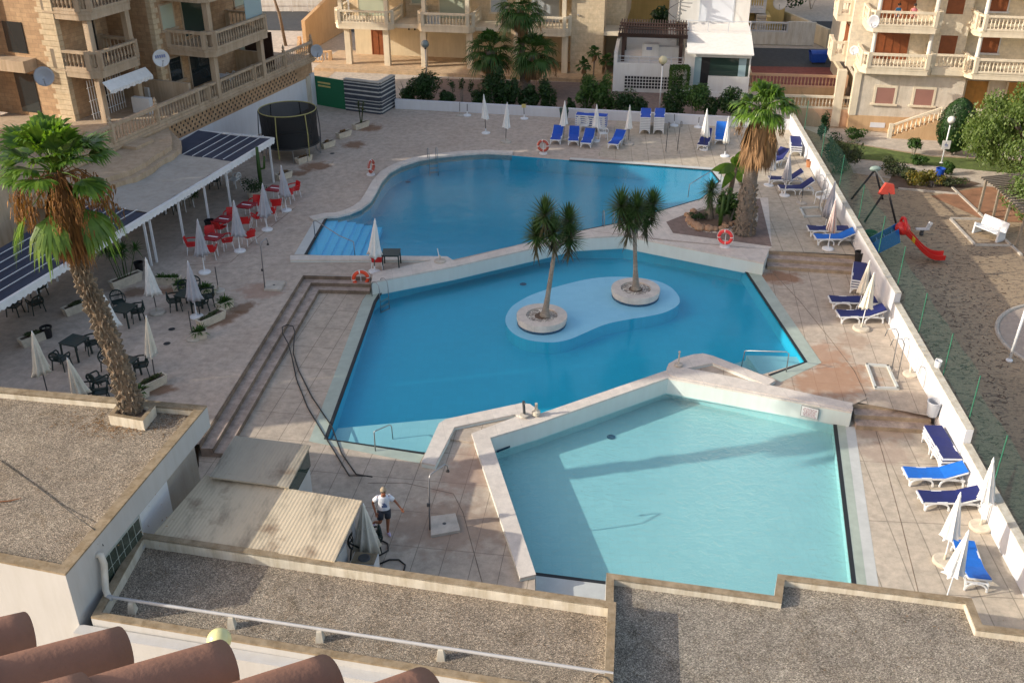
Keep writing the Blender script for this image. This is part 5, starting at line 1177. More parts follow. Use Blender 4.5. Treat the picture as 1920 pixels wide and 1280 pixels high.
# --- islands with yuccas
for (cx_, cy_, rx, seed, lab, tt, hs) in (((1016, 590, 47.5, 3, 'left-hand yucca tree with two spiky heads on a round planter in the middle pool', (1040, 470), [(1022, 396), (1066, 408), (1006, 434), (1068, 438), (1038, 428)])), ((1192, 540, 45.5, 4, 'right-hand yucca tree with wide spiky heads on a round planter in the middle pool', (1190, 435), [(1165, 379), (1224, 377), (1180, 404), (1212, 402), (1195, 384)]))):
    z0 = -.2; c = P(cx_, cy_, z0); rad = rx/FPX*((CH-z0)*sP+c.y*cP)
    t = thing('round_planter', 'round white stone ring planter holding the %s yucca' % ('left-hand' if seed == 3 else 'right-hand'), 'planter', tuple((c.x, c.y, -1.0)), group='round planters in the middle pool')
    m_ = MB(); m_.lathe([(rad*.96, .0), (rad*.96, .62), (rad, .64), (rad, .8), (rad*.62, .8), (rad*.62, .7)], n=48, cap=False); m_.build('ring', 'kerb_stone', t)
    m_ = MB(); m_.lathe([(rad*.63, .74), (.3, .75)], n=40, cap=False); m_.build('gravel', 'white_gravel', t); m_ = MB(); m_.lathe([(.31, .75), (.001, .77)], n=16, cap=False); m_.build('soil', 'soil', t)
    m_ = MB(); m_.lathe([(rad*.965, .36), (rad*.965, .5)], n=48, cap=False); m_.build('tile_band', 'mosaic_dark', t)
    b0 = Vector((c.x+(.12 if seed == 3 else 0), c.y-.05, z0-.02)); tp = PD(tt[0], tt[1], c.y)
    yucca(lab, b0, tp, [PD(hx, hy, c.y+((i % 2)-.5)*.5) for i, (hx, hy) in enumerate(hs)], seed, 'yucca trees on the pool planters', r=.88)
# --- right-hand palm and its bed
b0 = P(1395, 438, .0)
tp = PD(1431, 208, b0.y+.3); pts = [b0-Vector((0, 0, .1)), b0+(tp-b0)*.1, b0+(tp-b0)*.35+Vector((-.12, 0, 0)), b0+(tp-b0)*.7+Vector((-.08, 0, 0)), tp]
fan_palm('fan_palm', 'sunlit fan palm with a thick skirt of brown fronds beside the upper pool', pts, [.5, .44, .36, .33, .36], 0.92, .86, 26, 21, dead=110, deadL=2.6, boots=170, bootr=.55, green='palm_green', deadm='palm_dead_grey', barkm='palm_bark', deadspread=.26, fl=6, lowest=-.05, nseg=28)
rg = random.Random(9); ring = [(1290, 414), (1287, 404), (1296, 420), (1306, 425), (1318, 428), (1328, 431), (1340, 431), (1352, 431), (1362, 426), (1370, 422), (1378, 419), (1300, 398), (1292, 409), (1356, 424), (1384, 424), (1312, 430)]
for i, px in enumerate(ring):
    a = P(px[0], px[1], .05); s = rg.uniform(.13, .24); m_ = MB(); m_.sphere((0, 0, 0), s, 9, 6, rg.uniform(.8, 1.3), rg.uniform(.8, 1.2), rg.uniform(.7, 1.0))
    m_.v = [(x*(1+.18*math.sin(9*x+i)+rg.uniform(-.1, .1)), y*(1+rg.uniform(-.1, .1)), z*(1+rg.uniform(-.1, .1))) for x, y, z in m_.v]
    o_n = sorted(ring).index(px)+1; sfx = {1: 'st', 2: 'nd', 3: 'rd'}.get(o_n, 'th'); tag(m_.build('edging_rock', 'rock', loc=None), 'rough orange rock, %d%s from the left in the ring by the palm' % (o_n, sfx), 'rock', 'orange rocks around the palm bed').location = a+Vector((0, 0, s*.4))
yb = P(1330, 409, .08); rg = random.Random(12); t = thing('yucca_plant', 'dark spiky yucca ball on a short swollen stem in the rocky bed', 'yucca', tuple(yb), world=True)
m_ = MB(); m_.tube([yb, yb+Vector((0, 0, .5)), yb+Vector((-.05, 0, 1.2))], [.24, .14, .1], 10); m_.build('stem', 'yucca_bark', t, smooth=True); g1, g2 = MB(), MB(); rosette(g1, g2, yb+Vector((-.05, 0, 1.65)), .85, rg, 190, .045, 60, .9); g1.build('leaves', 'yucca_green', t); g2.build('drooping_leaves', 'yucca_green', t)
cb = P(1350, 423, .08); t = thing('cactus', 'pale green branching cactus at the front of the rocky bed', 'cactus', tuple(cb), world=True); m_ = MB(); m_.tube([cb, cb+Vector((0, 0, .7)), cb+Vector((.05, 0, 1.5))], [.1, .11, .08], 7); m_.tube([cb+Vector((0, 0, .55)), cb+Vector((-.2, 0, .75)), cb+Vector((-.24, 0, 1.1))], [.07, .08, .05], 7); m_.tube([cb+Vector((0, 0, .6)), cb+Vector((.26, 0, .85)), cb+Vector((.3, .05, 1.6))], [.07, .08, .06], 7); m_.build('stem', 'shrub_mid', t, smooth=True)
shrub('bed_shrub', 'large leafy green bush beside the palm trunk', P(1368, 415, .08), (.8, .7, 1.0), 1500, .17, 13, 'shrub_mid', lumps=8, stems=5)
shrub('bed_shrub', 'low dark ground-hugging bush at the left of the rocky bed', P(1308, 412, .08), (.55, .4, .2), 420, .1, 14, 'shrub_dark', stem=.05)
bp = P(1362, 395, .08); t = thing('banana_plant', 'tall banana plant with broad bright leaves between pool and palm', 'banana plant', tuple(bp), world=True); rg = random.Random(4)
m_ = MB(); tpb = bp+Vector((.25, 0, 2.3)); m_.tube([bp, bp+Vector((.1, 0, 1.2)), tpb], [.16, .13, .09], 8); m_.build('stem', 'palm_bark_brown', t, smooth=True); m_ = MB()
for i, (ax, az, L_) in enumerate([(-1.5, .35, 1.4), (-1.0, .2, 1.1), (.15, 1.6, 1.3), (.5, 1.0, 1.0), (.9, .1, .9), (-.5, -.5, 1.0), (.4, -.6, .9), (-.2, 1.0, .9)]):
    d = Vector((ax, rg.uniform(-.6, .4), az)).normalized(); sd = d.cross(Vector((0, -1, .3))).normalized(); prev = None
    for k in range(7):
        f = k/6; p = tpb+d*L_*f+Vector((0, 0, -.35*f*f)); wv = sd*(.22*math.sin(math.pi*min(1, f*.93+.07))+.01)
        if prev: m_.add([prev[0], prev[1], p+wv, p-wv], [(0, 1, 2, 3)])
        prev = (p-wv, p+wv)
m_.build('leaves', 'palm_green', t)
# --- foreground palm growing through the roof
DP = 25.0
pts = [PD(248, 775, DP), PD(228, 700, DP), PD(195, 610, DP), PD(160, 530, DP), PD(131, 455, DP), PD(116, 390, DP), PD(104, 322, DP)]
pts[0] = Vector((pts[1].x+.35, DP+.0, .0))
pts.insert(1, PD(247, 768, DP))
fan_palm('fan_palm', 'big foreground fan palm leaning left through the gravel roof planter', pts, [.33, .31, .25, .21, .185, .145, .15, .17], .92, .9, 28, 5, dead=110, deadL=2.1, boots=560, bootr=.8, green='palm_green', deadm='palm_dead', barkm='palm_bark_brown', nseg=30, fl=22, lowest=.0, deadspread=.24, dead_top=.05, width=.055, droopk=.55, hang=4)
# --- background palms behind the far hedge
for (bpx, tpx, r0, rl, seed, l_) in [((921, 168), (919, 96), .55, 1.15, 41, 'stout dark fan palm left of the pair behind the far hedge'), ((983, 172), (974, 18), .32, 1.2, 42, 'tallest dark fan palm behind the far hedge, its crown cut by the frame'), ((978, 178), (1001, 100), .42, 1.15, 43, 'short leaning fan palm right of the tall one behind the far hedge')]:
    b0 = P(bpx[0], bpx[1], -.02); tp = PD(tpx[0], tpx[1], b0.y); md = b0.lerp(tp, .5)
    fan_palm('fan_palm', l_, [b0, b0.lerp(tp, .2), md, tp], [r0, r0*.85, r0*.75, r0*.7], rl, .95, 34, seed, dead=34, deadL=1.5, green='palm_dark', deadm='palm_dead_grey', nseg=16, group='fan palms behind the far hedge', fl=3, lowest=-.5)
for (bpx, tpx, seed, l_) in [((1094, 158), (1095, 122), 51, 'small slim palm in front of the arcade end'), ((1112, 152), (1115, 100), 52, 'thin tall young palm left of the white villa'), ((1134, 150), (1138, 113), 53, 'thin young palm against the white villa corner')]:
    b0 = P(bpx[0], bpx[1], -.02); tp = PD(tpx[0], tpx[1], b0.y)
    fan_palm('young_palm', l_, [b0, b0.lerp(tp, .5), tp], [.07, .05, .05], .4, .3, 14, seed, dead=6, deadL=.6, green='palm_dark', deadm='palm_dead_grey', nseg=10, group='young palms by the villa', fl=0)
# --- hedge along the far wall
HG = 'shrubs in the hedge behind the far wall'
for (px, by, w_, h_, mt, l_) in [(800, 203, 1.25, 1.75, 'shrub_dark', 'broad clipped dark shrub near the slate screen'), (768, 200, .7, .8, 'shrub_dark', 'low dark shrub left of the broad clipped one'), (838, 205, .7, .75, 'shrub_dark', 'low dark shrub right of the broad clipped one'),
        (898, 207, .7, .8, 'shrub_dark', 'small shrub left of the big rounded one in the hedge'), (928, 209, 1.3, 1.75, 'shrub_dark', 'big rounded dark shrub right behind the tall lone umbrella'), (958, 208, .8, 1.4, 'shrub_dark', 'dark shrub right of the big rounded one'), (990, 210, .8, 1.1, 'shrub_dark', 'shrub behind the yellow plate on its pole'), (1027, 213, .7, 1.5, 'shrub_dark', 'upright dark shrub left of the green bin'),
        (1070, 216, .4, .6, 'shrub_dark', 'tiny dark shrub right of the green bin'), (1100, 214, .95, 1.5, 'shrub_mid', 'leafy shrub above the sideways blue stack'), (1132, 216, .85, 1.7, 'shrub_mid', 'tall leafy shrub right above the blue stack'), (1168, 224, 1.1, 1.1, 'shrub_dark', 'wide shrub above the rightmost tilted blue lounger'), (1196, 222, .7, .8, 'shrub_dark', 'shrub left of the twin stacks'),
        (1268, 224, 1.0, 1.3, 'shrub_dark', 'dark shrub right of the twin stacks'), (1306, 227, 1.25, 1.5, 'shrub_mid', 'biggest bright shrub below the villa window'), (1336, 228, .6, 1.0, 'shrub_dark', 'small shrub between the big bright one and the palm'), (1378, 230, 1.2, 1.3, 'shrub_dark', 'dark shrub behind the right-hand palm crown')]:
    b0 = P(px, by, 0); b0.z = -.02; b0.y = b0.y+.55+(.3 if w_ > 1 else 0); shrub('hedge_shrub', l_, b0, (w_*1.05, w_*.7, h_*.92), int(900+1300*w_*h_), .17, int(px), mt, group=HG, stem=.05, lumps=12)
t = spray('bare_bush', 'bare twiggy oleander with dark branches at the left hedge end', P(764, 200, 0)+Vector((0, .6, 0)), 1.9, 26, 3, 'yucca_dead', 'shrub', .09)
for px, l_ in ((848, 'thin twiggy sapling left of the pair'), (866, 'thin twiggy sapling in the middle of the far bed'), (884, 'thin twiggy sapling left of the big palm')):
    b0 = P(px, 192, 0); shrub('sapling', l_, b0, (.35, .3, .6), 160, .13, px, 'shrub_dark', 'sapling', 'saplings in the far bed', stem=.7)
# topiary block before the villa
b0 = P(1271, 182, 0); t = thing('clipped_bush', 'square clipped green bush against the white villa corner', 'bush', tuple(b0), world=True); rg = random.Random(2); m_ = MB()
for i in range(2600):
    f = rg.randrange(3); q = [rg.uniform(-1, 1) for _ in range(3)]; q[f] = (1 if rg.random() < .5 else -1)*rg.uniform(.93, 1.04); p = b0+Vector((q[0]*.62, q[1]*.55, 1.15+q[2]*.95)); x = Vector((rg.gauss(0, 1), rg.gauss(0, 1), rg.gauss(0, 1))).normalized()*.07; y = x.cross(Vector((rg.gauss(0, 1), rg.gauss(0, 1), rg.gauss(0, 1)))).normalized()*.05
    m_.add([p-x, p-y, p+x, p+y], [(0, 1, 2, 3)])
m_.build('foliage', 'shrub_mid', t); m_ = MB(); m_.tube([b0, b0+Vector((0, 0, .8))], [.06, .04], 6); m_.build('stem', 'yucca_bark', t)
# --- lamp posts
def lamp(label, base, ctr, z, gm='globe_white', pm='white_paint', r=.2, top=None, sign=False, group='globe street lamps'):
    b0 = P(*base, z) if top is None else top; q = PD(ctr[0], ctr[1], b0.y); v = q-b0; t = thing('globe_lamp', label, 'street lamp', tuple(b0), group=group); t.rotation_euler = (0, math.atan2(v.x, v.z), 0); h = v.length
    m_ = MB(); m_.tube([(0, 0, 0), (0, 0, h-r)], [.05, .04], 10); m_.build('pole', pm, t, smooth=True); m_ = MB(); m_.lathe([(.12, 0), (.12, .04), (.06, .08)], n=14); m_.build('foot', pm, t)
    m_ = MB(); m_.sphere((0, 0, h), r, 24, 14); m_.build('globe', gm, t, smooth=True); m_ = MB(); m_.lathe([(.07, h-r-.08), (.09, h-r*.9), (.05, h-r*.8)], n=14); m_.build('collar', 'pole_dark', t)
    if sign:
        m_ = MB(); m_.box(-.27, .27, -.09, -.07, h*.34, h*.34+.55); m_.build('sign_plate', 'sign_white', t, bevel=.0)
        m_ = MB(); m_.box(-.1, .12, -.094, -.0915, h*.34+.22, h*.34+.3); m_.box(-.06, .0, -.094, -.0915, h*.34+.3, h*.34+.42); m_.bar((.02, -.093, h*.34+.1), (.1, -.093, h*.34+.24), .03, .003); m_.bar((-.08, -.093, h*.34+.1), (-.02, -.093, h*.34+.24), .03, .003); m_.build('sign_symbol', 'ink_blue', t)
    return t
lamp('lamp post with a grey green globe in front of the arcade pillars', (801, 165), (797, 83), 0, 'globe_grey', 'pole_steel', .28)
lamp('white lamp post with a cream globe before the villa terrace', (1236, 208), (1243, 113), 0, 'globe_cream', 'white_paint', .28)
lamp('leaning white lamp post with a sign plate in front of the rounded cypress', (1765, 306), (1784, 225), ZP, 'globe_white', 'white_paint', .24, sign=True)
b0 = PD(411, 1199, 12.4); lamp('pale yellow globe lamp just below the terracotta roof tiles', None, (411, 1199), 0, 'globe_yellow', 'white_paint', .205, top=Vector((b0.x, 12.4, -1)))
b0 = P(1892, 676, ZP); t = thing('lamp_pole', 'bare leaning white pole by the round kerb at the right frame edge', 'pole', tuple(b0), world=True); m_ = MB(); m_.tube([b0, PD(1930, 560, b0.y)], .06, 10); m_.build('pole', 'white_paint', t, smooth=True); m_ = MB(); m_.lathe([(.14, 0), (.14, .05), (.07, .1)], tuple(b0), 14); m_.build('foot', 'white_paint', t)
# --- net fence along the wall
D0, D1 = 12.0, 62.0; t = thing('net_fence', 'thin green windbreak net on green posts behind the white boundary wall', 'fence', (wallx(38)+.45, 38, ZP), world=True)
off = .42; m_ = MB(); n = 60
for i in range(n):
    a = D0+(D1-D0)*i/n; c = D0+(D1-D0)*(i+1)/n; x0 = wallx(a)+off; x1 = wallx(c)+off; zt0 = 2.55+ (0 if a > 37 else -.45 if a > 28 else -.9); zt1 = zt0
    m_.add([(x0, a, ZP+.1), (x1, c, ZP+.1), (x1+.02*math.sin(i), c, zt1+.06*math.sin(i*1.7)), (x0+.02*math.sin(i-1), a, zt0+.06*math.sin((i-1)*1.7))], [(0, 1, 2, 3)])
m_.build('net', 'fence_net', t)
for D_ in (59.5, 54.3, 49.5, 45.1, 41.2, 37.9, 34.5, 31.3, 28.4, 25.6, 22.5, 19.0): m_ = MB(); zt = 2.6+(0 if D_ > 37 else -.45 if D_ > 28 else -.9); m_.tube([(wallx(D_)+off-.03, D_, ZP), (wallx(D_)+off-.03, D_, zt)], .022, 8); m_.build('post', 'pole_green', t)
a = PD(1759, 681, 31.3); t = thing('hanging_can', 'small white can hanging from a post of the net fence', 'can', tuple(a)); m_ = MB(); m_.lathe([(.1, -.14), (.13, .12), (.11, .12), (.09, -.1), (.001, -.1)], n=16); m_.build('can', 'white_paint', t); m_ = MB(); m_.torus((0, 0, .12), .12, .008, 'y', 12, 5, 0, math.pi); m_.build('handle', 'pole_steel', t)
# --- park: swing, slide, bench, pergola, trees
f = [P(1598, 372, ZP), P(1682, 422, ZP), P(1622, 415, ZP), P(1655, 372, ZP)]
ta, tb = PD(1641, 318, f[0].y+.2), PD(1664, 352, P(1652, 418, ZP).y)
f0, f1, f2, f3 = P(1596, 374, ZP), P(1655, 374, ZP), P(1621, 416, ZP), P(1681, 423, ZP)
t = thing('swing_frame', 'playground swing frame with black legs and a red end bracket', 'swing', tuple((f0+f3)/2), world=True)
for a_, b_ in ((f0, ta), (f1, ta), (f2, tb), (f3, tb)): m_ = MB(); m_.tube([a_, b_], .06, 8); m_.build('leg', 'swing_black', t, smooth=True)
m_ = MB(); m_.tube([ta, tb], .05, 8); m_.build('crossbar', 'metal_grey', t, smooth=True)
m_ = MB(); m_.add([tb+Vector((-.45, -.1, -.35)), tb+Vector((.45, -.1, -.35)), tb+Vector((.3, -.1, .2)), tb+Vector((-.15, -.1, .28)), tb+Vector((-.45, .1, -.35)), tb+Vector((.45, .1, -.35)), tb+Vector((.3, .1, .2)), tb+Vector((-.15, .1, .28))], [(0, 1, 2, 3), (7, 6, 5, 4), (0, 4, 5, 1), (1, 5, 6, 2), (2, 6, 7, 3), (3, 7, 4, 0)]); m_.build('end_bracket', 'swing_red', t)
m_ = MB(); m_.sphere(tuple(ta+Vector((0, 0, .05))), .28, 12, 8, 1.2, .6, .6); m_.build('top_cap', 'swing_cap', t, smooth=True)
# slide
s0 = P(1760, 492, ZP)+Vector((0, 0, .3)); 
path = [PD(1688, 440, 47.3), PD(1703, 446, 46.9), PD(1716, 459, 46.4), PD(1730, 473, 46.0), PD(1743, 483, 45.7), PD(1756, 487, 45.5), PD(1769, 489, 45.3)]
zz = [.0, -.25, -.75, -1.25, -1.6, -1.85, -1.95]
t = thing('playground_slide', 'playground slide with a red chute and a blue ladder side', 'slide', tuple(P(1700, 480, ZP)), world=True)
top = PD(1692, 430, 47.3); endp = P(1768, 492, ZP)+Vector((0, 0, .3)); pth = []
for k in range(15):
    f_ = k/14; p = top.lerp(endp, f_); zc = top.z*(1-f_)+endp.z*f_; sag = -.35*math.sin(math.pi*f_)+.1*math.sin(2*math.pi*f_); pth.append(Vector((p.x, p.y, zc+sag)))
m_ = MB(); dd = (endp-top); dd.z = 0; dd.normalize(); sd = Vector((-dd.y, dd.x, 0)); 
sec = [(-.3, .22), (-.27, .02), (-.15, -.03), (.15, -.03), (.27, .02), (.3, .22), (.34, .22), (.31, -.04), (.16, -.09), (-.16, -.09), (-.31, -.04), (-.34, .22)]
vs = [tuple(p+sd*a_+Vector((0, 0, b_))) for p in pth for a_, b_ in sec]; ns = len(sec); m_.add(vs, [(j*ns+k, j*ns+(k+1) % ns, (j+1)*ns+(k+1) % ns, (j+1)*ns+k) for j in range(14) for k in range(ns)]+[tuple(range(ns)), tuple(range(14*ns, 15*ns))[::-1]]); m_.build('chute', 'slide_red', t)
m_ = MB(); vs = [tuple(p+sd*a_*1.05+Vector((0, 0, b_*1.04-.003+(.012 if .0 < b_ < .3 and abs(a_) < .31 else 0)))) for p in (pth[3], pth[4]) for a_, b_ in sec]; m_.add(vs, [(k, (k+1) % ns, ns+(k+1) % ns, ns+k) for k in range(ns)]); m_.build('yellow_band', 'slide_yellow', t)
m_ = MB(); m_.torus(tuple(top+Vector((0, 0, .2))), .4, .08, 'x', 14, 8, -.2, math.pi+.2, ); m_.sphere(tuple(top+Vector((.0, .0, .05))), .42, 14, 8, .9, 1, .8); m_.build('hood', 'slide_red', t, smooth=True)
lb = P(1655, 478, ZP); 
zt = top.z; bb = Vector((top.x, top.y, 0))-dd*2.5
for sg in (-.42, .36):
    m_ = MB(); lo = Vector((bb.x, bb.y, ZP))+sd*sg; hi = Vector((top.x, top.y, zt+.15))-dd*.2+sd*sg; w_ = sd*.06
    q = [lo, lo+dd*.9, hi+Vector((0, 0, -.75))+dd*.1, hi, hi-dd*.35]; q = [lo-dd*.1, lo+dd*.95, hi-Vector((0, 0, .7))+dd*.15, hi-dd*.05]
    m_.add([*q, *[p+w_ for p in q]], [(3, 2, 1, 0), (4, 5, 6, 7), (0, 1, 5, 4), (1, 2, 6, 5), (2, 3, 7, 6), (3, 0, 4, 7)]); m_.build('ladder_side', 'slide_blue', t)
for k in range(6):
    f_ = (k+.5)/6; b_ = (Vector((bb.x, bb.y, ZP))+dd*.3).lerp(top-dd*.2-Vector((0, 0, .3)), f_); m_ = MB(); m_.bar(b_-sd*.4, b_+sd*.38, .5, .05, up=(dd.x, dd.y, .5)); m_.build('step', 'slide_blue', t)
# seat toy behind slide
a = P(1727, 441, ZP); t = thing('spring_rider', 'small pale springer toy behind the red slide', 'spring rider', tuple(a)); m_ = MB(); m_.lathe([(.1, 0), (.12, .1), (.09, .2), (.12, .3)], n=10); m_.build('spring', 'pole_dark', t); m_ = MB(); m_.box(-.35, .35, -.1, .1, .32, .4); m_.bar((.25, 0, .36), (.4, 0, .75), .1, .2); m_.bar((.32, -.2, .65), (.32, .2, .65), .03); m_.build('seat', 'dish_white', t)
# bench (two white seats back to back)
a = P(1858, 442, ZP); t = thing('park_bench', 'white double-sided bench standing on the low kerb in the park', 'bench', tuple(a), R(-62))
for sx in (-.75, .75):
    m_ = MB(); m_.hexa([(sx-.05, -.55, 0), (sx+.05, -.55, 0), (sx+.05, .1, 0), (sx-.05, .1, 0), (sx-.05, -.5, .62), (sx+.05, -.5, .62), (sx+.05, .05, .42), (sx-.05, .05, .42)]); m_.build('side_panel', 'white_plastic', t)
m_ = MB(); m_.box(-.8, .8, -.5, -.02, .38, .44); m_.build('seat', 'white_plastic', t, bevel=.02); m_ = MB(); m_.hexa([(-.8, .02, .42), (.8, .02, .42), (.8, .08, .42), (-.8, .08, .42), (-.8, .16, .95), (.8, .16, .95), (.8, .22, .95), (-.8, .22, .95)]); m_.build('backrest', 'white_plastic', t, bevel=.02)
# wooden pergola
t = thing('park_pergola', 'weathered wooden pergola covered by greenery at the right frame edge', 'pergola', tuple(P(1860, 440, ZP)), world=True)
pp = [(1834, 400, 1850, 336), (1862, 408, 1875, 352), (1881, 428, 1897, 372), (1905, 462, 1925, 400)]; tops = []
for bx, by, tx, ty in pp:
    b0 = P(bx, by, ZP); q = PD(tx, ty, b0.y); m_ = MB(); m_.bar(b0, q, .12); m_.build('post', 'wood_grey', t); tops.append(q)
for o_ in (0, 1.6):
    m_ = MB()
    for i in range(len(tops)-1): m_.bar(tops[i]+Vector((o_, o_*.3, 0)), tops[i+1]+Vector((o_, o_*.3, 0)), .12, .14)
    m_.build('beam', 'wood_grey', t)
for k in range(18):
    f_ = k/17*(len(tops)-1); i = min(int(f_), len(tops)-2); q = tops[i].lerp(tops[i+1], f_-i); m_ = MB(); m_.bar(q+Vector((-.4, -.1, .12)), q+Vector((2.3, .6, .12)), .06, .1); m_.build('rafter', 'wood_grey', t)
shrub('climbing_plant', 'bright creeper sprawling over the right side of the wooden pergola', P(1925, 430, ZP), (1.9, 2.2, 1.9), 3000, .2, 71, 'pepper_green', 'climber', lumps=12)
# pepper tree
b0 = P(1905, 345, ZP); t = thing('pepper_tree', 'large feathery pepper tree with drooping branches at the right frame edge', 'tree', tuple(b0), world=True); rg = random.Random(77)
m_ = MB(); m_.tube([b0, b0+Vector((.2, 0, 1.5)), b0+Vector((.1, 0, 3))], [.3, .24, .18], 10)
for i in range(9): a_ = i*.7; m_.tube([b0+Vector((.1, 0, 2.4)), b0+Vector((math.cos(a_)*1.2, math.sin(a_)*1.2, 4)), b0+Vector((math.cos(a_)*2.2, math.sin(a_)*2.2, 4.4))], [.1, .06, .03], 6)
m_.build('trunk', 'palm_bark', t, smooth=True); m_ = MB(); lum = []
for i in range(105):
    d = Vector((rg.gauss(0, 1), rg.gauss(0, 1), rg.gauss(0, .8))).normalized()*rg.uniform(.5, 1.0)**.5; lum.append(b0+Vector((.45, .0, 3.2))+Vector((d.x*3.6, d.y*3.2, d.z*2.3)))
for c in lum:
    for s_ in range(70):
        o = c+Vector((rg.gauss(0, .42), rg.gauss(0, .42), rg.gauss(0, .25))); L_ = rg.uniform(.25, .75)
        for k in range(3):
            p = o+Vector((rg.gauss(0, .04), rg.gauss(0, .04), -L_*k/3)); x = Vector((rg.gauss(0, 1), rg.gauss(0, 1), rg.gauss(0, .4))).normalized()*.07; y = Vector((0, 0, -1))*.09+Vector((rg.gauss(0, .03), rg.gauss(0, .03), 0)); m_.add([p-x, p-y, p+x, p+y], [(0, 1, 2, 3)])
m_.build('crown', 'pepper_green', t)
b0 = P(1783, 291, ZP); t = thing('rounded_cypress', 'dense dark egg-shaped clipped tree behind the lamp with the sign', 'tree', tuple(b0), world=True); rg = random.Random(81); m_ = MB()
for i in range(7000):
    zz = rg.uniform(-1, 1); a_ = rg.uniform(0, 6.283); k_ = math.sqrt(1-zz*zz)*(1.0-.12*zz)*rg.uniform(.86, 1.03)*(1+.06*math.sin(5*a_+4*zz)); p = b0+Vector((k_*1.18*math.cos(a_), k_*1.1*math.sin(a_), 2.0+zz*1.75)); nv = Vector((math.cos(a_), math.sin(a_), zz)).normalized()
    x = (nv.cross(Vector((rg.gauss(0, 1), rg.gauss(0, 1), rg.gauss(0, 1)))).normalized()+nv*rg.uniform(-.4, .4))*.085; y = nv.cross(x).normalized()*.05; m_.add([p-x, p-y, p+x, p+y], [(0, 1, 2, 3)])
m_.build('foliage', 'shrub_dark', t); m_ = MB(); m_.tube([b0, b0+Vector((0, 0, 1.4))], [.12, .08], 7); m_.build('trunk', 'palm_bark', t)
PG = 'shrubs in the park beds'
for (px, by, w_, h_, mt, l_) in [(1712, 290, .65, .95, 'shrub_mid', 'round bright green bush on the lawn strip'), (1576, 320, 1.5, 1.6, 'shrub_olive', 'large loose bush behind the net fence'), (1540, 262, .5, 1.3, 'shrub_dark', 'small dark tree against the peach wall'), (1560, 300, 1.2, 1.3, 'shrub_dark', 'dark bush hugging the net fence'), (1673, 328, 1.1, .8, 'shrub_olive', 'grey green bush right behind the swing frame'),
        (1722, 310, .6, .5, 'shrub_mid', 'low palm-like bush behind the yellow flowering bush'), (1722, 348, .95, .7, 'shrub_yellow', 'yellow flowering bush in the middle of the bed'), (1748, 350, .75, .65, 'shrub_yellow', 'smaller yellow bush left of the teal bin'), (1775, 328, .5, .6, 'shrub_mid', 'small leaning bush right of the teal bin'), (1782, 350, 1.0, .45, 'shrub_olive', 'low grey bush at the right end of the bed'), (1702, 340, .6, .6, 'shrub_olive', 'olive bush left of the yellow flowering bush'),
        (1600, 262, 1.0, .6, 'shrub_mid', 'low bush at the left start of the lawn strip')]:
    shrub('park_shrub', l_, P(px, by, ZP), (w_, w_*.8, h_*.8), int(600+500*w_*h_), .15, int(px)+by, mt, group=PG, stem=.1)
pot('small teal litter bin on a post among the park bushes', (1759, 340), ZP, .26, .8, 'dumpster_blue', 'litter bin', 'litter_bin')
a = P(1632, 428, ZP); pot('teal drum standing behind the net fence near the swing legs', (1630, 455), ZP, .3, .6, 'green_paint', 'drum', 'drum')
# ================================================================== BUILDINGS
def balusters(mb, a, b_, z0, h, step=.24, rad=.055, n=6):
    a = Vector(a[:2]); b_ = Vector(b_[:2]); L_ = (b_-a).length; k = max(1, int(L_/step))
    for i in range(k):
        p = a.lerp(b_, (i+.5)/k); mb.lathe([(rad*.8, 0), (rad*.5, h*.15), (rad*1.15, h*.38), (rad*.45, h*.75), (rad*.8, h)], (p.x, p.y, z0), n, False)
BK = [0]
def balustrade(mb, a, b_, z0, h=.95, th=.16, posts=True, step=.24, base=.12, pm=None):
    BK[0] += 1; e = (BK[0] % 7)*.003; mb.seg(a, b_, th+e, z0+e*.5, z0+base+e); mb.seg(a, b_, th+.04+e, z0+h-.12-e, z0+h+e, .02)
    if posts:
        for i, q in enumerate((a, b_)): g_ = .11+(BK[0]*2+i) % 9*.003; mb.box(q[0]-g_, q[0]+g_, q[1]-g_, q[1]+g_, z0-.004+e*.3, z0+h+.03+e+i*.0015)
    balusters(mb, a, b_, z0+base, h-base-.12, step)
def poly_balustrade(parent, pts, z0, h=.95, mat='cream_trim', **k):
    m_ = MB()
    for i in range(len(pts)-1): balustrade(m_, pts[i], pts[i+1], z0, h, **k)
    return m_.build('balustrade', mat, parent)
def balcony(t, fr, u0, u1, v0, v1, z, thick=.42, ch=.5, mat='cream_trim', h=.95, sides=True):
    """slab with chamfered outer corners and a baluster rail; v1 is the outer edge"""
    s_ = -1 if v1 < v0 else 1
    pl = [(u0, v0), (u0, v1-s_*ch), (u0+ch*.7, v1), (u1-ch*.7, v1), (u1, v1-s_*ch), (u1, v0)]
    w_ = [fr(u, v, 0)[:2] for u, v in pl]; ar = sum(w_[i][0]*w_[(i+1) % 6][1]-w_[(i+1) % 6][0]*w_[i][1] for i in range(6)); w2 = w_ if ar > 0 else w_[::-1]
    m_ = MB(); m_.prism(w2, z-thick, z, bottom=True); c = [sum(p[0] for p in w_)/6, sum(p[1] for p in w_)/6]; w3 = [(c[0]+(p[0]-c[0])*1.02, c[1]+(p[1]-c[1])*1.02) for p in w2]; m_.prism(w3, z-.14, z-.05, bottom=True); m_.build('balcony_slab', mat, t)
    m_ = MB()
    for i in range(5):
        q0, q1 = Vector(w_[i]), Vector(w_[i+1]); inn = Vector(c); 
        if i in (0, 4) and not sides: continue
        q0 = q0+(inn-q0).normalized()*.1; q1 = q1+(inn-q1).normalized()*.1
        balustrade(m_, q0, q1, z+.001, h, posts=True, th=.15)
    m_.build('balustrade', mat, t)
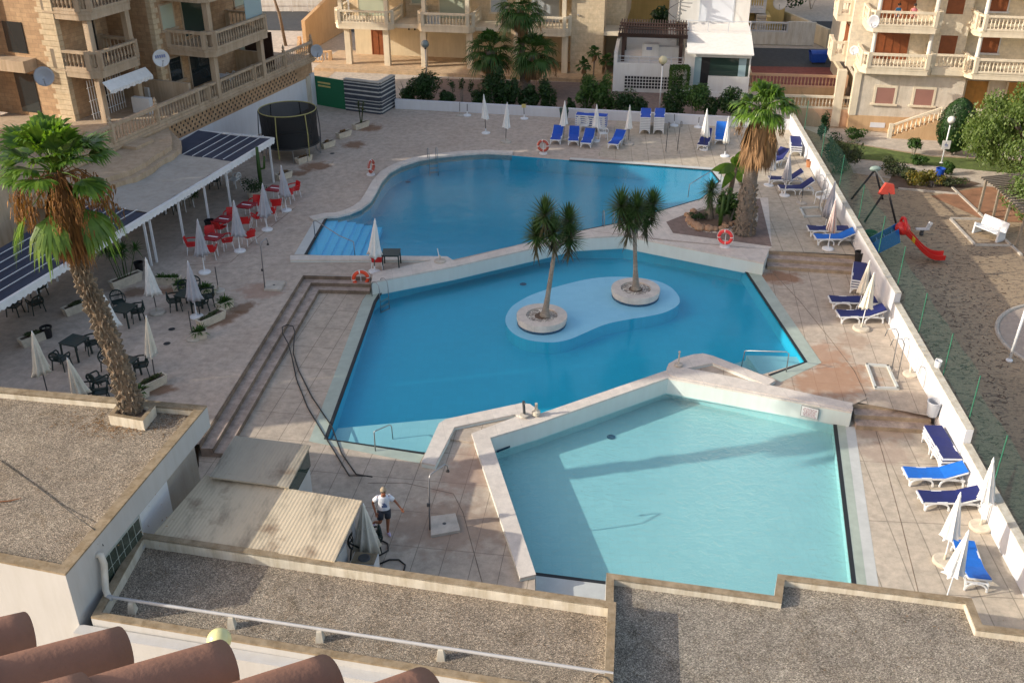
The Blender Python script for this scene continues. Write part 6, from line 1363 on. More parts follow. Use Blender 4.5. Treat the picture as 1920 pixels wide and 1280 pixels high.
def window(t, fr, u0, u1, z0, z1, v, out=1, frame_m='cream_trim', pane='window_glass', shutter=None, sill=True, depth=.18, name='window', fw=.09):
    """out=+1/-1 : direction of v facing outwards"""
    m_ = MB()
    for (a, b_, c, d) in ((u0-fw, u0, z0, z1), (u1, u1+fw, z0, z1), (u0-fw, u1+fw, z1, z1+fw)): m_.box(a, b_, *sorted((v-.02*out, v+.05*out)), c, d, fr)
    if sill: m_.box(u0-fw*1.8, u1+fw*1.8, *sorted((v-.02*out, v+.16*out)), z0-.12, z0, fr)
    w_ = m_.build(name, frame_m, t); w_['label'] = w_.get('label', '') or 'framed opening'
    del w_['label']
    m_ = MB(); m_.box(u0, u1, *sorted((v+.004*out, v+.012*out)), z0, z1, fr); 
    if shutter:
        mm = MB(); mm.box(u0, u1, *sorted((v+.004*out, v+.03*out)), z0, z1, fr); o = mm.build('shutter', shutter, w_, loc=t.get('_o', (0, 0, 0)))
        o.location = (0, 0, 0)
    else:
        o = m_.build('pane', pane, w_, loc=t.get('_o', (0, 0, 0))); o.location = (0, 0, 0)
    return w_
def door(t, fr, u0, u1, z0, z1, v, out=1, mat='wood_shutter', split=2, name='door'):
    m_ = MB(); m_.box(u0, u1, *sorted((v+.004*out, v+.03*out)), z0, z1, fr)
    for i in range(split+1): x = u0+(u1-u0)*i/split; m_.box(x-.035, x+.035, *sorted((v+.006*out, v+.06*out)), z0, z1, fr)
    m_.box(u0-.03, u1+.03, *sorted((v+.006*out, v+.06*out)), z1, z1+.08, fr)
    return m_.build(name, mat, t)
def dish(label, ctr, D, r, look, mat='dish_grey', logo=False):
    p = PD(ctr[0], ctr[1], D); t = thing('satellite_dish', label, 'satellite dish', tuple(p), world=False); q = Vector(look).normalized().to_track_quat('Z', 'Y'); t.rotation_mode = 'QUATERNION'; t.rotation_quaternion = q
    m_ = MB(); m_.lathe([(.001, 0), (r*.4, .02*r/.4), (r*.8, .1*r/.4), (r, .16*r/.4), (r, .19*r/.4), (r*.78, .13*r/.4), (.001, .04)][::-1], n=28, cap=False); m_.build('reflector', mat, t, smooth=True)
    m_ = MB(); m_.tube([(0, -r, .1), (0, -r*.35, r*.9)], .02, 6); m_.box(-.05, .05, -r*.42, -r*.25, r*.85, r*1.0); m_.build('feed_arm', 'pole_steel', t); m_ = MB(); m_.tube([(0, 0, 0), (0, 0, -.35)], .03, 6); m_.build('mount', 'pole_steel', t)
    if logo:
        m_ = MB()
        for k in range(5): m_.box(-r*.62+k*r*.26, -r*.62+k*r*.26+r*.16, .05*r, .4*r, .13*r/.4*.9, .14*r/.4*.95)
        m_.build('faded_lettering', 'ink_blue', t)
    return t
# ---------------- left apartment building (seen obliquely, terrace wall and stacked balconies)
fL0 = frame((-13.4, 67.8), math.atan2(-.94, -.342)); fL = lambda u, v, z: fL0(u, v, z)   # u towards camera along the wall, +v outwards (towards pool)
tL = thing('apartment_building', 'tan apartment building on the left with rounded balconies above a long balustraded terrace', 'building', (-20, 55, 0), world=True)
def PB(t, name, mat, *boxes, fr=None, **k):
    m_ = MB()
    for b_ in boxes: m_.box(*b_, fr)
    return m_.build(name, mat, t, **k)
PB(tL, 'terrace_wall', 'left_blocks', (-.0, 26, -6, 0, 2.0, 2.95), fr=fL); PB(tL, 'lower_wall', 'white_wall', (.9, 25.5, -6, -.02, -.1, 1.999), fr=fL); PB(tL, 'corner_pier', 'white_wall', (-.0, .45, -1, .14, 0, 2.2), fr=fL); PB(tL, 'stone_panel', 'rough_render', (.451, .899, -1, .06, 0, 2.1), fr=fL)
PB(tL, 'terrace_slab', 'left_trim', (-.1, 24.0, -9, .22, 2.951, 3.3), (-.15, 24.05, -.5, .3, 3.05, 3.14), fr=fL)
m_ = MB()
for k in range(96):
    u = 2.0+k*.2; 
    for r_ in range(4):
        if (k+r_) % 2 == 0 and (k//9) % 1 == 0: m_.box(u, u+.11, .0, .006, 2.12+r_*.2, 2.12+r_*.2+.13, fL)
m_.build('lattice_openings', 'dark_opening', tL)
ps = [fL(u, .1, 0) for u in (-.0, 3.6, 7.4)]; 
m_ = MB()
for a, c in zip([0, 3.4, 6.9, 11.6, 12.6, 16.2, 19.8], [3.4, 6.9, 11.6, 12.6, 16.2, 19.8, 23.4]): balustrade(m_, fL(a, .1, 0), fL(c, .1, 0), 3.301, .95)
for u in (0, 3.4, 16.2, 19.8, 23.4): q = fL(u, .1, 0); m_.lathe([(.09, 0), (.12, .1), (.05, .16), (.1, .26), (.04, .4), (.001, .48)], (q[0], q[1], 4.28), 8)
m_.build('terrace_balustrade', 'left_trim', tL)
TOP = 15.5
PB(tL, 'main_wall', 'left_blocks', (2.0, 12.2, -14, -2.4, 3.3, TOP), (12.2, 13.4, -14, -5.6, 3.3, TOP), (13.4, 17.3, -14, -5.0, 3.3, TOP), (15.2, 17.3, -4.999, -4.4, 3.3, TOP), fr=fL)
PB(tL, 'side_wing', 'left_blocks', (17.301, 18.6, -24, -9.6, 0, TOP), fr=fL)
PB(tL, 'quoin_strip', 'quoin_blocks', *[(12.2-(.5 if i % 2 else .3), 12.23, -2.7, -2.37, 3.3+i*.28, 3.3+i*.28+.26) for i in range(40)], fr=fL); PB(tL, 'quoin_strip', 'quoin_blocks', *[(17.0, 17.33, -5.0+(-.3 if i % 2 else -.5)+.0, -4.37, 3.3+i*.28, 3.3+i*.28+.26) for i in range(40)], fr=fL)
PB(tL, 'roof', 'terracotta', (1.6, 18.9, -24, -2.0, TOP, TOP+.3), fr=fL)
for fl_ in range(4):
    z = 6.1+fl_*2.95
    balcony(tL, fL, 5.3, 11.3, -2.4, .55, z, mat='left_trim'); balcony(tL, fL, 13.6, 17.3, -5.0, -2.3, z, mat='left_trim')
for fl_ in range(4):
    zb = 3.3+fl_*2.95; zt = zb+2.35
    for u, v in ((5.9, .1), (10.7, .1), (14.0, -2.7), (16.9, -2.7)): PB(tL, 'pillar', 'left_trim', (u-.16, u+.16, v-.16, v+.16, zb, zb+2.38), fr=fL)
    window(tL, fL, 7.0, 9.6, zb+.05, zb+2.2, -2.4, 1, 'left_trim', 'window_glass_green' if fl_ == 1 else 'window_glass', sill=False, name='balcony_door'); window(tL, fL, 10.4, 11.5, zb+.8, zb+2.1, -2.4, 1, 'left_trim', shutter='shutter_green' if fl_ else None)
    window(tL, fL, 3.2, 4.4, zb+.8, zb+2.2, -2.4, 1, 'left_trim', shutter='shutter_green')
    window(tL, fL, 13.9, 15.0, zb+.05, zb+2.2, -5.0, 1, 'left_trim', sill=False, name='balcony_door')
fLs = frame(fL(17.3, 0, 0)[:2], math.atan2(-.94, -.342)+math.pi/2)   # frame of the end wall: u runs outward direction reversed
def endw(t, v0, v1, z0, z1, **k):
    m_ = MB(); m_.box(17.301, 17.34, v0, v1, z0, z1, fL); return m_.build('window', 'window_glass', t)
for z0, z1 in ((3.5, 5.6), (6.7, 8.3), (9.7, 11.2)): endw(tL, -7.9, -6.6, z0, z1)
m_ = MB(); m_.box(17.3, 18.2, -8.4, -6.2, 5.9, 6.5, fL); m_.build('ledge', 'left_trim', tL)
# glazed balcony on bay A first floor
PB(tL, 'balcony_glazing', 'curtain_blue', (5.55, 7.3, .28, .3, 7.0, 8.5), fr=fL)
# partition walls and things on the terrace
PB(tL, 'partition_wall', 'left_trim', (12.4, 12.6, -5.6, -.4, 3.301, 4.5), fr=fL); PB(tL, 'partition_wall', 'left_trim', (4.9, 5.05, -2.4, -.4, 3.301, 4.6), fr=fL)
PB(tL, 'metal_screen', 'wood_dark', (3.9, 4.0, -2.3, -.3, 3.302, 5.6), fr=fL)
# curved garden terrace south of the straight balustrade
PB(tL, 'garden_wall', 'left_trim', (24.0, 36.0, -3.0, .0, 2.0, 3.9), (24, 36, -8, .02, -.1, 2.0), fr=fL)
m_ = MB(); 
for (z0, z1, k_) in ((2.3, 2.7, 1.0), (2.701, 2.95, .8)):
    pl = P2([(140, 352), (190, 341), (215, 334), (252, 323), (288, 303), (303, 291), (322, 281), (337, 270), (338, 256)], 2.95); q0, q1 = fL(15.0, -.3, 0)[:2], fL(27, -.3, 0)[:2]
    mid_ = Vector(q0).lerp(Vector(q1), .5); pl = [tuple(Vector(p)+(mid_-Vector(p))*(1-k_)*.5) for p in pl]+[q0, q1]
    ar = sum(pl[i][0]*pl[(i+1) % len(pl)][1]-pl[(i+1) % len(pl)][0]*pl[i][1] for i in range(len(pl))); m_.prism(pl if ar > 0 else pl[::-1], z0, z1, bottom=True)
m_.build('curved_ledge', 'left_trim', tL)
PB(tL, 'stepped_plinth', 'left_trim', (18.0, 19.4, .0, 1.1, 2.751, 3.1), fr=fL)
# things on the terrace: air conditioners, chair, awning
def accond(label, p, rz, s=1.0):
    t = thing('air_conditioner', label, 'air conditioner', p, rz, group='outdoor air conditioners'); m_ = MB(); m_.box(-.42*s, .42*s, -.16, .16, 0, .62*s); m_.build('casing', 'ac_white', t, bevel=.015); m_ = MB(); m_.torus((-.1*s, -.17, .31*s), .22*s, .012, 'y', 20, 5); 
    for k in range(5): m_.bar((-.3*s, -.168, (.12+.09*k)*s), (.1*s, -.168, (.12+.09*k)*s), .008)
    m_.build('fan_grille', 'dish_grey', t)
aL = math.atan2(.956, -.292)
q = fL(14.8, -1.9, 3.301); accond('large white air conditioner behind the terrace balustrade under the striped awning', q, R(160), 1.4); q = fL(12.2, -3.2, 3.301); accond('white air conditioner with a round grille in the terrace corner', q, R(60), 1.2)
t = thing('window_awning', 'short white scalloped awning under the middle left balcony', 'awning', fL(15.4, -2.2, 5.6), world=False); t['_o'] = tuple(fL(15.4, -2.2, 5.6)); m_ = MB(); m_.hexa([fL(13.7, -2.2, 5.5), fL(17.2, -2.2, 5.5), fL(17.2, -1.8, 5.1), fL(13.7, -1.8, 5.1), fL(13.7, -2.2, 5.54), fL(17.2, -2.2, 5.54), fL(17.2, -1.8, 5.14), fL(13.7, -1.8, 5.14)])
for k in range(14): m_.box(13.7+k*.25, 13.7+k*.25+.23, -1.82, -1.79, 4.93+(.04 if k % 2 else 0), 5.12, fL)
m_.build('canvas', 'awning_white', t)
t = thing('window_grille', 'white barred window grille on the ground floor of the left building', 'window grille', fL(17.2, -4.2, 3.4)); t['_o'] = tuple(fL(17.2, -4.2, 3.4)); m_ = MB()
for k in range(14): m_.box(14.2+k*.2, 14.23+k*.2, -3.6, -3.56, 3.3, 5.4, fL)
for z in (3.6, 4.3, 5.0): m_.box(14.2, 16.9, -3.6, -3.57, z, z+.03, fL)
m_.build('bars', 'awning_white', t)
q = fL(7.2, -1.0, 3.3); o = copy_tree(CP['white']); o.location = q; o.rotation_euler = (0, R(-60), R(-30)); o['label'] = 'white slatted garden chair tipped against the wall on the left building terrace'
q = fL(8.8, -.9, 3.3); o = copy_tree(TP['white']); o.location = q; o['label'] = 'white table on the left building terrace behind the balustrade'; 
dish('grey satellite dish on the sunlit corner of the left building', (84, 144), 50.5, .48, (.25, -.95, .3), 'dish_grey'); dish('white satellite dish with faded lettering between the two balcony bays', (300, 110), 54.5, .45, (.6, -.8, .25), 'dish_white', True); dish('small grey dish at the far end of the balustraded terrace', (592, 96), 67.5, .42, (.5, -.9, .2), 'dish_grey')
# ---------------- cafe awning frame beside the left building
g0, g1 = P(0, 570, 0), P(510, 262, 2.6)
A_ = PD(-60, 606, P(-60, 606, 2.6).y); A_ = P(-60, 607, 2.32); B_ = P(513, 260, 2.32); dv = (B_-A_); LA = dv.length; ux = dv.normalized(); ny = Vector((-ux.y, ux.x, 0))   # ny points to the building
t = thing('awning_frame', 'long white steel awning frame over the cafe seating with dark netting and beige canvas', 'awning', tuple((A_+B_)/2-Vector((0, 0, 2.32))), world=True)
fA = lambda u, v, z: tuple(A_+ux*u+ny*v+Vector((0, 0, z)))
m_ = MB(); m_.box(-1, LA, -.06, .06, -.05, .07, fA); m_.box(LA-.1, LA, 0, 4.5, -.03, .07, fA); m_.build('front_beam', 'white_paint', t)
m_ = MB(); n = int((LA+1)/.28)
for k in range(n):
    u = -1+k*.28
    for j in range(4):
        a0, a1 = j/4, (j+1)/4; m_.add([fA(u+.28*a0, -.075, .02), fA(u+.28*a1, -.075, .02), fA(u+.28*a1, -.085, -.17-.07*math.sin(math.pi*a1)), fA(u+.28*a0, -.085, -.17-.07*math.sin(math.pi*a0))], [(0, 1, 2, 3), (3, 2, 1, 0)])
m_.build('scalloped_valance', 'awning_white', t)
for k, (px, py) in enumerate([(546, 342), (448, 400), (418, 425)]): pass
for bx, by in ((520, 343), (449, 398), (403, 425), (354, 457), (300, 492), (290, 499)):
    b0 = P(bx, by, 0); m_ = MB(); s_ = (b0-A_).dot(ux); q = A_+ux*s_; m_.box(q.x-.045, q.x+.045, q.y-.045, q.y+.045, 0, 2.28); m_.build('post', 'white_paint', t)
for s_, w_ in ((.3, 2.0), (.32, 2.2), (.35, 2.2), (.55, 2.5), (.72, 2.5)):
    q = Vector(fA(LA*s_, 3.0, -2.32)); m_ = MB(); m_.box(q.x-.04, q.x+.04, q.y-.04, q.y+.04, 0, 2.4); m_.build('rear_post', 'white_paint', t)
def cloth(name, mat, u0, u1, v0, v1, z0, z1, sag=.12, nu=18, nv=8, wr=.03, seed=1):
    rg = random.Random(seed); m_ = MB(); vs = []
    for i in range(nu+1):
        for j in range(nv+1):
            a, b_ = i/nu, j/nv; uu = u0+(u1-u0)*a; v1 = 3.1+1.5*min(1, max(0, uu/LA)); vs.append(fA(uu, v0+(v1-v0)*b_, z0+(z1-z0)*b_-sag*math.sin(math.pi*b_)*(.5+.5*abs(math.sin(math.pi*a*3)))+rg.uniform(-wr, wr)))
    m_.add(vs, [(i*(nv+1)+j, (i+1)*(nv+1)+j, (i+1)*(nv+1)+j+1, i*(nv+1)+j+1) for i in range(nu) for j in range(nv)]); return m_.build(name, mat, t, smooth=True)
us = lambda px, py: (P(px, py, 2.32)-A_).dot(ux)
uA, uB = us(287, 402), us(438, 305)
cloth('dark_net', 'shade_net', -1, uA, .05, 4.9, .03, .12, .05, 30, 8, .015, 2); cloth('canvas', 'awning_canvas', uA, uB, .05, 4.7, .08, .22, .1, 14, 8, .035, 3); cloth('dark_net', 'shade_net', uB, LA-.1, .05, 4.6, .03, .08, .12, 8, 6, .02, 4)
m_ = MB()
for k in range(5): v = .6+k*.6; m_.bar(fA(-1, v, .14), fA(uA, v, .14), .03); m_.bar(fA(uB, v, .12), fA(LA, v, .12), .03)
m_.build('support_wires', 'grey_frame', t)
# ---------------- centre building with arcade
fC = frame((-12.6, 78.7), math.atan2(-.167, .986)); tC = thing('arcade_building', 'cream building with an open pillared arcade and baluster balconies beyond the hedge', 'building', (-4, 80, 0), world=True)
b = MB(); b.prism([fC(u, v, 0)[:2] for u, v in ((-2.2, -1.9), (21, -1.9), (21, 4), (-2.2, 4))], -.05, .2); struct('arcade_floor', b, 'arcade_paving')
b = MB(); b.prism([fC(u, v, 0)[:2] for u, v in ((-9, -6.5), (-.5, -6.5), (-.5, -1.9), (-9, -1.9))], None, .0); b.v = [(x, y, -.015) for x, y, z in b.v]; struct('arcade_forecourt', b, 'arcade_paving')
PB(tC, 'rear_wall', 'cream_stucco', (-.4, 21, 3.0, 3.3, .2, 3.3), fr=fC)
PB(tC, 'upper_wall', 'quoin_blocks', (-.4, 3.9, 2.2, 9, 3.3, 14), (3.9, 5.6, 3.0, 9, 3.3, 14), (5.6, 21, 2.2, 9, 3.3, 14), (17.2, 19.6, -.2, 9, .2, 14), fr=fC)
PB(tC, 'slab', 'cream_trim', (-.4, 21, -.1, 3.2, 3.0, 3.29), fr=fC)
PB(tC, 'roof', 'terracotta', (-.8, 21.4, -1, 9.4, 14, 14.3), fr=fC)
for u in (.1, 3.15, 6.05, 9.6, 13.2, 16.8): m_ = MB(); m_.box(u-.22, u+.22, -.4, .04, .2, 3.0, fC); m_.build('pillar', 'cream_trim', tC)
for fl_ in range(3):
    z = 3.35+fl_*2.95
    for u0, u1 in ((-.75, 3.8), (5.7, 10.0), (12.8, 17.2)): 
        balcony(tC, fC, u0, u1, 2.2, -.75, z, mat='cream_trim')
        for u in (u0+.5, u1-.5): PB(tC, 'pillar', 'cream_trim', (u-.15, u+.15, -.5, -.2, z+.002, z+2.53), fr=fC)
        window(tC, fC, u0+1.1, u1-1.2, z+.02, z+2.2, 2.2, -1, 'cream_trim', shutter='shutter_green' if u0 != 12.8 else 'shutter_grey', sill=False, name='balcony_door')
    window(tC, fC, 4.4, 5.2, z+.9, z+2.1, 3.0, -1, 'cream_trim', shutter='shutter_green'); window(tC, fC, 10.8, 12.0, z+.6, z+2.1, 2.2, -1, 'cream_trim', shutter='shutter_grey')
door(tC, fC, 1.0, 2.0, .2, 2.6, 3.0, -1, 'wood_shutter', 2); 
m_ = MB(); rg = random.Random(3)
for k in range(11):
    for r_ in range(3):
        if (k+r_) % 2 == 0: m_.box(4.0+k*.24, 4.12+k*.24, 2.985, 2.995, 2.2+r_*.22, 2.36+r_*.22, fC)
m_.build('lattice_openings', 'dark_opening', tC)
q = fC(6.9, -.3, 3.36); accond('white air conditioner box on the middle balcony of the cream building', q, R(-10), 1.2)
dish('big grey satellite dish on the corner of the cream building', (1089, 23), 76.0, .62, (-.35, -.9, .2), 'dish_grey')
# seated person at the arcade end
def seated(label, loc, rz, cloth_='clothes_black', skin='skin_tan', hair='hair_dark', s=1.0):
    t = thing('person', label, 'person', loc, rz); t.scale = (s,)*3
    J = [(0, 0, .1, .14, .12), (0, -.02, .32, .14, .11), (0, .02, .5, .15, .1), (0, .06, .6, .055), (0, .1, .7, .075, .085), (0, .11, .8, .075, .085),
         (.09, .02, .1, .1), (.13, .34, .38, .065), (.12, .48, .05, .045), (.12, .58, .03, .035), (-.09, .02, .1, .1), (-.13, .34, .38, .065), (-.12, .48, .05, .045), (-.12, .58, .03, .035),
         (.18, .03, .52, .05), (.24, .16, .32, .038), (.12, .34, .36, .03), (.08, .4, .37, .022), (-.18, .03, .52, .05), (-.24, .16, .32, .038), (-.12, .34, .36, .03), (-.08, .4, .37, .022)]
    body('body', t, J, [(0, 1), (1, 2), (2, 3), (3, 4), (4, 5), (0, 6), (6, 7), (7, 8), (8, 9), (0, 10), (10, 11), (11, 12), (12, 13), (2, 14), (14, 15), (15, 16), (16, 17), (2, 18), (18, 19), (19, 20), (20, 21)], skin)
    loft([((0, .0, .02), .2, .17, 0), ((0, -.0, .2), .19, .15, 0), ((0, 0, .4), .19, .14, 0), ((0, .03, .53), .2, .12, 0), ((0, .05, .59), .1, .08, 0)]).build('shirt', cloth_, t, smooth=True)
    m_ = MB(); m_.sphere((0, .09, .8), .105, 14, 8, 1, 1.05, 1.0); m_.build('hair', hair, t, smooth=True); return t
seated('person in black clothes sitting on the ledge at the right end of the arcade', tuple(P(1087, 112, 0)[:2])+(.2,), R(150))
# ---------------- white villa
fV = frame(tuple(P(1156, 171, 0)[:2]), math.atan2(-.14, .99)); tV = thing('white_villa', 'modern white villa with a dark pergola terrace and a glazed sunroom', 'building', tuple(P(1270, 175, 0)), world=True)
# u to the right, v away from camera. widths from the photo: left block 0..4.4, sunroom 5.0..8.8
PB(tV, 'terrace_block', 'villa_white', (-.3, 4.6, 0, 9, -.05, 2.0), (-.3, -.05, 0, 9, 2.0, 2.75), fr=fV)
PB(tV, 'sunroom_base', 'villa_white', (4.601, 5.3, -.35, 6, -.05, 3.1), (6.3, 9.1, -.5, -.3, -.05, 1.4), (5.3, 9.1, -.5, -.3, 2.7, 2.95), (9.0, 9.1, -.3, 6, -.05, 3.1), fr=fV)
m_ = MB(); m_.hexa([fV(4.75, -.9, 2.98), fV(9.2, -.9, 2.98), fV(9.1, 1.6, 3.8), (fV(4.6, 1.6, 3.8)), fV(4.75, -.9, 3.06), fV(9.2, -.9, 3.06), fV(9.1, 1.6, 3.88), fV(4.6, 1.6, 3.88)]); m_.build('sloping_awning_roof', 'villa_white', tV)
PB(tV, 'upper_terrace', 'villa_white', (4.6, 9.1, 1.601, 7, 3.1, 3.92), fr=fV)
PB(tV, 'upper_block', 'villa_white', (4.0, 9.1, 5.2, 14, 3.851, 11), (3.4, 4.0, 7.5, 14, 0, 11), fr=fV)
m_ = MB(); m_.box(5.6, 7.9, 5.17, 5.199, 3.95, 6.4, fV); m_.build('shutter', 'shutter_white', tV); m_ = MB(); m_.box(5.5, 5.6, 5.16, 5.2, 3.9, 6.5, fV); m_.box(7.9, 8.0, 5.16, 5.2, 3.9, 6.5, fV); m_.box(5.6, 7.9, 5.16, 5.2, 6.4, 6.5, fV); m_.build('shutter_frame', 'grey_frame', tV)
m_ = MB(); m_.bar(fV(4.7, 1.9, 4.65), fV(9.0, 1.9, 4.65), .04)
for u in (4.7, 6.1, 7.5, 9.0): m_.bar(fV(u, 1.9, 3.85), fV(u, 1.9, 4.65), .04)
m_.build('railing', 'grey_frame', tV)
PB(tV, 'sunroom_glass', 'window_glass_green', (6.35, 9.0, -.24, -.22, 1.4, 2.7), fr=fV); PB(tV, 'curtain', 'curtain_blue', (5.3, 5.75, -.26, -.24, .7, 2.7), fr=fV); PB(tV, 'door', 'dark_opening', (5.75, 6.35, -.25, -.23, .2, 2.7), fr=fV); PB(tV, 'door_step', 'villa_white', (5.2, 6.3, -.8, -.25, -.05, .2), fr=fV)
PB(tV, 'curtain', 'curtain_blue', (8.3, 8.8, -.26, -.245, 1.4, 2.7), fr=fV); PB(tV, 'sunroom_inside', 'dark_opening', (5.3, 9.0, 1.2, 1.25, 0, 2.4), fr=fV)
m_ = MB(); m_.box(.5, 4.55, -.03, -.001, .25, 1.15, fV); m_.build('grille_panel', 'dark_opening', tV)
m_ = MB()
for k in range(20): m_.box(.5+k*.213, .54+k*.213, -.06, -.031, .25, 1.15, fV)
for k in range(5): m_.box(.45, 4.59, -.065, -.032, .23+k*.22, .27+k*.22, fV)
m_.build('breeze_grille', 'villa_white', tV)
m_ = MB(); m_.bar(fV(-.1, .1, 2.45), fV(4.5, .1, 2.45), .04); m_.bar(fV(-.1, .1, 2.2), fV(4.5, .1, 2.2), .025)
for k in range(7): m_.bar(fV(-.05+k*.75, .1, 2.0), fV(-.05+k*.75, .1, 2.45), .03)
m_.build('terrace_rail', 'grey_frame', tV)
PB(tV, 'barbecue', 'villa_white', (1.6, 2.8, 2.0, 2.7, 2.001, 2.9), (2.8, 4.2, 2.2, 2.7, 2.001, 2.7), fr=fV)
m_ = MB(); m_.box(1.9, 2.3, 1.96, 1.999, 2.5, 2.7, fV); m_.build('barbecue_door', 'ink_blue', tV)
t = thing('terrace_pergola', 'dark wooden slatted pergola over the raised terrace of the white villa', 'pergola', tuple(fV(2, 1, 2.0)), world=True)
for u in (.3, 4.3):
    for v in (.5, 4.0): m_ = MB(); m_.box(u-.12, u+.12, v-.12, v+.12, 2.001, 3.7, fV); m_.build('post', 'wood_dark', t)
for v in (.4, 4.1): m_ = MB(); m_.box(-.1, 4.7, v-.08, v+.08, 3.701, 3.95, fV); m_.build('beam', 'wood_dark', t)
m_ = MB()
for k in range(26): m_.box(-.05+k*.185, .03+k*.185, -.1, 4.7, 3.951, 4.08, fV)
m_.build('slats', 'wood_dark', t)
for v in (1.1, 2.0, 3.0): m_ = MB(); m_.box(-.1, 4.75, v, v+.1, 4.081, 4.14, fV); m_.build('cross_slat', 'wood_dark', t)
t = thing('spiral_staircase', 'dark steel spiral staircase at the villa upper terrace', 'staircase', tuple(fV(4.3, 2.6, 3.85)), world=True); c = fV(4.1, 4.4, 0); m_ = MB(); m_.tube([(c[0], c[1], 2.2), (c[0], c[1], 8.5)], .06, 8); m_.build('centre_pole', 'metal_grey', t)
m_ = MB(); pr = []
for k in range(26):
    a = k*.42; z = 2.3+k*.22; m_.bar((c[0], c[1], z), (c[0]+.85*math.cos(a), c[1]+.85*math.sin(a), z), .22, .03); pr.append((c[0]+.85*math.cos(a), c[1]+.85*math.sin(a), z+.9))
m_.build('treads', 'metal_grey', t); m_ = MB(); m_.tube(pr, .025, 6); m_.build('handrail', 'pole_dark', t, smooth=True)
# white rail fence before the villa
t = thing('railing_fence', 'thin white vertical bar fence in front of the villa and court', 'fence', tuple(P(1330, 200, 0)), world=True); a, c = P(1250, 187, -.02)+Vector((0, -1.1, 0)), P(1400, 196, -.02)+Vector((0, -1.1, 0)); m_ = MB(); m_.bar(a+Vector((0, 0, 1.0)), c+Vector((0, 0, 1.0)), .05); m_.bar(a+Vector((0, 0, .15)), c+Vector((0, 0, .15)), .04); m_.build('rail', 'awning_white', t); m_ = MB()
for k in range(48): q = a.lerp(c, k/47); m_.bar(q, q+Vector((0, 0, 1.0)), .02)
m_.build('bars', 'awning_white', t)
# ---------------- houses further back
tH = thing('yellow_house', 'small yellow house with white balusters behind the court', 'house', (20, 92, 0), world=True); fH = frame((17.6, 86.4), R(-8))
PB(tH, 'wall', 'yellow_house_wall', (-1, 5.5, 5.0, 12, 0, 7), (3.8, 4.1, 2.2, 5.0, 0, 1.8), fr=fH); PB(tH, 'front_wall', 'white_wall_weathered', (-.8, 5.4, 0, .3, 0, 1.0), (5.4, 7.6, 0, .2, .0, 1.9), fr=fH); m_ = MB(); balustrade(m_, fH(-.8, .15, 0), fH(5.4, .15, 0), 1.001, .8, step=.2); m_.build('balustrade', 'white_wall', tH)
m_ = MB(); balustrade(m_, fH(-.8, 3.4, 0), fH(3.6, 3.4, 0), 2.2, .9, step=.2); m_.box(-.8, 3.7, 3.2, 5.0, 1.9, 2.199, fH); m_.build('porch_balustrade', 'white_wall', tH)
PB(tH, 'window', 'window_glass', (-.2, 1.2, 4.96, 4.999, 2.4, 4.0), fr=fH); PB(tH, 'window_awning', 'awning_cream', (-.4, 3.0, 4.2, 4.99, 4.3, 4.5), fr=fH)
for k in range(6): PB(tH, 'step', 'concrete', (3.0, 3.79, 1.0+.35*k, 4.9, .05+.3*k, .3+.3*k), fr=fH)
t = thing('garden_wall', 'sunlit cream garden wall with a small red gate in an arched gatehouse', 'wall', (25, 92, 0), world=True); fG = frame((26.2, 84.6), R(104)); PB(t, 'wall', 'cream_stucco', (0, 9, 0, .25, 0, 1.5), fr=fG); PB(t, 'gatehouse', 'yellow_house_wall', (9.001, 11, -.3, .5, 0, 3.0), fr=fG); PB(t, 'gate', 'wood_shutter', (9.5, 10.5, .501, .54, 0, 2.1), fr=fG)
tB = thing('back_house', 'pale house behind the villa pergola with arched openings', 'house', (10, 98, 0), world=True); fB = frame((8.3, 92), R(-8)); PB(tB, 'wall', 'cream_trim', (0, 7.5, 2.5, 10, 0, 12), (0, .35, 0, 2.5, 0, 5.4), (7.1, 7.5, 0, 2.5, 0, 5.4), fr=fB); PB(tB, 'balcony', 'white_wall', (0, 7.5, -.1, 2.499, 5.401, 6.6), fr=fB); PB(tB, 'dark_opening', 'yellow_house_wall', (1, 6.6, 2.46, 2.499, .2, 4.8), fr=fB)
t = thing('terrace_house', 'cream terrace house at the top right between the villa and the balcony building', 'house', (34, 118, 0), world=True); fT = frame((26, 112), R(-8)); PB(t, 'wall', 'cream_stucco', (0, 18, 0, 8, 0, 9), fr=fT); PB(t, 'window', 'window_glass', (3, 5, -.04, -.001, 2, 4), (8, 10, -.04, -.001, 2, 4), fr=fT)
for (x, y, r_, l_) in ((24.5, 97, 2.6, 'dark leafy tree behind the gatehouse wall'), (29, 101, 3.0, 'large dark tree beside the cream terrace house'), (13, 87.5, 1.4, 'small dark tree seen through the villa pergola')):
    shrub('garden_tree', l_, (x, y, 0), (r_, r_, r_*.8), 1300, .35, int(x), 'shrub_dark', 'tree', 'trees behind the villa', stem=1.0)
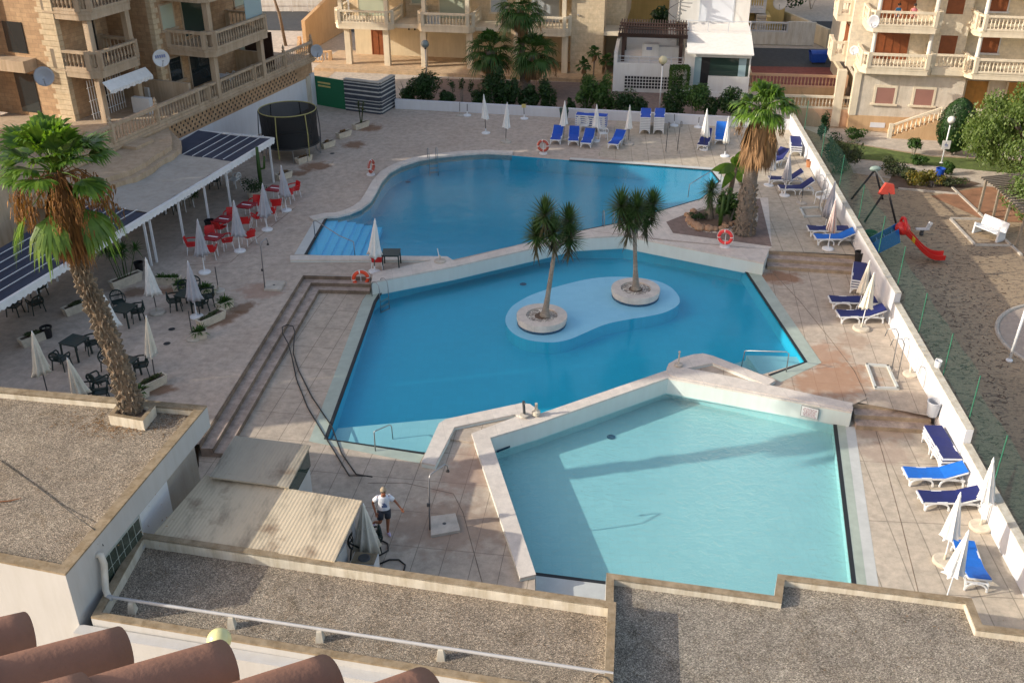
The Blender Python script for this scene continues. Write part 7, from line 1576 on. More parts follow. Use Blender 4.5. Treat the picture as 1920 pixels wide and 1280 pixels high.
# dumpster
q = PD(1533, 113, 79.5); t = thing('dumpster', 'blue dumpster half hidden behind the right building corner', 'dumpster', (q.x, q.y, 0)); t.scale = (.75, .8, .75); m_ = MB(); m_.hexa([(-.7, -.45, .15), (.7, -.45, .15), (.7, .45, .15), (-.7, .45, .15), (-.85, -.55, 1.0), (.85, -.55, 1.0), (.85, .55, 1.0), (-.85, .55, 1.0)]); m_.build('tub', 'dumpster_blue', t); m_ = MB()
for k in range(8): a0, a1 = math.pi*k/8, math.pi*(k+1)/8; m_.hexa([(-.88, -.58*math.cos(a0), 1.0+.3*math.sin(a0)), (.88, -.58*math.cos(a0), 1.0+.3*math.sin(a0)), (.88, -.58*math.cos(a1), 1.0+.3*math.sin(a1)), (-.88, -.58*math.cos(a1), 1.0+.3*math.sin(a1)), (-.88, -.58*math.cos(a0), 1.03+.3*math.sin(a0)), (.88, -.58*math.cos(a0), 1.03+.3*math.sin(a0)), (.88, -.58*math.cos(a1), 1.03+.3*math.sin(a1)), (-.88, -.58*math.cos(a1), 1.03+.3*math.sin(a1))])
m_.build('lid', 'dumpster_blue', t)
for sx in (-.6, .6): m_ = MB(); m_.torus((sx, -.4, .09), .07, .025, 'x', 12, 6); m_.build('wheel', 'black_plastic', t)
# ---------------- right building
o_ = P(1588, 243, ZP); fR = frame((o_.x, o_.y), math.atan2(-.167, .986)); tR = thing('balcony_building', 'cream building on the right with stone rendered ground floor and wooden shutters', 'building', tuple(o_), world=True)
PB(tR, 'plinth', 'orange_wall', (-.0, 30, 0, 12, ZP-.1, -1.15), fr=fR); PB(tR, 'ground_floor_wall', 'rough_render', (.3, 7.2, .04, 12, -1.149, 1.75), (7.2, 30, 1.0, 12, -1.149, 1.75), fr=fR); PB(tR, 'corner_strip', 'cream_trim', (-.05, .4, -.04, .6, -1.148, 1.749), fr=fR)
PB(tR, 'upper_wall', 'right_blocks', (-.5, 4.8, 1.9, 12, 1.751, 14), (4.8, 7.0, 1.2, 12, 1.751, 14), (7.0, 30, 1.9, 12, 1.751, 14), fr=fR); PB(tR, 'roof', 'terracotta', (-.9, 30.4, .4, 12.4, 14, 14.3), fr=fR)
PB(tR, 'cornice', 'cream_trim', (-.0, 30, -.08, 1.9, 1.751, 1.95), fr=fR)
for u0, u1 in ((1.55, 2.75), (4.1, 5.3)): window(tR, fR, u0, u1, -.25, .85, .04, -1, 'cream_trim', shutter='shutter_pink', fw=.16)
for u0 in (7.6, 10.3, 13.2): door(tR, fR, u0, u0+1.3, -.85, 1.25, 1.0, -1, 'door_amber', 2); 
for u0 in (7.55, 10.25, 13.15): PB(tR, 'door_frame', 'cream_trim', (u0-.12, u0, .9, 1.06, -1.148, 1.35), (u0+1.4, u0+1.52, .9, 1.06, -1.148, 1.35), fr=fR)
for fl_ in range(4):
    z = 2.35+fl_*2.75
    balcony(tR, fR, .15, 4.8, 1.9, -.75, z, mat='cream_trim'); balcony(tR, fR, 6.9, 17.5, 1.9, -1.1, z, mat='cream_trim')
    if fl_ == 0:
        m_ = MB(); balustrade(m_, fR(4.8, -.2, 0), fR(6.9, -.2, 0), z+.002, .95); m_.box(4.8, 6.9, -.35, 1.2, z-.42, z, fR); m_.build('balustrade', 'cream_trim', tR)
    for u, v in ((.75, -.35), (4.4, -.2), (7.4, -.6), (12.2, -.7), (17.0, -.6)):
        q = fR(u, v, 0); m_ = MB(); m_.lathe([(.17, 0), (.14, .15), (.13, 2.1), (.17, 2.32)], (q[0], q[1], z+.003), 12, False); m_.build('column', 'white_wall_weathered', tR)
    door(tR, fR, 1.3, 3.4, z+.02, z+2.15, 1.9, -1, 'wood_shutter', 4, 'wooden_shutters'); window(tR, fR, 5.3, 6.4, z+.55, z+1.9, 1.2, -1, 'right_blocks', shutter='wood_shutter', sill=False); window(tR, fR, 8.0, 9.3, z+.7, z+2.0, 1.9, -1, 'white_wall', shutter='wood_shutter'); door(tR, fR, 11.2, 14.4, z+.02, z+2.15, 1.9, -1, 'wood_brown', 4, 'wooden_shutters'); PB(tR, 'open_doorway', 'dark_opening', (12.4, 13.1, 1.82, 1.83, z+.02, z+2.1), fr=fR)
# side face toward the villa with small balconies
fS = frame(fR(-.5, 0, 0)[:2], math.atan2(-.167, .986)+math.pi/2)
for fl_ in range(4):
    z = 2.35+fl_*2.75; m_ = MB(); m_.box(-1.5, -.5, 2.4, 4.6, z-.4, z, fR); balustrade(m_, fR(-1.4, 2.5, 0), fR(-.6, 2.5, 0), z+.002, .95); balustrade(m_, fR(-1.4, 2.5, 0), fR(-1.4, 4.5, 0), z+.002, .95); m_.build('side_balcony', 'cream_trim', tR)
    PB(tR, 'side_shutter', 'wood_shutter', (-.56, -.501, 2.8, 4.2, z+.02, z+2.0), fr=fR)
PB(tR, 'rounded_niche', 'cream_trim', (-1.1, -.5, .6, 1.2, ZP, 1.74), fr=fR)
# vents on the plinth
m_ = MB(); m_.box(1.5, 2.5, -.03, -.001, -1.95, -1.6, fR); m_.box(3.9, 4.9, -.03, -.001, -1.95, -1.6, fR); m_.build('vent_plates', 'white_wall', tR)
# outside stairs
PB(tR, 'stair_landing', 'orange_wall', (5.7, 16, -1.6, -.001, ZP, -.85), fr=fR)
m_ = MB()
for k in range(8): m_.box(2.7+k*.37, 5.699, -1.6, -.002, ZP+k*.168, ZP+(k+1)*.168-.002, fR)
m_.build('stair_steps', 'orange_wall', tR)
m_ = MB(); s0, s1 = fR(2.7, -1.5, ZP+.9), fR(5.7, -1.5, -.85+.9); m_.bar(s0, s1, .14, .12)
for k in range(11): q = Vector(fR(2.85+k*.27, -1.5, 0)); z = ZP+.2+k*.12; m_.lathe([(.05, 0), (.03, .1), (.07, .25), (.03, .5), (.05, .62)], (q.x, q.y, z), 6, False)
m_.box(2.5, 2.75, -1.62, -1.38, ZP, ZP+1.0, fR); m_.build('stair_balustrade', 'cream_trim', tR)
m_ = MB(); balustrade(m_, fR(5.75, -1.5, 0), fR(16, -1.5, 0), -.849, .9); m_.build('landing_balustrade', 'cream_trim', tR)
dish('small chrome satellite dish on the lower balcony rail of the right building', (1603, 95), 66.5, .3, (-.6, -.8, .2), 'dish_white'); dish('grey satellite dish on the upper balcony rail of the right building', (1641, 41), 66.0, .42, (-.75, -.6, .15), 'dish_grey'); dish('pale satellite dish on the yellow house corner', (1463, 6), 84, .55, (-.3, -.9, .2), 'dish_white')
# persons on the upper balcony
for (u, l_, sh) in ((2.05, 'person in a blue top leaning on the upper balcony of the right building', 'shirt_blue'), (3.05, 'person in a pink top sitting on the upper balcony of the right building', 'shirt_pink')):
    seated(l_, fR(u, .2, 2.35+2.75+.45), R(170), sh, 'skin_pink', 'hair_dark', 1.0)
# retaining walls with balustrades between court and park
t = thing('retaining_wall', 'peach retaining wall with two tiers of balusters between the court and the park', 'wall', tuple(P(1540, 240, ZP)), world=True)
fW = frame((18.2, 71.0), math.atan2(-.12, .99)); PB(t, 'lower_wall', 'peach_wall', (-.5, 6.2, -.3, .0, ZP-.1, -1.0), fr=fW); m_ = MB(); balustrade(m_, fW(-.4, -.15, 0), fW(6.1, -.15, 0), -.999, .9); m_.build('lower_balustrade', 'cream_trim', t)
PB(t, 'middle_terrace', 'orange_wall', (-.5, 6.2, .001, 1.5, ZP, -1.01), (-1.5, 5.6, 1.501, 1.75, ZP, .0), fr=fW); m_ = MB(); balustrade(m_, fW(-1.4, 1.62, 0), fW(5.5, 1.62, 0), .001, .9); m_.build('upper_balustrade', 'peach_wall', t)
PB(t, 'court_side_wall', 'cream_stucco', (5.3, 5.6, 1.8, 7, 0, 1.0), (-1.3, -1.1, 1.8, 8, 0, .9), fr=fW)
# ramp wall, road side things at the top left
t = thing('ramp_wall', 'orange ramp wall with a sloping top at the left of the arcade building', 'wall', (-18, 86, 0), world=True)
a0, a1 = PD(573, 92, 83), PD(634, 25, 88.0); p0, p1 = Vector((a0.x, 83, 0)), Vector((a1.x, 92, 0)); m_ = MB(); d_ = (p1-p0).normalized(); nn = Vector((-d_.y, d_.x, 0))*.15; m_.hexa([p0+nn, p0-nn, p1-nn, p1+nn, p0+nn+Vector((0, 0, 2.5)), p0-nn+Vector((0, 0, 2.5)), p1-nn+Vector((0, 0, 4.0)), p1+nn+Vector((0, 0, 4.0))]); m_.build('wall', 'orange_wall', t)
m_ = MB(); balustrade(m_, (-16.8, 80.0), (-14.2, 79.6), .0, .9); balustrade(m_, (-17.5, 84.5), (-16.8, 80.0), .0, .9); m_.build('balustrade', 'orange_wall', t)
t = thing('street_wall', 'pale low wall with a thin railing across the far road', 'wall', (-20, 100, 0), world=True); m_ = MB(); m_.box(-30, -6, 99.8, 100.1, 0, 1.6); m_.build('wall', 'white_wall_weathered', t); m_ = MB(); m_.bar((-30, 99.5, 1.1), (-6, 99.5, 1.1), .05)
for k in range(17): m_.bar((-30+1.5*k, 99.5, 0), (-30+1.5*k, 99.5, 1.1), .04)
m_.build('railing', 'awning_white', t)
b0 = Vector((-18.9, 85.5, -.03)); t = thing('street_pine', 'dark pine with a leaning trunk beside the far road', 'tree', tuple(b0), world=True); m_ = MB(); m_.tube([b0, b0+Vector((-.3, .2, 2.5)), b0+Vector((-.9, .3, 5))], [.14, .12, .08], 8); m_.build('trunk', 'palm_bark_brown', t, smooth=True); rg = random.Random(8); m_ = MB(); leaf_cloud(m_, b0+Vector((-.8, .3, 5.6)), (2.6, 2.2, 1.0), 2600, .2, rg, 14); m_.build('crown', 'shrub_dark', t)
# ---------------- green gate and slate screen
ga, gb = P(589, 195, 0), P(652, 206, 0); t = thing('service_gate', 'tall dark green panel gate with two cream slots beside the building wall', 'gate', tuple((ga+gb)/2), world=True); m_ = MB(); m_.seg(ga, gb, .1, 0, 1.95); m_.build('panel', 'green_paint', t)
d_ = (gb-ga).normalized(); m_ = MB(); 
for z in (1.3, 1.52): q0 = ga+d_*.55; q1 = ga+d_*1.6; n_ = Vector((d_.y, -d_.x, 0))*.055; m_.seg(q0+n_, q1+n_, .02, z, z+.11)
m_.build('slots', 'sign_yellow', t)
ca, cb_, cc_ = P(652, 206, 0), P(714, 214, 0), P(739, 199, 0); t = thing('slate_screen', 'angled screen wall striped with dark slate and pale joints', 'wall', tuple(cb_), world=True); m_ = MB(); m_.seg(ca, cb_, .3, 0, 2.05, .05); m_.seg(cb_, cc_, .3, 0, 2.049, .05); m_.build('wall', 'slate_dark', t)
m_ = MB(); rg = random.Random(6); z = .12
while z < 1.95:
    h_ = rg.choice([.05, .07, .09]); 
    for a_, b2 in ((ca, cb_), (cb_, cc_)): m_.seg(a_, b2, .33, z, z+h_, .055)
    z += h_+rg.choice([.14, .2, .26])
m_.build('pale_courses', 'slate_light', t); m_ = MB(); m_.seg(ca, cb_, .36, 2.051, 2.12, .06); m_.seg(cb_, cc_, .36, 2.0515, 2.119, .06); m_.build('coping', 'concrete', t)
# ================================================================== NEAR ROOFS
ZL = 3.0
tN = thing('pool_bar_block', 'white flat-roofed block with a gravel roof and the palm growing through it', 'building', tuple(P(120, 900, ZL)[:2])+(-1,), world=True)
NE = P(388, 760, ZL); SE = P(122, 1076, ZL); e1 = (SE-NE).normalized(); n1 = (P(0, 725, ZL)-NE).normalized(); NW = NE+n1*24; SW = SE+(P(0, 1052, ZL)-SE).normalized()*22
outer = [tuple(q[:2]) for q in (NE, NW, SW, SE)]
c_ = Vector((sum(p[0] for p in outer)/4, sum(p[1] for p in outer)/4))
def inset(poly, d):
    n = len(poly); out = []
    ar = sum(poly[i][0]*poly[(i+1) % n][1]-poly[(i+1) % n][0]*poly[i][1] for i in range(n)); s_ = 1 if ar > 0 else -1
    for i in range(n):
        p0, p1, p2 = Vector(poly[i-1]), Vector(poly[i]), Vector(poly[(i+1) % n]); a = (p1-p0).normalized(); b_ = (p2-p1).normalized(); na = Vector((-a.y, a.x))*s_; nb = Vector((-b_.y, b_.x))*s_
        k = (na+nb); k = k/max(.2, k.dot(na)); out.append(tuple(p1+k*d))
    return out
def roofed(t, poly, ztop, zgr, pw, zbot, gmat, wall='near_white_wall', wallinset=0.0, fascia=None):
    inn = inset(poly, pw); 
    if fascia is None: m_ = MB(); m_.prism(poly, zbot, ztop-.0502, [inset(poly, pw*.95)]); m_.build('walls', wall, t)
    m_ = MB(); m_.prism(poly, ztop-.0501, ztop, [inn]); m_.v = [v for v in m_.v]; m_.build('parapet_top', 'parapet_top', t)
    m_ = MB(); n = len(inn); m_.add([(x, y, ztop-.004) for x, y in inn]+[(x, y, zgr-.02) for x, y in inn], [(i, (i+1) % n, (i+1) % n+n, i+n) for i in range(n)]); m_.build('parapet_inside', 'parapet_side', t)
    m_ = MB(); m_.prism(inn, None, zgr); m_.build('gravel_roof', gmat, t); return inn
# body: upper band and recessed wall below on the east side
m_ = MB(); m_.prism(outer, ZL-.75, ZL-.05, bottom=True); 
wq = inset(outer, .35); wl = [tuple(Vector(wq[0])), outer[1], outer[2], tuple(SE[:2])]
E0 = NE.lerp(SE, .0); 
m_.build('fascia', 'near_white_wall', tN)
innp = [tuple((NE+(n1*.5)+e1*.5)[:2]), tuple(NW[:2]), tuple(SW[:2]), tuple(SE[:2]), tuple(NE.lerp(SE, .62)[:2]), tuple((NE.lerp(SE, .62)+n1*.5)[:2])]
m_ = MB(); m_.prism(innp, -1.0, ZL-.75); m_.build('walls', 'near_white_wall', tN)
# open the gravel roof box: fascia top is covered by parapet; gravel sits lower inside
tN_in = inset(outer, .28)
for o in list(tN.children):
    if o.name.startswith('fascia') or o.name.startswith('walls'): pass
m_ = MB(); m_.prism(outer, ZL-.0501, ZL, [tN_in]); m_.build('parapet_top', 'parapet_top', tN)
# rebuild fascia as a ring so that the gravel shows inside
for o in list(tN.children):
    if o.name.startswith('fascia'): bpy.data.objects.remove(o, do_unlink=True)
m_ = MB(); m_.prism(outer, ZL-.75, ZL-.0502, [inset(outer, .27)]); m_.build('fascia', 'near_white_wall', tN)
m_ = MB(); n = 4; m_.add([(x, y, ZL-.004) for x, y in tN_in]+[(x, y, ZL-.24) for x, y in tN_in], [(i, (i+1) % n, (i+1) % n+n, i+n) for i in range(n)]); m_.build('parapet_inside', 'parapet_side', tN)
m_ = MB(); m_.prism(tN_in, None, ZL-.22); m_.build('gravel_roof', 'roof_gravel', tN)
m_ = MB(); m_.prism(outer, None, ZL-.75); m_.v = [(x, y, z) for x, y, z in m_.v]; m_.f = [f[::-1] for f in m_.f]; m_.build('soffit', 'near_white_wall', tN)
# palm planter box on the roof
pb = [P(203, 778, ZL+.12), P(268, 789, ZL+.12), P(291, 760, ZL+.12), P(226, 750, ZL+.12)]; pbi = [tuple(p[:2]) for p in pb]; pbo = inset(pbi, -.0); m_ = MB(); m_.prism(pbi, ZL-.25, ZL+.12, [inset(pbi, .13)]); m_.build('palm_planter', 'parapet_side', tN); m_ = MB(); m_.prism(inset(pbi, .0), ZL+.1201, ZL+.124, [inset(pbi, .13)]); m_.build('planter_rim', 'parapet_top', tN); m_ = MB(); m_.prism(inset(pbi, .12), None, ZL-.0); m_.build('planter_soil', 'soil', tN)
# east wall details: door panels, glass block window
fE = lambda u, v, z: tuple(SE+(NE-SE).normalized()*u-Vector((n1.x, n1.y, 0))*v+Vector((0, 0, z-ZL)))   # u from near corner away, v outwards (towards the pool)
LE = (NE-SE).length
PB(tN, 'door_panel', 'white_paint', (LE*.44, LE*.72, -.49, -.44, .4, 2.0), fr=fE); PB(tN, 'grey_wall_strip', 'grey_render', (LE*.72, LE*.96, -.497, -.47, -.5, 2.2), fr=fE); PB(tN, 'pier', 'near_white_wall', (LE*.385, LE*.42, -.49, .02, -1, 2.248), fr=fE)
WU0, WU1 = 1.35, 3.1; PB(tN, 'window_recess', 'glass_block_frame', (WU0-.06, WU1+.06, -.001, .012, 1.42, 2.27), fr=fE)
m_ = MB()
for i in range(6):
    for j in range(2): u = WU0+(WU1-WU0)*i/6; m_.box(u+.03, u+(WU1-WU0)/6-.02, .013, .03, 1.46+j*.4, 1.82+j*.4, fE)
m_.build('glass_blocks', 'glass_block', tN); PB(tN, 'window_sill', 'near_white_wall', (WU0-.1, WU1+.2, -.0, .1, 1.33, 1.419), fr=fE)
# lower roof, left section
ZG = 1.28; ZA = 1.5
a0, a1 = P(262, 1003, ZA), P(1155, 1135, ZA); c0, c1 = P(168, 1160, ZA), P(700, 1249, ZA); dS = (c1-c0).normalized(); 
SEc = P(1148, 1325, ZA); lowp = [tuple(q[:2]) for q in (a0, Vector((SE.x+.1, SE.y-.0, 0)) if False else P(172, 1163, ZA), SEc, a1)]
tM = thing('changing_room_block', 'low white block with a gravel roof crossed by a pale drain pipe', 'building', tuple(P(650, 1150, ZA)[:2])+(-1,), world=True)
roofed(tM, lowp, ZA+.12, ZG, .2, -1.2, 'roof_gravel')
# right section
ZB = 1.0; rp = [P(1137, 1073, ZB+.12), P(1452, 1116, ZB+.12), P(1458, 1075, ZB+.12), P(1822, 1121, ZB+.12), P(1842, 1170, ZB+.12), P(2000, 1190, ZB+.12), P(2000, 1420, ZB+.12), P(1128, 1420, ZB+.12)]
tQ = thing('machine_room_block', 'low block with a notched grey gravel roof at the bottom right', 'building', tuple(P(1500, 1200, ZB)[:2])+(-1,), world=True)
roofed(tQ, [tuple(q[:2]) for q in rp], ZB+.12, ZB-.1, .2, -1.2, 'roof_gravel_grey')
# drain pipe across the roof
t = thing('drain_pipe', 'pale drain pipe running over the gravel roof on small supports', 'pipe', tuple(P(600, 1180, ZG)), world=True); zp = ZG+.32
m_ = MB(); m_.tube([P(203, 1118, zp), P(1150, 1262, zp)], .042, 10); m_.tube([P(203, 1118, zp), P(211, 1121, zp)], .07, 10); m_.build('pipe', 'pvc', t, smooth=False)
q0 = Vector(fE(1.25, .12, 2.42)); m_ = MB(); m_.tube([Vector(fE(1.22, -.05, 2.55)), Vector(fE(1.22, .1, 2.55)), Vector(fE(1.2, .14, 2.3)), Vector(fE(1.0, .16, ZG+.35)), P(203, 1118, zp)], .085, 10); m_.build('downpipe', 'duct', t, smooth=True)
for px, py in ((245, 1127), (432, 1155), (598, 1180), (826, 1214)):
    q = P(px, py, zp); m_ = MB(); m_.hexa([(q.x-.1, q.y-.12, ZG), (q.x+.1, q.y-.12, ZG), (q.x+.1, q.y+.1, ZG), (q.x-.1, q.y+.1, ZG), (q.x-.06, q.y-.06, zp-.03), (q.x+.06, q.y-.06, zp-.03), (q.x+.06, q.y+.06, zp-.03), (q.x-.06, q.y+.06, zp-.03)]); m_.build('support', 'parapet_side', t)
rail('roof_cable', 'thin black cable sagging across the left gravel roof', [P(0, 862, ZL-.19), P(60, 905, ZL-.19), P(120, 950, ZL-.19), P(176, 992, ZL+.02), Vector(fE(1.5, .02, 2.6))], .011, 'cable', 'hose_black')
rail('roof_cable', 'curled black cable where the two gravel roofs meet', [P(1112, 1272, ZG+.02), P(1120, 1266, ZG+.1), P(1135, 1268, ZA+.14), P(1146, 1278, ZA+.14), P(1152, 1290, ZG)], .012, 'cable', 'hose_black')
# stick on the roof
a = P(20, 938, ZL-.18); t = tag(MB().tube([a-Vector((.3, .05, 0)), a, a+Vector((.25, .08, .02))], [.02, .018, .01], 6).build('fallen_stick', 'wood_brown'), 'short brown stick lying on the left gravel roof', 'stick')
# south faces: white walls and terrace below the roofs
t = thing('garden_wall', 'tall white wall below the near gravel roofs', 'wall', tuple(P(300, 1240, ZA)[:2])+(-1,), world=True); q0, q1 = P(150, 1168, ZA-.15), P(1200, 1336, ZA-.15); m_ = MB(); m_.seg(q0-Vector((0, .2, 0)), q1-Vector((0, .2, 0)), .3, -3, ZA-.12); m_.build('wall', 'near_white_wall', t)
# beige canopy roofs
def sheetroof(label, pts, z, th=.05, mat='canopy_sheet', sub=None, name='canopy_roof'):
    q = [P(x, y, zz) for (x, y), zz in zip(pts, z)]; t = thing(name, label, 'roof', tuple((q[0]+q[2])/2), world=True); m_ = MB(); m_.hexa([p-Vector((0, 0, th)) for p in q]+q) 
    m_.build('sheet', mat, t); return t, q
t, q = sheetroof('large beige corrugated canopy roof with rust stains beside the walker', [(286, 1003), (627, 1052), (679, 938), (385, 890)], (1.55, 1.65, 1.65, 1.55))
m_ = MB()
for a in (q[1], q[2]): m_.box(a.x-.35, a.x-.27, a.y-.04 if a is q[2] else a.y+.1, a.y+.04 if a is q[2] else a.y+.18, Z2, 1.58)
m_.build('post', 'white_paint', t)
w0 = q[1]+Vector((-.5, .45, 0)); w1 = q[2]+Vector((-.5, -.5, 0)); m_ = MB(); m_.seg(w0, w1, .08, Z2, .55); m_.build('counter_wall', 'near_white_wall', t)
m_ = MB(); m_.seg(q[0]+Vector((.1, .2, 0)), q[1]+Vector((-.4, .3, 0)), .1, Z2, 1.45); m_.build('rear_wall', 'near_white_wall', t)
m_ = MB(); m_.bar(q[1]+Vector((-.3, .3, -.1)), Vector((w0.x+.1, w0.y+.9, .5)), .04); m_.bar(q[1]+Vector((-.25, .2, -.1)), q[2]+Vector((-.25, -.1, -.1)), .05); m_.build('brace', 'white_paint', t)
t, q = sheetroof('smaller grey-beige corrugated canopy roof with a dark burnt stain', [(392, 893), (541, 913), (582, 834), (440, 816)], (1.75, 1.7, 1.7, 1.75), mat='canopy_sheet_grey')
m_ = MB(); m_.seg(q[1]+Vector((-.12, .05, 0)), q[2]+Vector((-.12, -.1, 0)), .08, Z2, 1.3); m_.build('side_wall', 'near_white_wall', t); m_ = MB(); m_.seg(q[1]+Vector((-.05, .05, 0)), q[2]+Vector((-.05, -.1, 0)), .02, 1.0, 1.6); m_.build('side_glass', 'window_glass_green', t)
# terracotta roof tiles in front of the camera
t = thing('tiled_roof', 'rows of weathered terracotta barrel tiles along the eave in the bottom left corner', 'roof', (-1.2, 1.9, CH-2), world=True)
def tile(e, back, r0, r1, lab=None):
    # barrel tile: open half tube from e (front end) to back point
    e = Vector(e); bk = Vector(back); d = (bk-e).normalized(); sd = d.cross(Vector((0, 0, 1))).normalized(); upv = sd.cross(d).normalized(); m_ = MB(); n = 16; vs = []
    N = 9
    for i in range(N+1):
        f_ = i/N; c = e.lerp(bk, f_); r = r0*(1-f_)+r1*f_
        for k in range(n+1):
            a = math.pi*k/n; w_ = 1+.008*math.sin(9*f_+k); vs.append(c+sd*math.cos(a)*r*w_+upv*math.sin(a)*r*1.0*w_)
    for i in range(N+1):
        f_ = i/N; c = e.lerp(bk, f_); r = (r0*(1-f_)+r1*f_)-.016
        for k in range(n+1):
            a = math.pi*k/n; vs.append(c+sd*math.cos(a)*r+upv*math.sin(a)*r)
    s_ = n+1; o = (N+1)*s_; fs = []
    for i in range(N):
        for k in range(n): fs.append((i*s_+k, i*s_+k+1, (i+1)*s_+k+1, (i+1)*s_+k)); fs.append((o+i*s_+k+1, o+i*s_+k, o+(i+1)*s_+k, o+(i+1)*s_+k+1))
    for k in range(n): fs.append((k+1, k, o+k, o+k+1))
    m_.add(vs, fs); m_.build('barrel_tile', 'terracotta', t, smooth=True)
def tl_at(px, py, D, L_, r0, ang=-140, slope=.32):
    e = PD(px, py, D); dx, dy = math.cos(R(ang)), math.sin(R(ang)); tile(e, e+Vector((dx*L_, dy*L_, L_*slope)), r0, r0*.82)
TILES = [(50, 1202, 2.75), (228, 1232, 2.6), (420, 1260, 2.45), (614, 1289, 2.38), (798, 1314, 2.32)]
for px, py, D in TILES:
    tl_at(px, py, D, .6, .112)
    e = PD(px, py, D); tl2 = e+Vector((math.cos(R(-140))*.36, math.sin(R(-140))*.36, .36*.32+.012)); tl2 = tl2+Vector((math.cos(R(-140)), math.sin(R(-140)), .32))*.08; tile(tl2, tl2+Vector((math.cos(R(-140))*.52, math.sin(R(-140))*.52, .52*.32)), .11, .095)
m_ = MB(); e = [PD(-200, 1330, 2.9), PD(900, 1440, 2.3), PD(700, 1700, 1.7), PD(-500, 1500, 2.0)]; m_.hexa([p-Vector((0, 0, .25)) for p in e]+[p-Vector((0, 0, .1)) for p in e]); m_.build('mortar_bed', 'concrete', t)
# ================================================================== WALKER
wb = P(726, 999, Z2)
def walker():
    t = thing('person', 'person with grey hair, white printed T-shirt and dark shorts walking by the hose', 'person', tuple(wb), R(8))
    # x right (photo right), -y toward camera
    J = [(-.04, 0, .92, .135, .1), (-.03, .0, 1.12, .13, .095), (-.03, -.03, 1.33, .16, .1), (-.03, -.05, 1.45, .055), (-.02, -.09, 1.53, .07, .08), (-.02, -.12, 1.64, .075, .085),
         (.06, 0, .88, .09), (.05, -.06, .50, .062), (.02, -.02, .12, .04), (.05, -.10, .04, .035), (.08, -.17, .035, .028),
         (-.14, 0, .88, .09), (-.18, -.12, .52, .062), (-.34, .18, .32, .042), (-.42, .16, .26, .035), (-.44, .08, .2, .028),
         (.15, -.03, 1.38, .055), (.30, .0, 1.18, .04), (.44, -.1, 1.0, .03), (.48, -.13, .94, .026, .018),
         (-.21, -.03, 1.38, .055), (-.36, .05, 1.15, .04), (-.30, -.08, .93, .03), (-.28, -.13, .86, .026, .018)]
    E = [(0, 1), (1, 2), (2, 3), (3, 4), (4, 5), (0, 6), (6, 7), (7, 8), (8, 9), (9, 10), (0, 11), (11, 12), (12, 13), (13, 14), (14, 15), (2, 16), (16, 17), (17, 18), (18, 19), (2, 20), (20, 21), (21, 22), (22, 23)]
    for h, s_ in ((19, 1), (23, -1)):
        b_ = Vector(J[h][:3]); dd = (b_-Vector(J[h-1][:3])).normalized(); sd = dd.cross(Vector((0, 1, 0))).normalized()
        for k in range(4):
            i0 = len(J); o_ = b_+sd*(.03-.02*k)+dd*.03; L_ = (.06, .072, .068, .052)[k]
            J.append((*o_, .0105)); J.append((*(o_+dd*L_*.6+Vector((0, -.006, 0))), .009)); J.append((*(o_+dd*L_+Vector((0, -.025, 0))), .0075)); E += [(h, i0), (i0, i0+1), (i0+1, i0+2)]
        i0 = len(J); o_ = b_+sd*.03-dd*.01; J.append((*(o_+sd*.02), .012)); J.append((*(o_+sd*.045+dd*.035), .009)); E += [(h, i0), (i0, i0+1)]
    body('body', t, J, E, 'skin_tan')
    loft([((-.04, 0, .90), .17, .125, 0), ((-.04, 0, 1.0), .165, .12, 0), ((-.035, -.01, 1.12), .16, .115, 0), ((-.03, -.02, 1.26), .185, .12, 0), ((-.03, -.03, 1.38), .2, .115, 0), ((-.03, -.04, 1.43), .14, .09, 0), ((-.03, -.045, 1.45), .08, .07, 0)], 20).build('shirt', 'shirt_white', t, smooth=True)
    m_ = MB()
    for a, b_ in (((.11, -.03, 1.39), (.24, -.01, 1.25)), ((-.17, -.03, 1.39), (-.3, .02, 1.25))): m_.tube([a, Vector(a).lerp(Vector(b_), .5), b_], [.085, .08, .075], 12)
    m_.build('sleeves', 'shirt_white', t, smooth=True)
    m_ = MB(); m_.box(-.1, .06, -.146, -.139, 1.08, 1.16); m_.box(-.06, .04, -.149, -.139, 1.17, 1.2); m_.box(-.08, .0, -.151, -.14, 1.21, 1.24); m_.build('shirt_print', 'print_blue', t)
    m_ = loft([((-.04, 0, .98), .16, .118, 0), ((-.04, 0, .9), .172, .128, 0), ((-.04, 0, .84), .178, .13, 0)], 20); m_.tube([(.06, 0, .88), (.057, -.03, .74), (.05, -.04, .62)], [.105, .1, .095], 12); m_.tube([(-.14, 0, .88), (-.155, -.05, .74), (-.17, -.09, .62)], [.105, .1, .095], 12); m_.build('shorts', 'shorts_dark', t, smooth=True)
    m_ = MB(); m_.sphere((-.02, -.10, 1.665), .098, 16, 10, .95, 1.08, 1.0); m_.v = [(x, y, z) for x, y, z in m_.v]; hair = m_
    hv = [(x, y+.02, z+.012) for x, y, z in hair.v]; hair.v = hv; keep = [f for f in hair.f if not all(hair.v[i][1] < -.145 and hair.v[i][2] < 1.69 for i in f) and not all(hair.v[i][2] < 1.6 for i in f)]; hair.f = keep; hair.build('hair', 'hair_grey', t, smooth=True)
    m_ = MB(); m_.sphere((.045, -.185, 1.65), .012, 8, 6); m_.sphere((-.035-.02, -.19, 1.65), .012, 8, 6); m_.build('eyes', 'hair_dark', t); m_ = MB(); m_.bar((-.035, -.2, 1.6), (.02, -.2, 1.6), .014, .008); m_.build('mouth', 'lifebuoy_faded', t); m_ = MB(); m_.hexa([(-.02, -.19, 1.615), (.01, -.19, 1.615), (.005, -.175, 1.615), (-.015, -.175, 1.615), (-.01, -.205, 1.62), (.0, -.205, 1.62), (.0, -.18, 1.66), (-.01, -.18, 1.66)]); m_.build('nose', 'skin_tan', t)
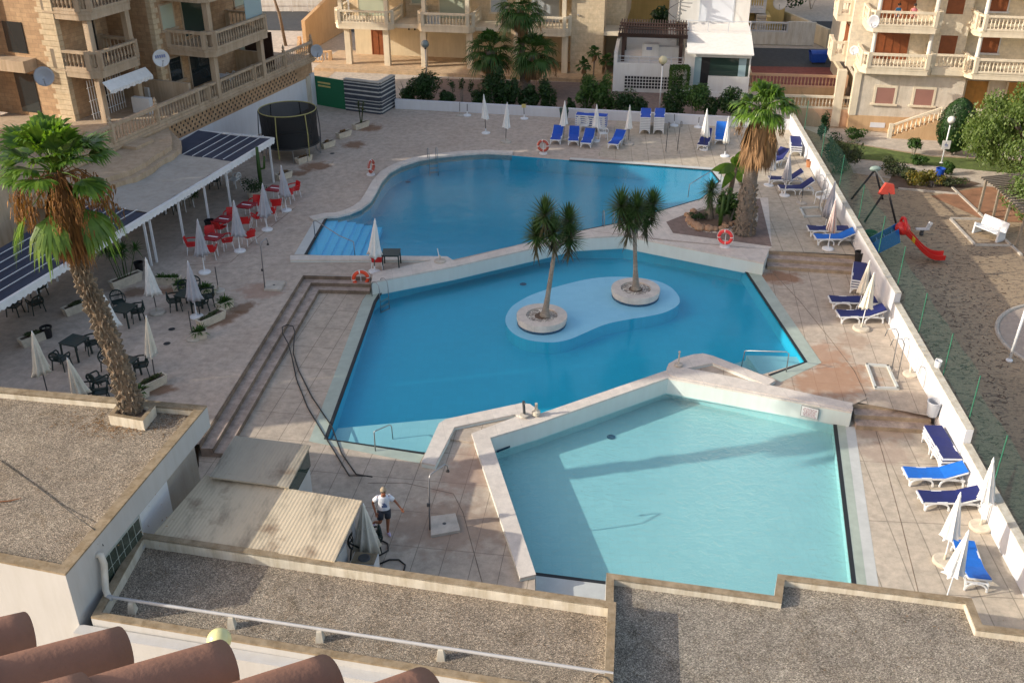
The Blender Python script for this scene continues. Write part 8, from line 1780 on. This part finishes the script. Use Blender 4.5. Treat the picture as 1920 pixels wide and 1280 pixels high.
    for x in (-.1, .062): m_ = MB(); m_.sphere((x, -.1, 1.645), .022, 8, 6, .5, .8, 1.2); m_.build('ear', 'skin_tan', t)
    for p_, q_ in (((.03, -.02, .05), (.09, -.2, .04)), ((-.38, .18, .26), (-.45, .04, .17))): m_ = MB(); m_.tube([Vector(p_)-(Vector(q_)-Vector(p_)).normalized()*.05, p_, Vector(p_).lerp(Vector(q_), .5), q_], [.03, .05, .048, .03], 10); m_.build('shoe', 'shoe_lilac', t, smooth=True)
    return t
walker()
# ================================================================== UNSEEN BUILDING ADDED OUTSIDE THE FRAME, WINGS SIZED TO SHADE THE TERRACE
ta = math.tan(SUN_AZ); t = thing('shade_caster_building', 'unseen tan building added past the left frame edge, stepped to cast the deck shade', 'building', (-37, 35, ZP), world=True)
for i0, i1, z1 in ((31.2, 34.15, 18.0), (34.2, 49.9, 22.1), (49.95, 54.5, 16.8), (54.55, 57.2, 20.2)):
    q = [(-42, i0-42*ta), (-32.5, i0-32.5*ta), (-32.5, i1-32.5*ta), (-42, i1-42*ta)]; m_ = MB(); m_.prism(q, ZP, z1); m_.build('wing', 'left_blocks', t); m_ = MB(); m_.prism(inset(q, -.02), z1, z1+.3, bottom=True); m_.build('roof', 'terracotta', t)
    for fl_ in range(int(z1//3)):
        n_ = max(1, int((i1-i0)/3))
        for k in range(n_):
            a = Vector(q[1]).lerp(Vector(q[2]), (k+.3)/n_); b_ = Vector(q[1]).lerp(Vector(q[2]), (k+.7)/n_); m_ = MB(); m_.seg(a, b_, .06, 1.0+fl_*3, 2.5+fl_*3); m_.build('window', 'window_glass', t)

cc_x, cc_y = P(2050, 645, ZP)[:2]
# ---------------- fallen palm litter on the left roof and dry leaves on the decks (nobody could count it)
rg = random.Random(99); m_ = MB()
def bit(p, s, z):
    a = rg.uniform(0, 6.28); L_ = s*rg.uniform(.5, 1.6); w_ = s*.25; c, q = math.cos(a), math.sin(a)
    m_.add([(p.x-c*L_/2+q*w_/2, p.y-q*L_/2-c*w_/2, z), (p.x+c*L_/2+q*w_/2, p.y+q*L_/2-c*w_/2, z+.01), (p.x+c*L_/2-q*w_/2, p.y+q*L_/2+c*w_/2, z+.012), (p.x-c*L_/2-q*w_/2, p.y-q*L_/2+c*w_/2, z+.004)], [(0, 1, 2, 3)])
for i in range(700):
    x = rg.gauss(235, 55); y = 785+rg.gauss(0, 11)+abs(rg.gauss(0, 8)); 
    if x > 345 or (196 < x < 300 and y < 792): continue
    bit(P(x, y, ZL-.2), .07, ZL-.21+rg.uniform(0, .01))
for i in range(90): bit(P(rg.uniform(5, 330), rg.uniform(770, 1040), ZL-.2), .05, ZL-.212)
tag(m_.build('palm_litter', 'palm_dead_grey'), 'dry palm litter scattered on the left gravel roof around the planter', 'litter', kind='stuff')
m_ = MB()
for i in range(160): bit(P(rg.uniform(1160, 1900), rg.uniform(1150, 1275), ZB-.1), .045, ZB-.092)
for i in range(120): 
    x = rg.uniform(240, 1100); bit(P(x, 1040+(x-240)*.14+rg.uniform(0, 90), ZG), .045, ZG+.008)
tag(m_.build('roof_litter', 'palm_dead_grey'), 'sparse dry leaves on the two near gravel roofs', 'litter', kind='stuff')
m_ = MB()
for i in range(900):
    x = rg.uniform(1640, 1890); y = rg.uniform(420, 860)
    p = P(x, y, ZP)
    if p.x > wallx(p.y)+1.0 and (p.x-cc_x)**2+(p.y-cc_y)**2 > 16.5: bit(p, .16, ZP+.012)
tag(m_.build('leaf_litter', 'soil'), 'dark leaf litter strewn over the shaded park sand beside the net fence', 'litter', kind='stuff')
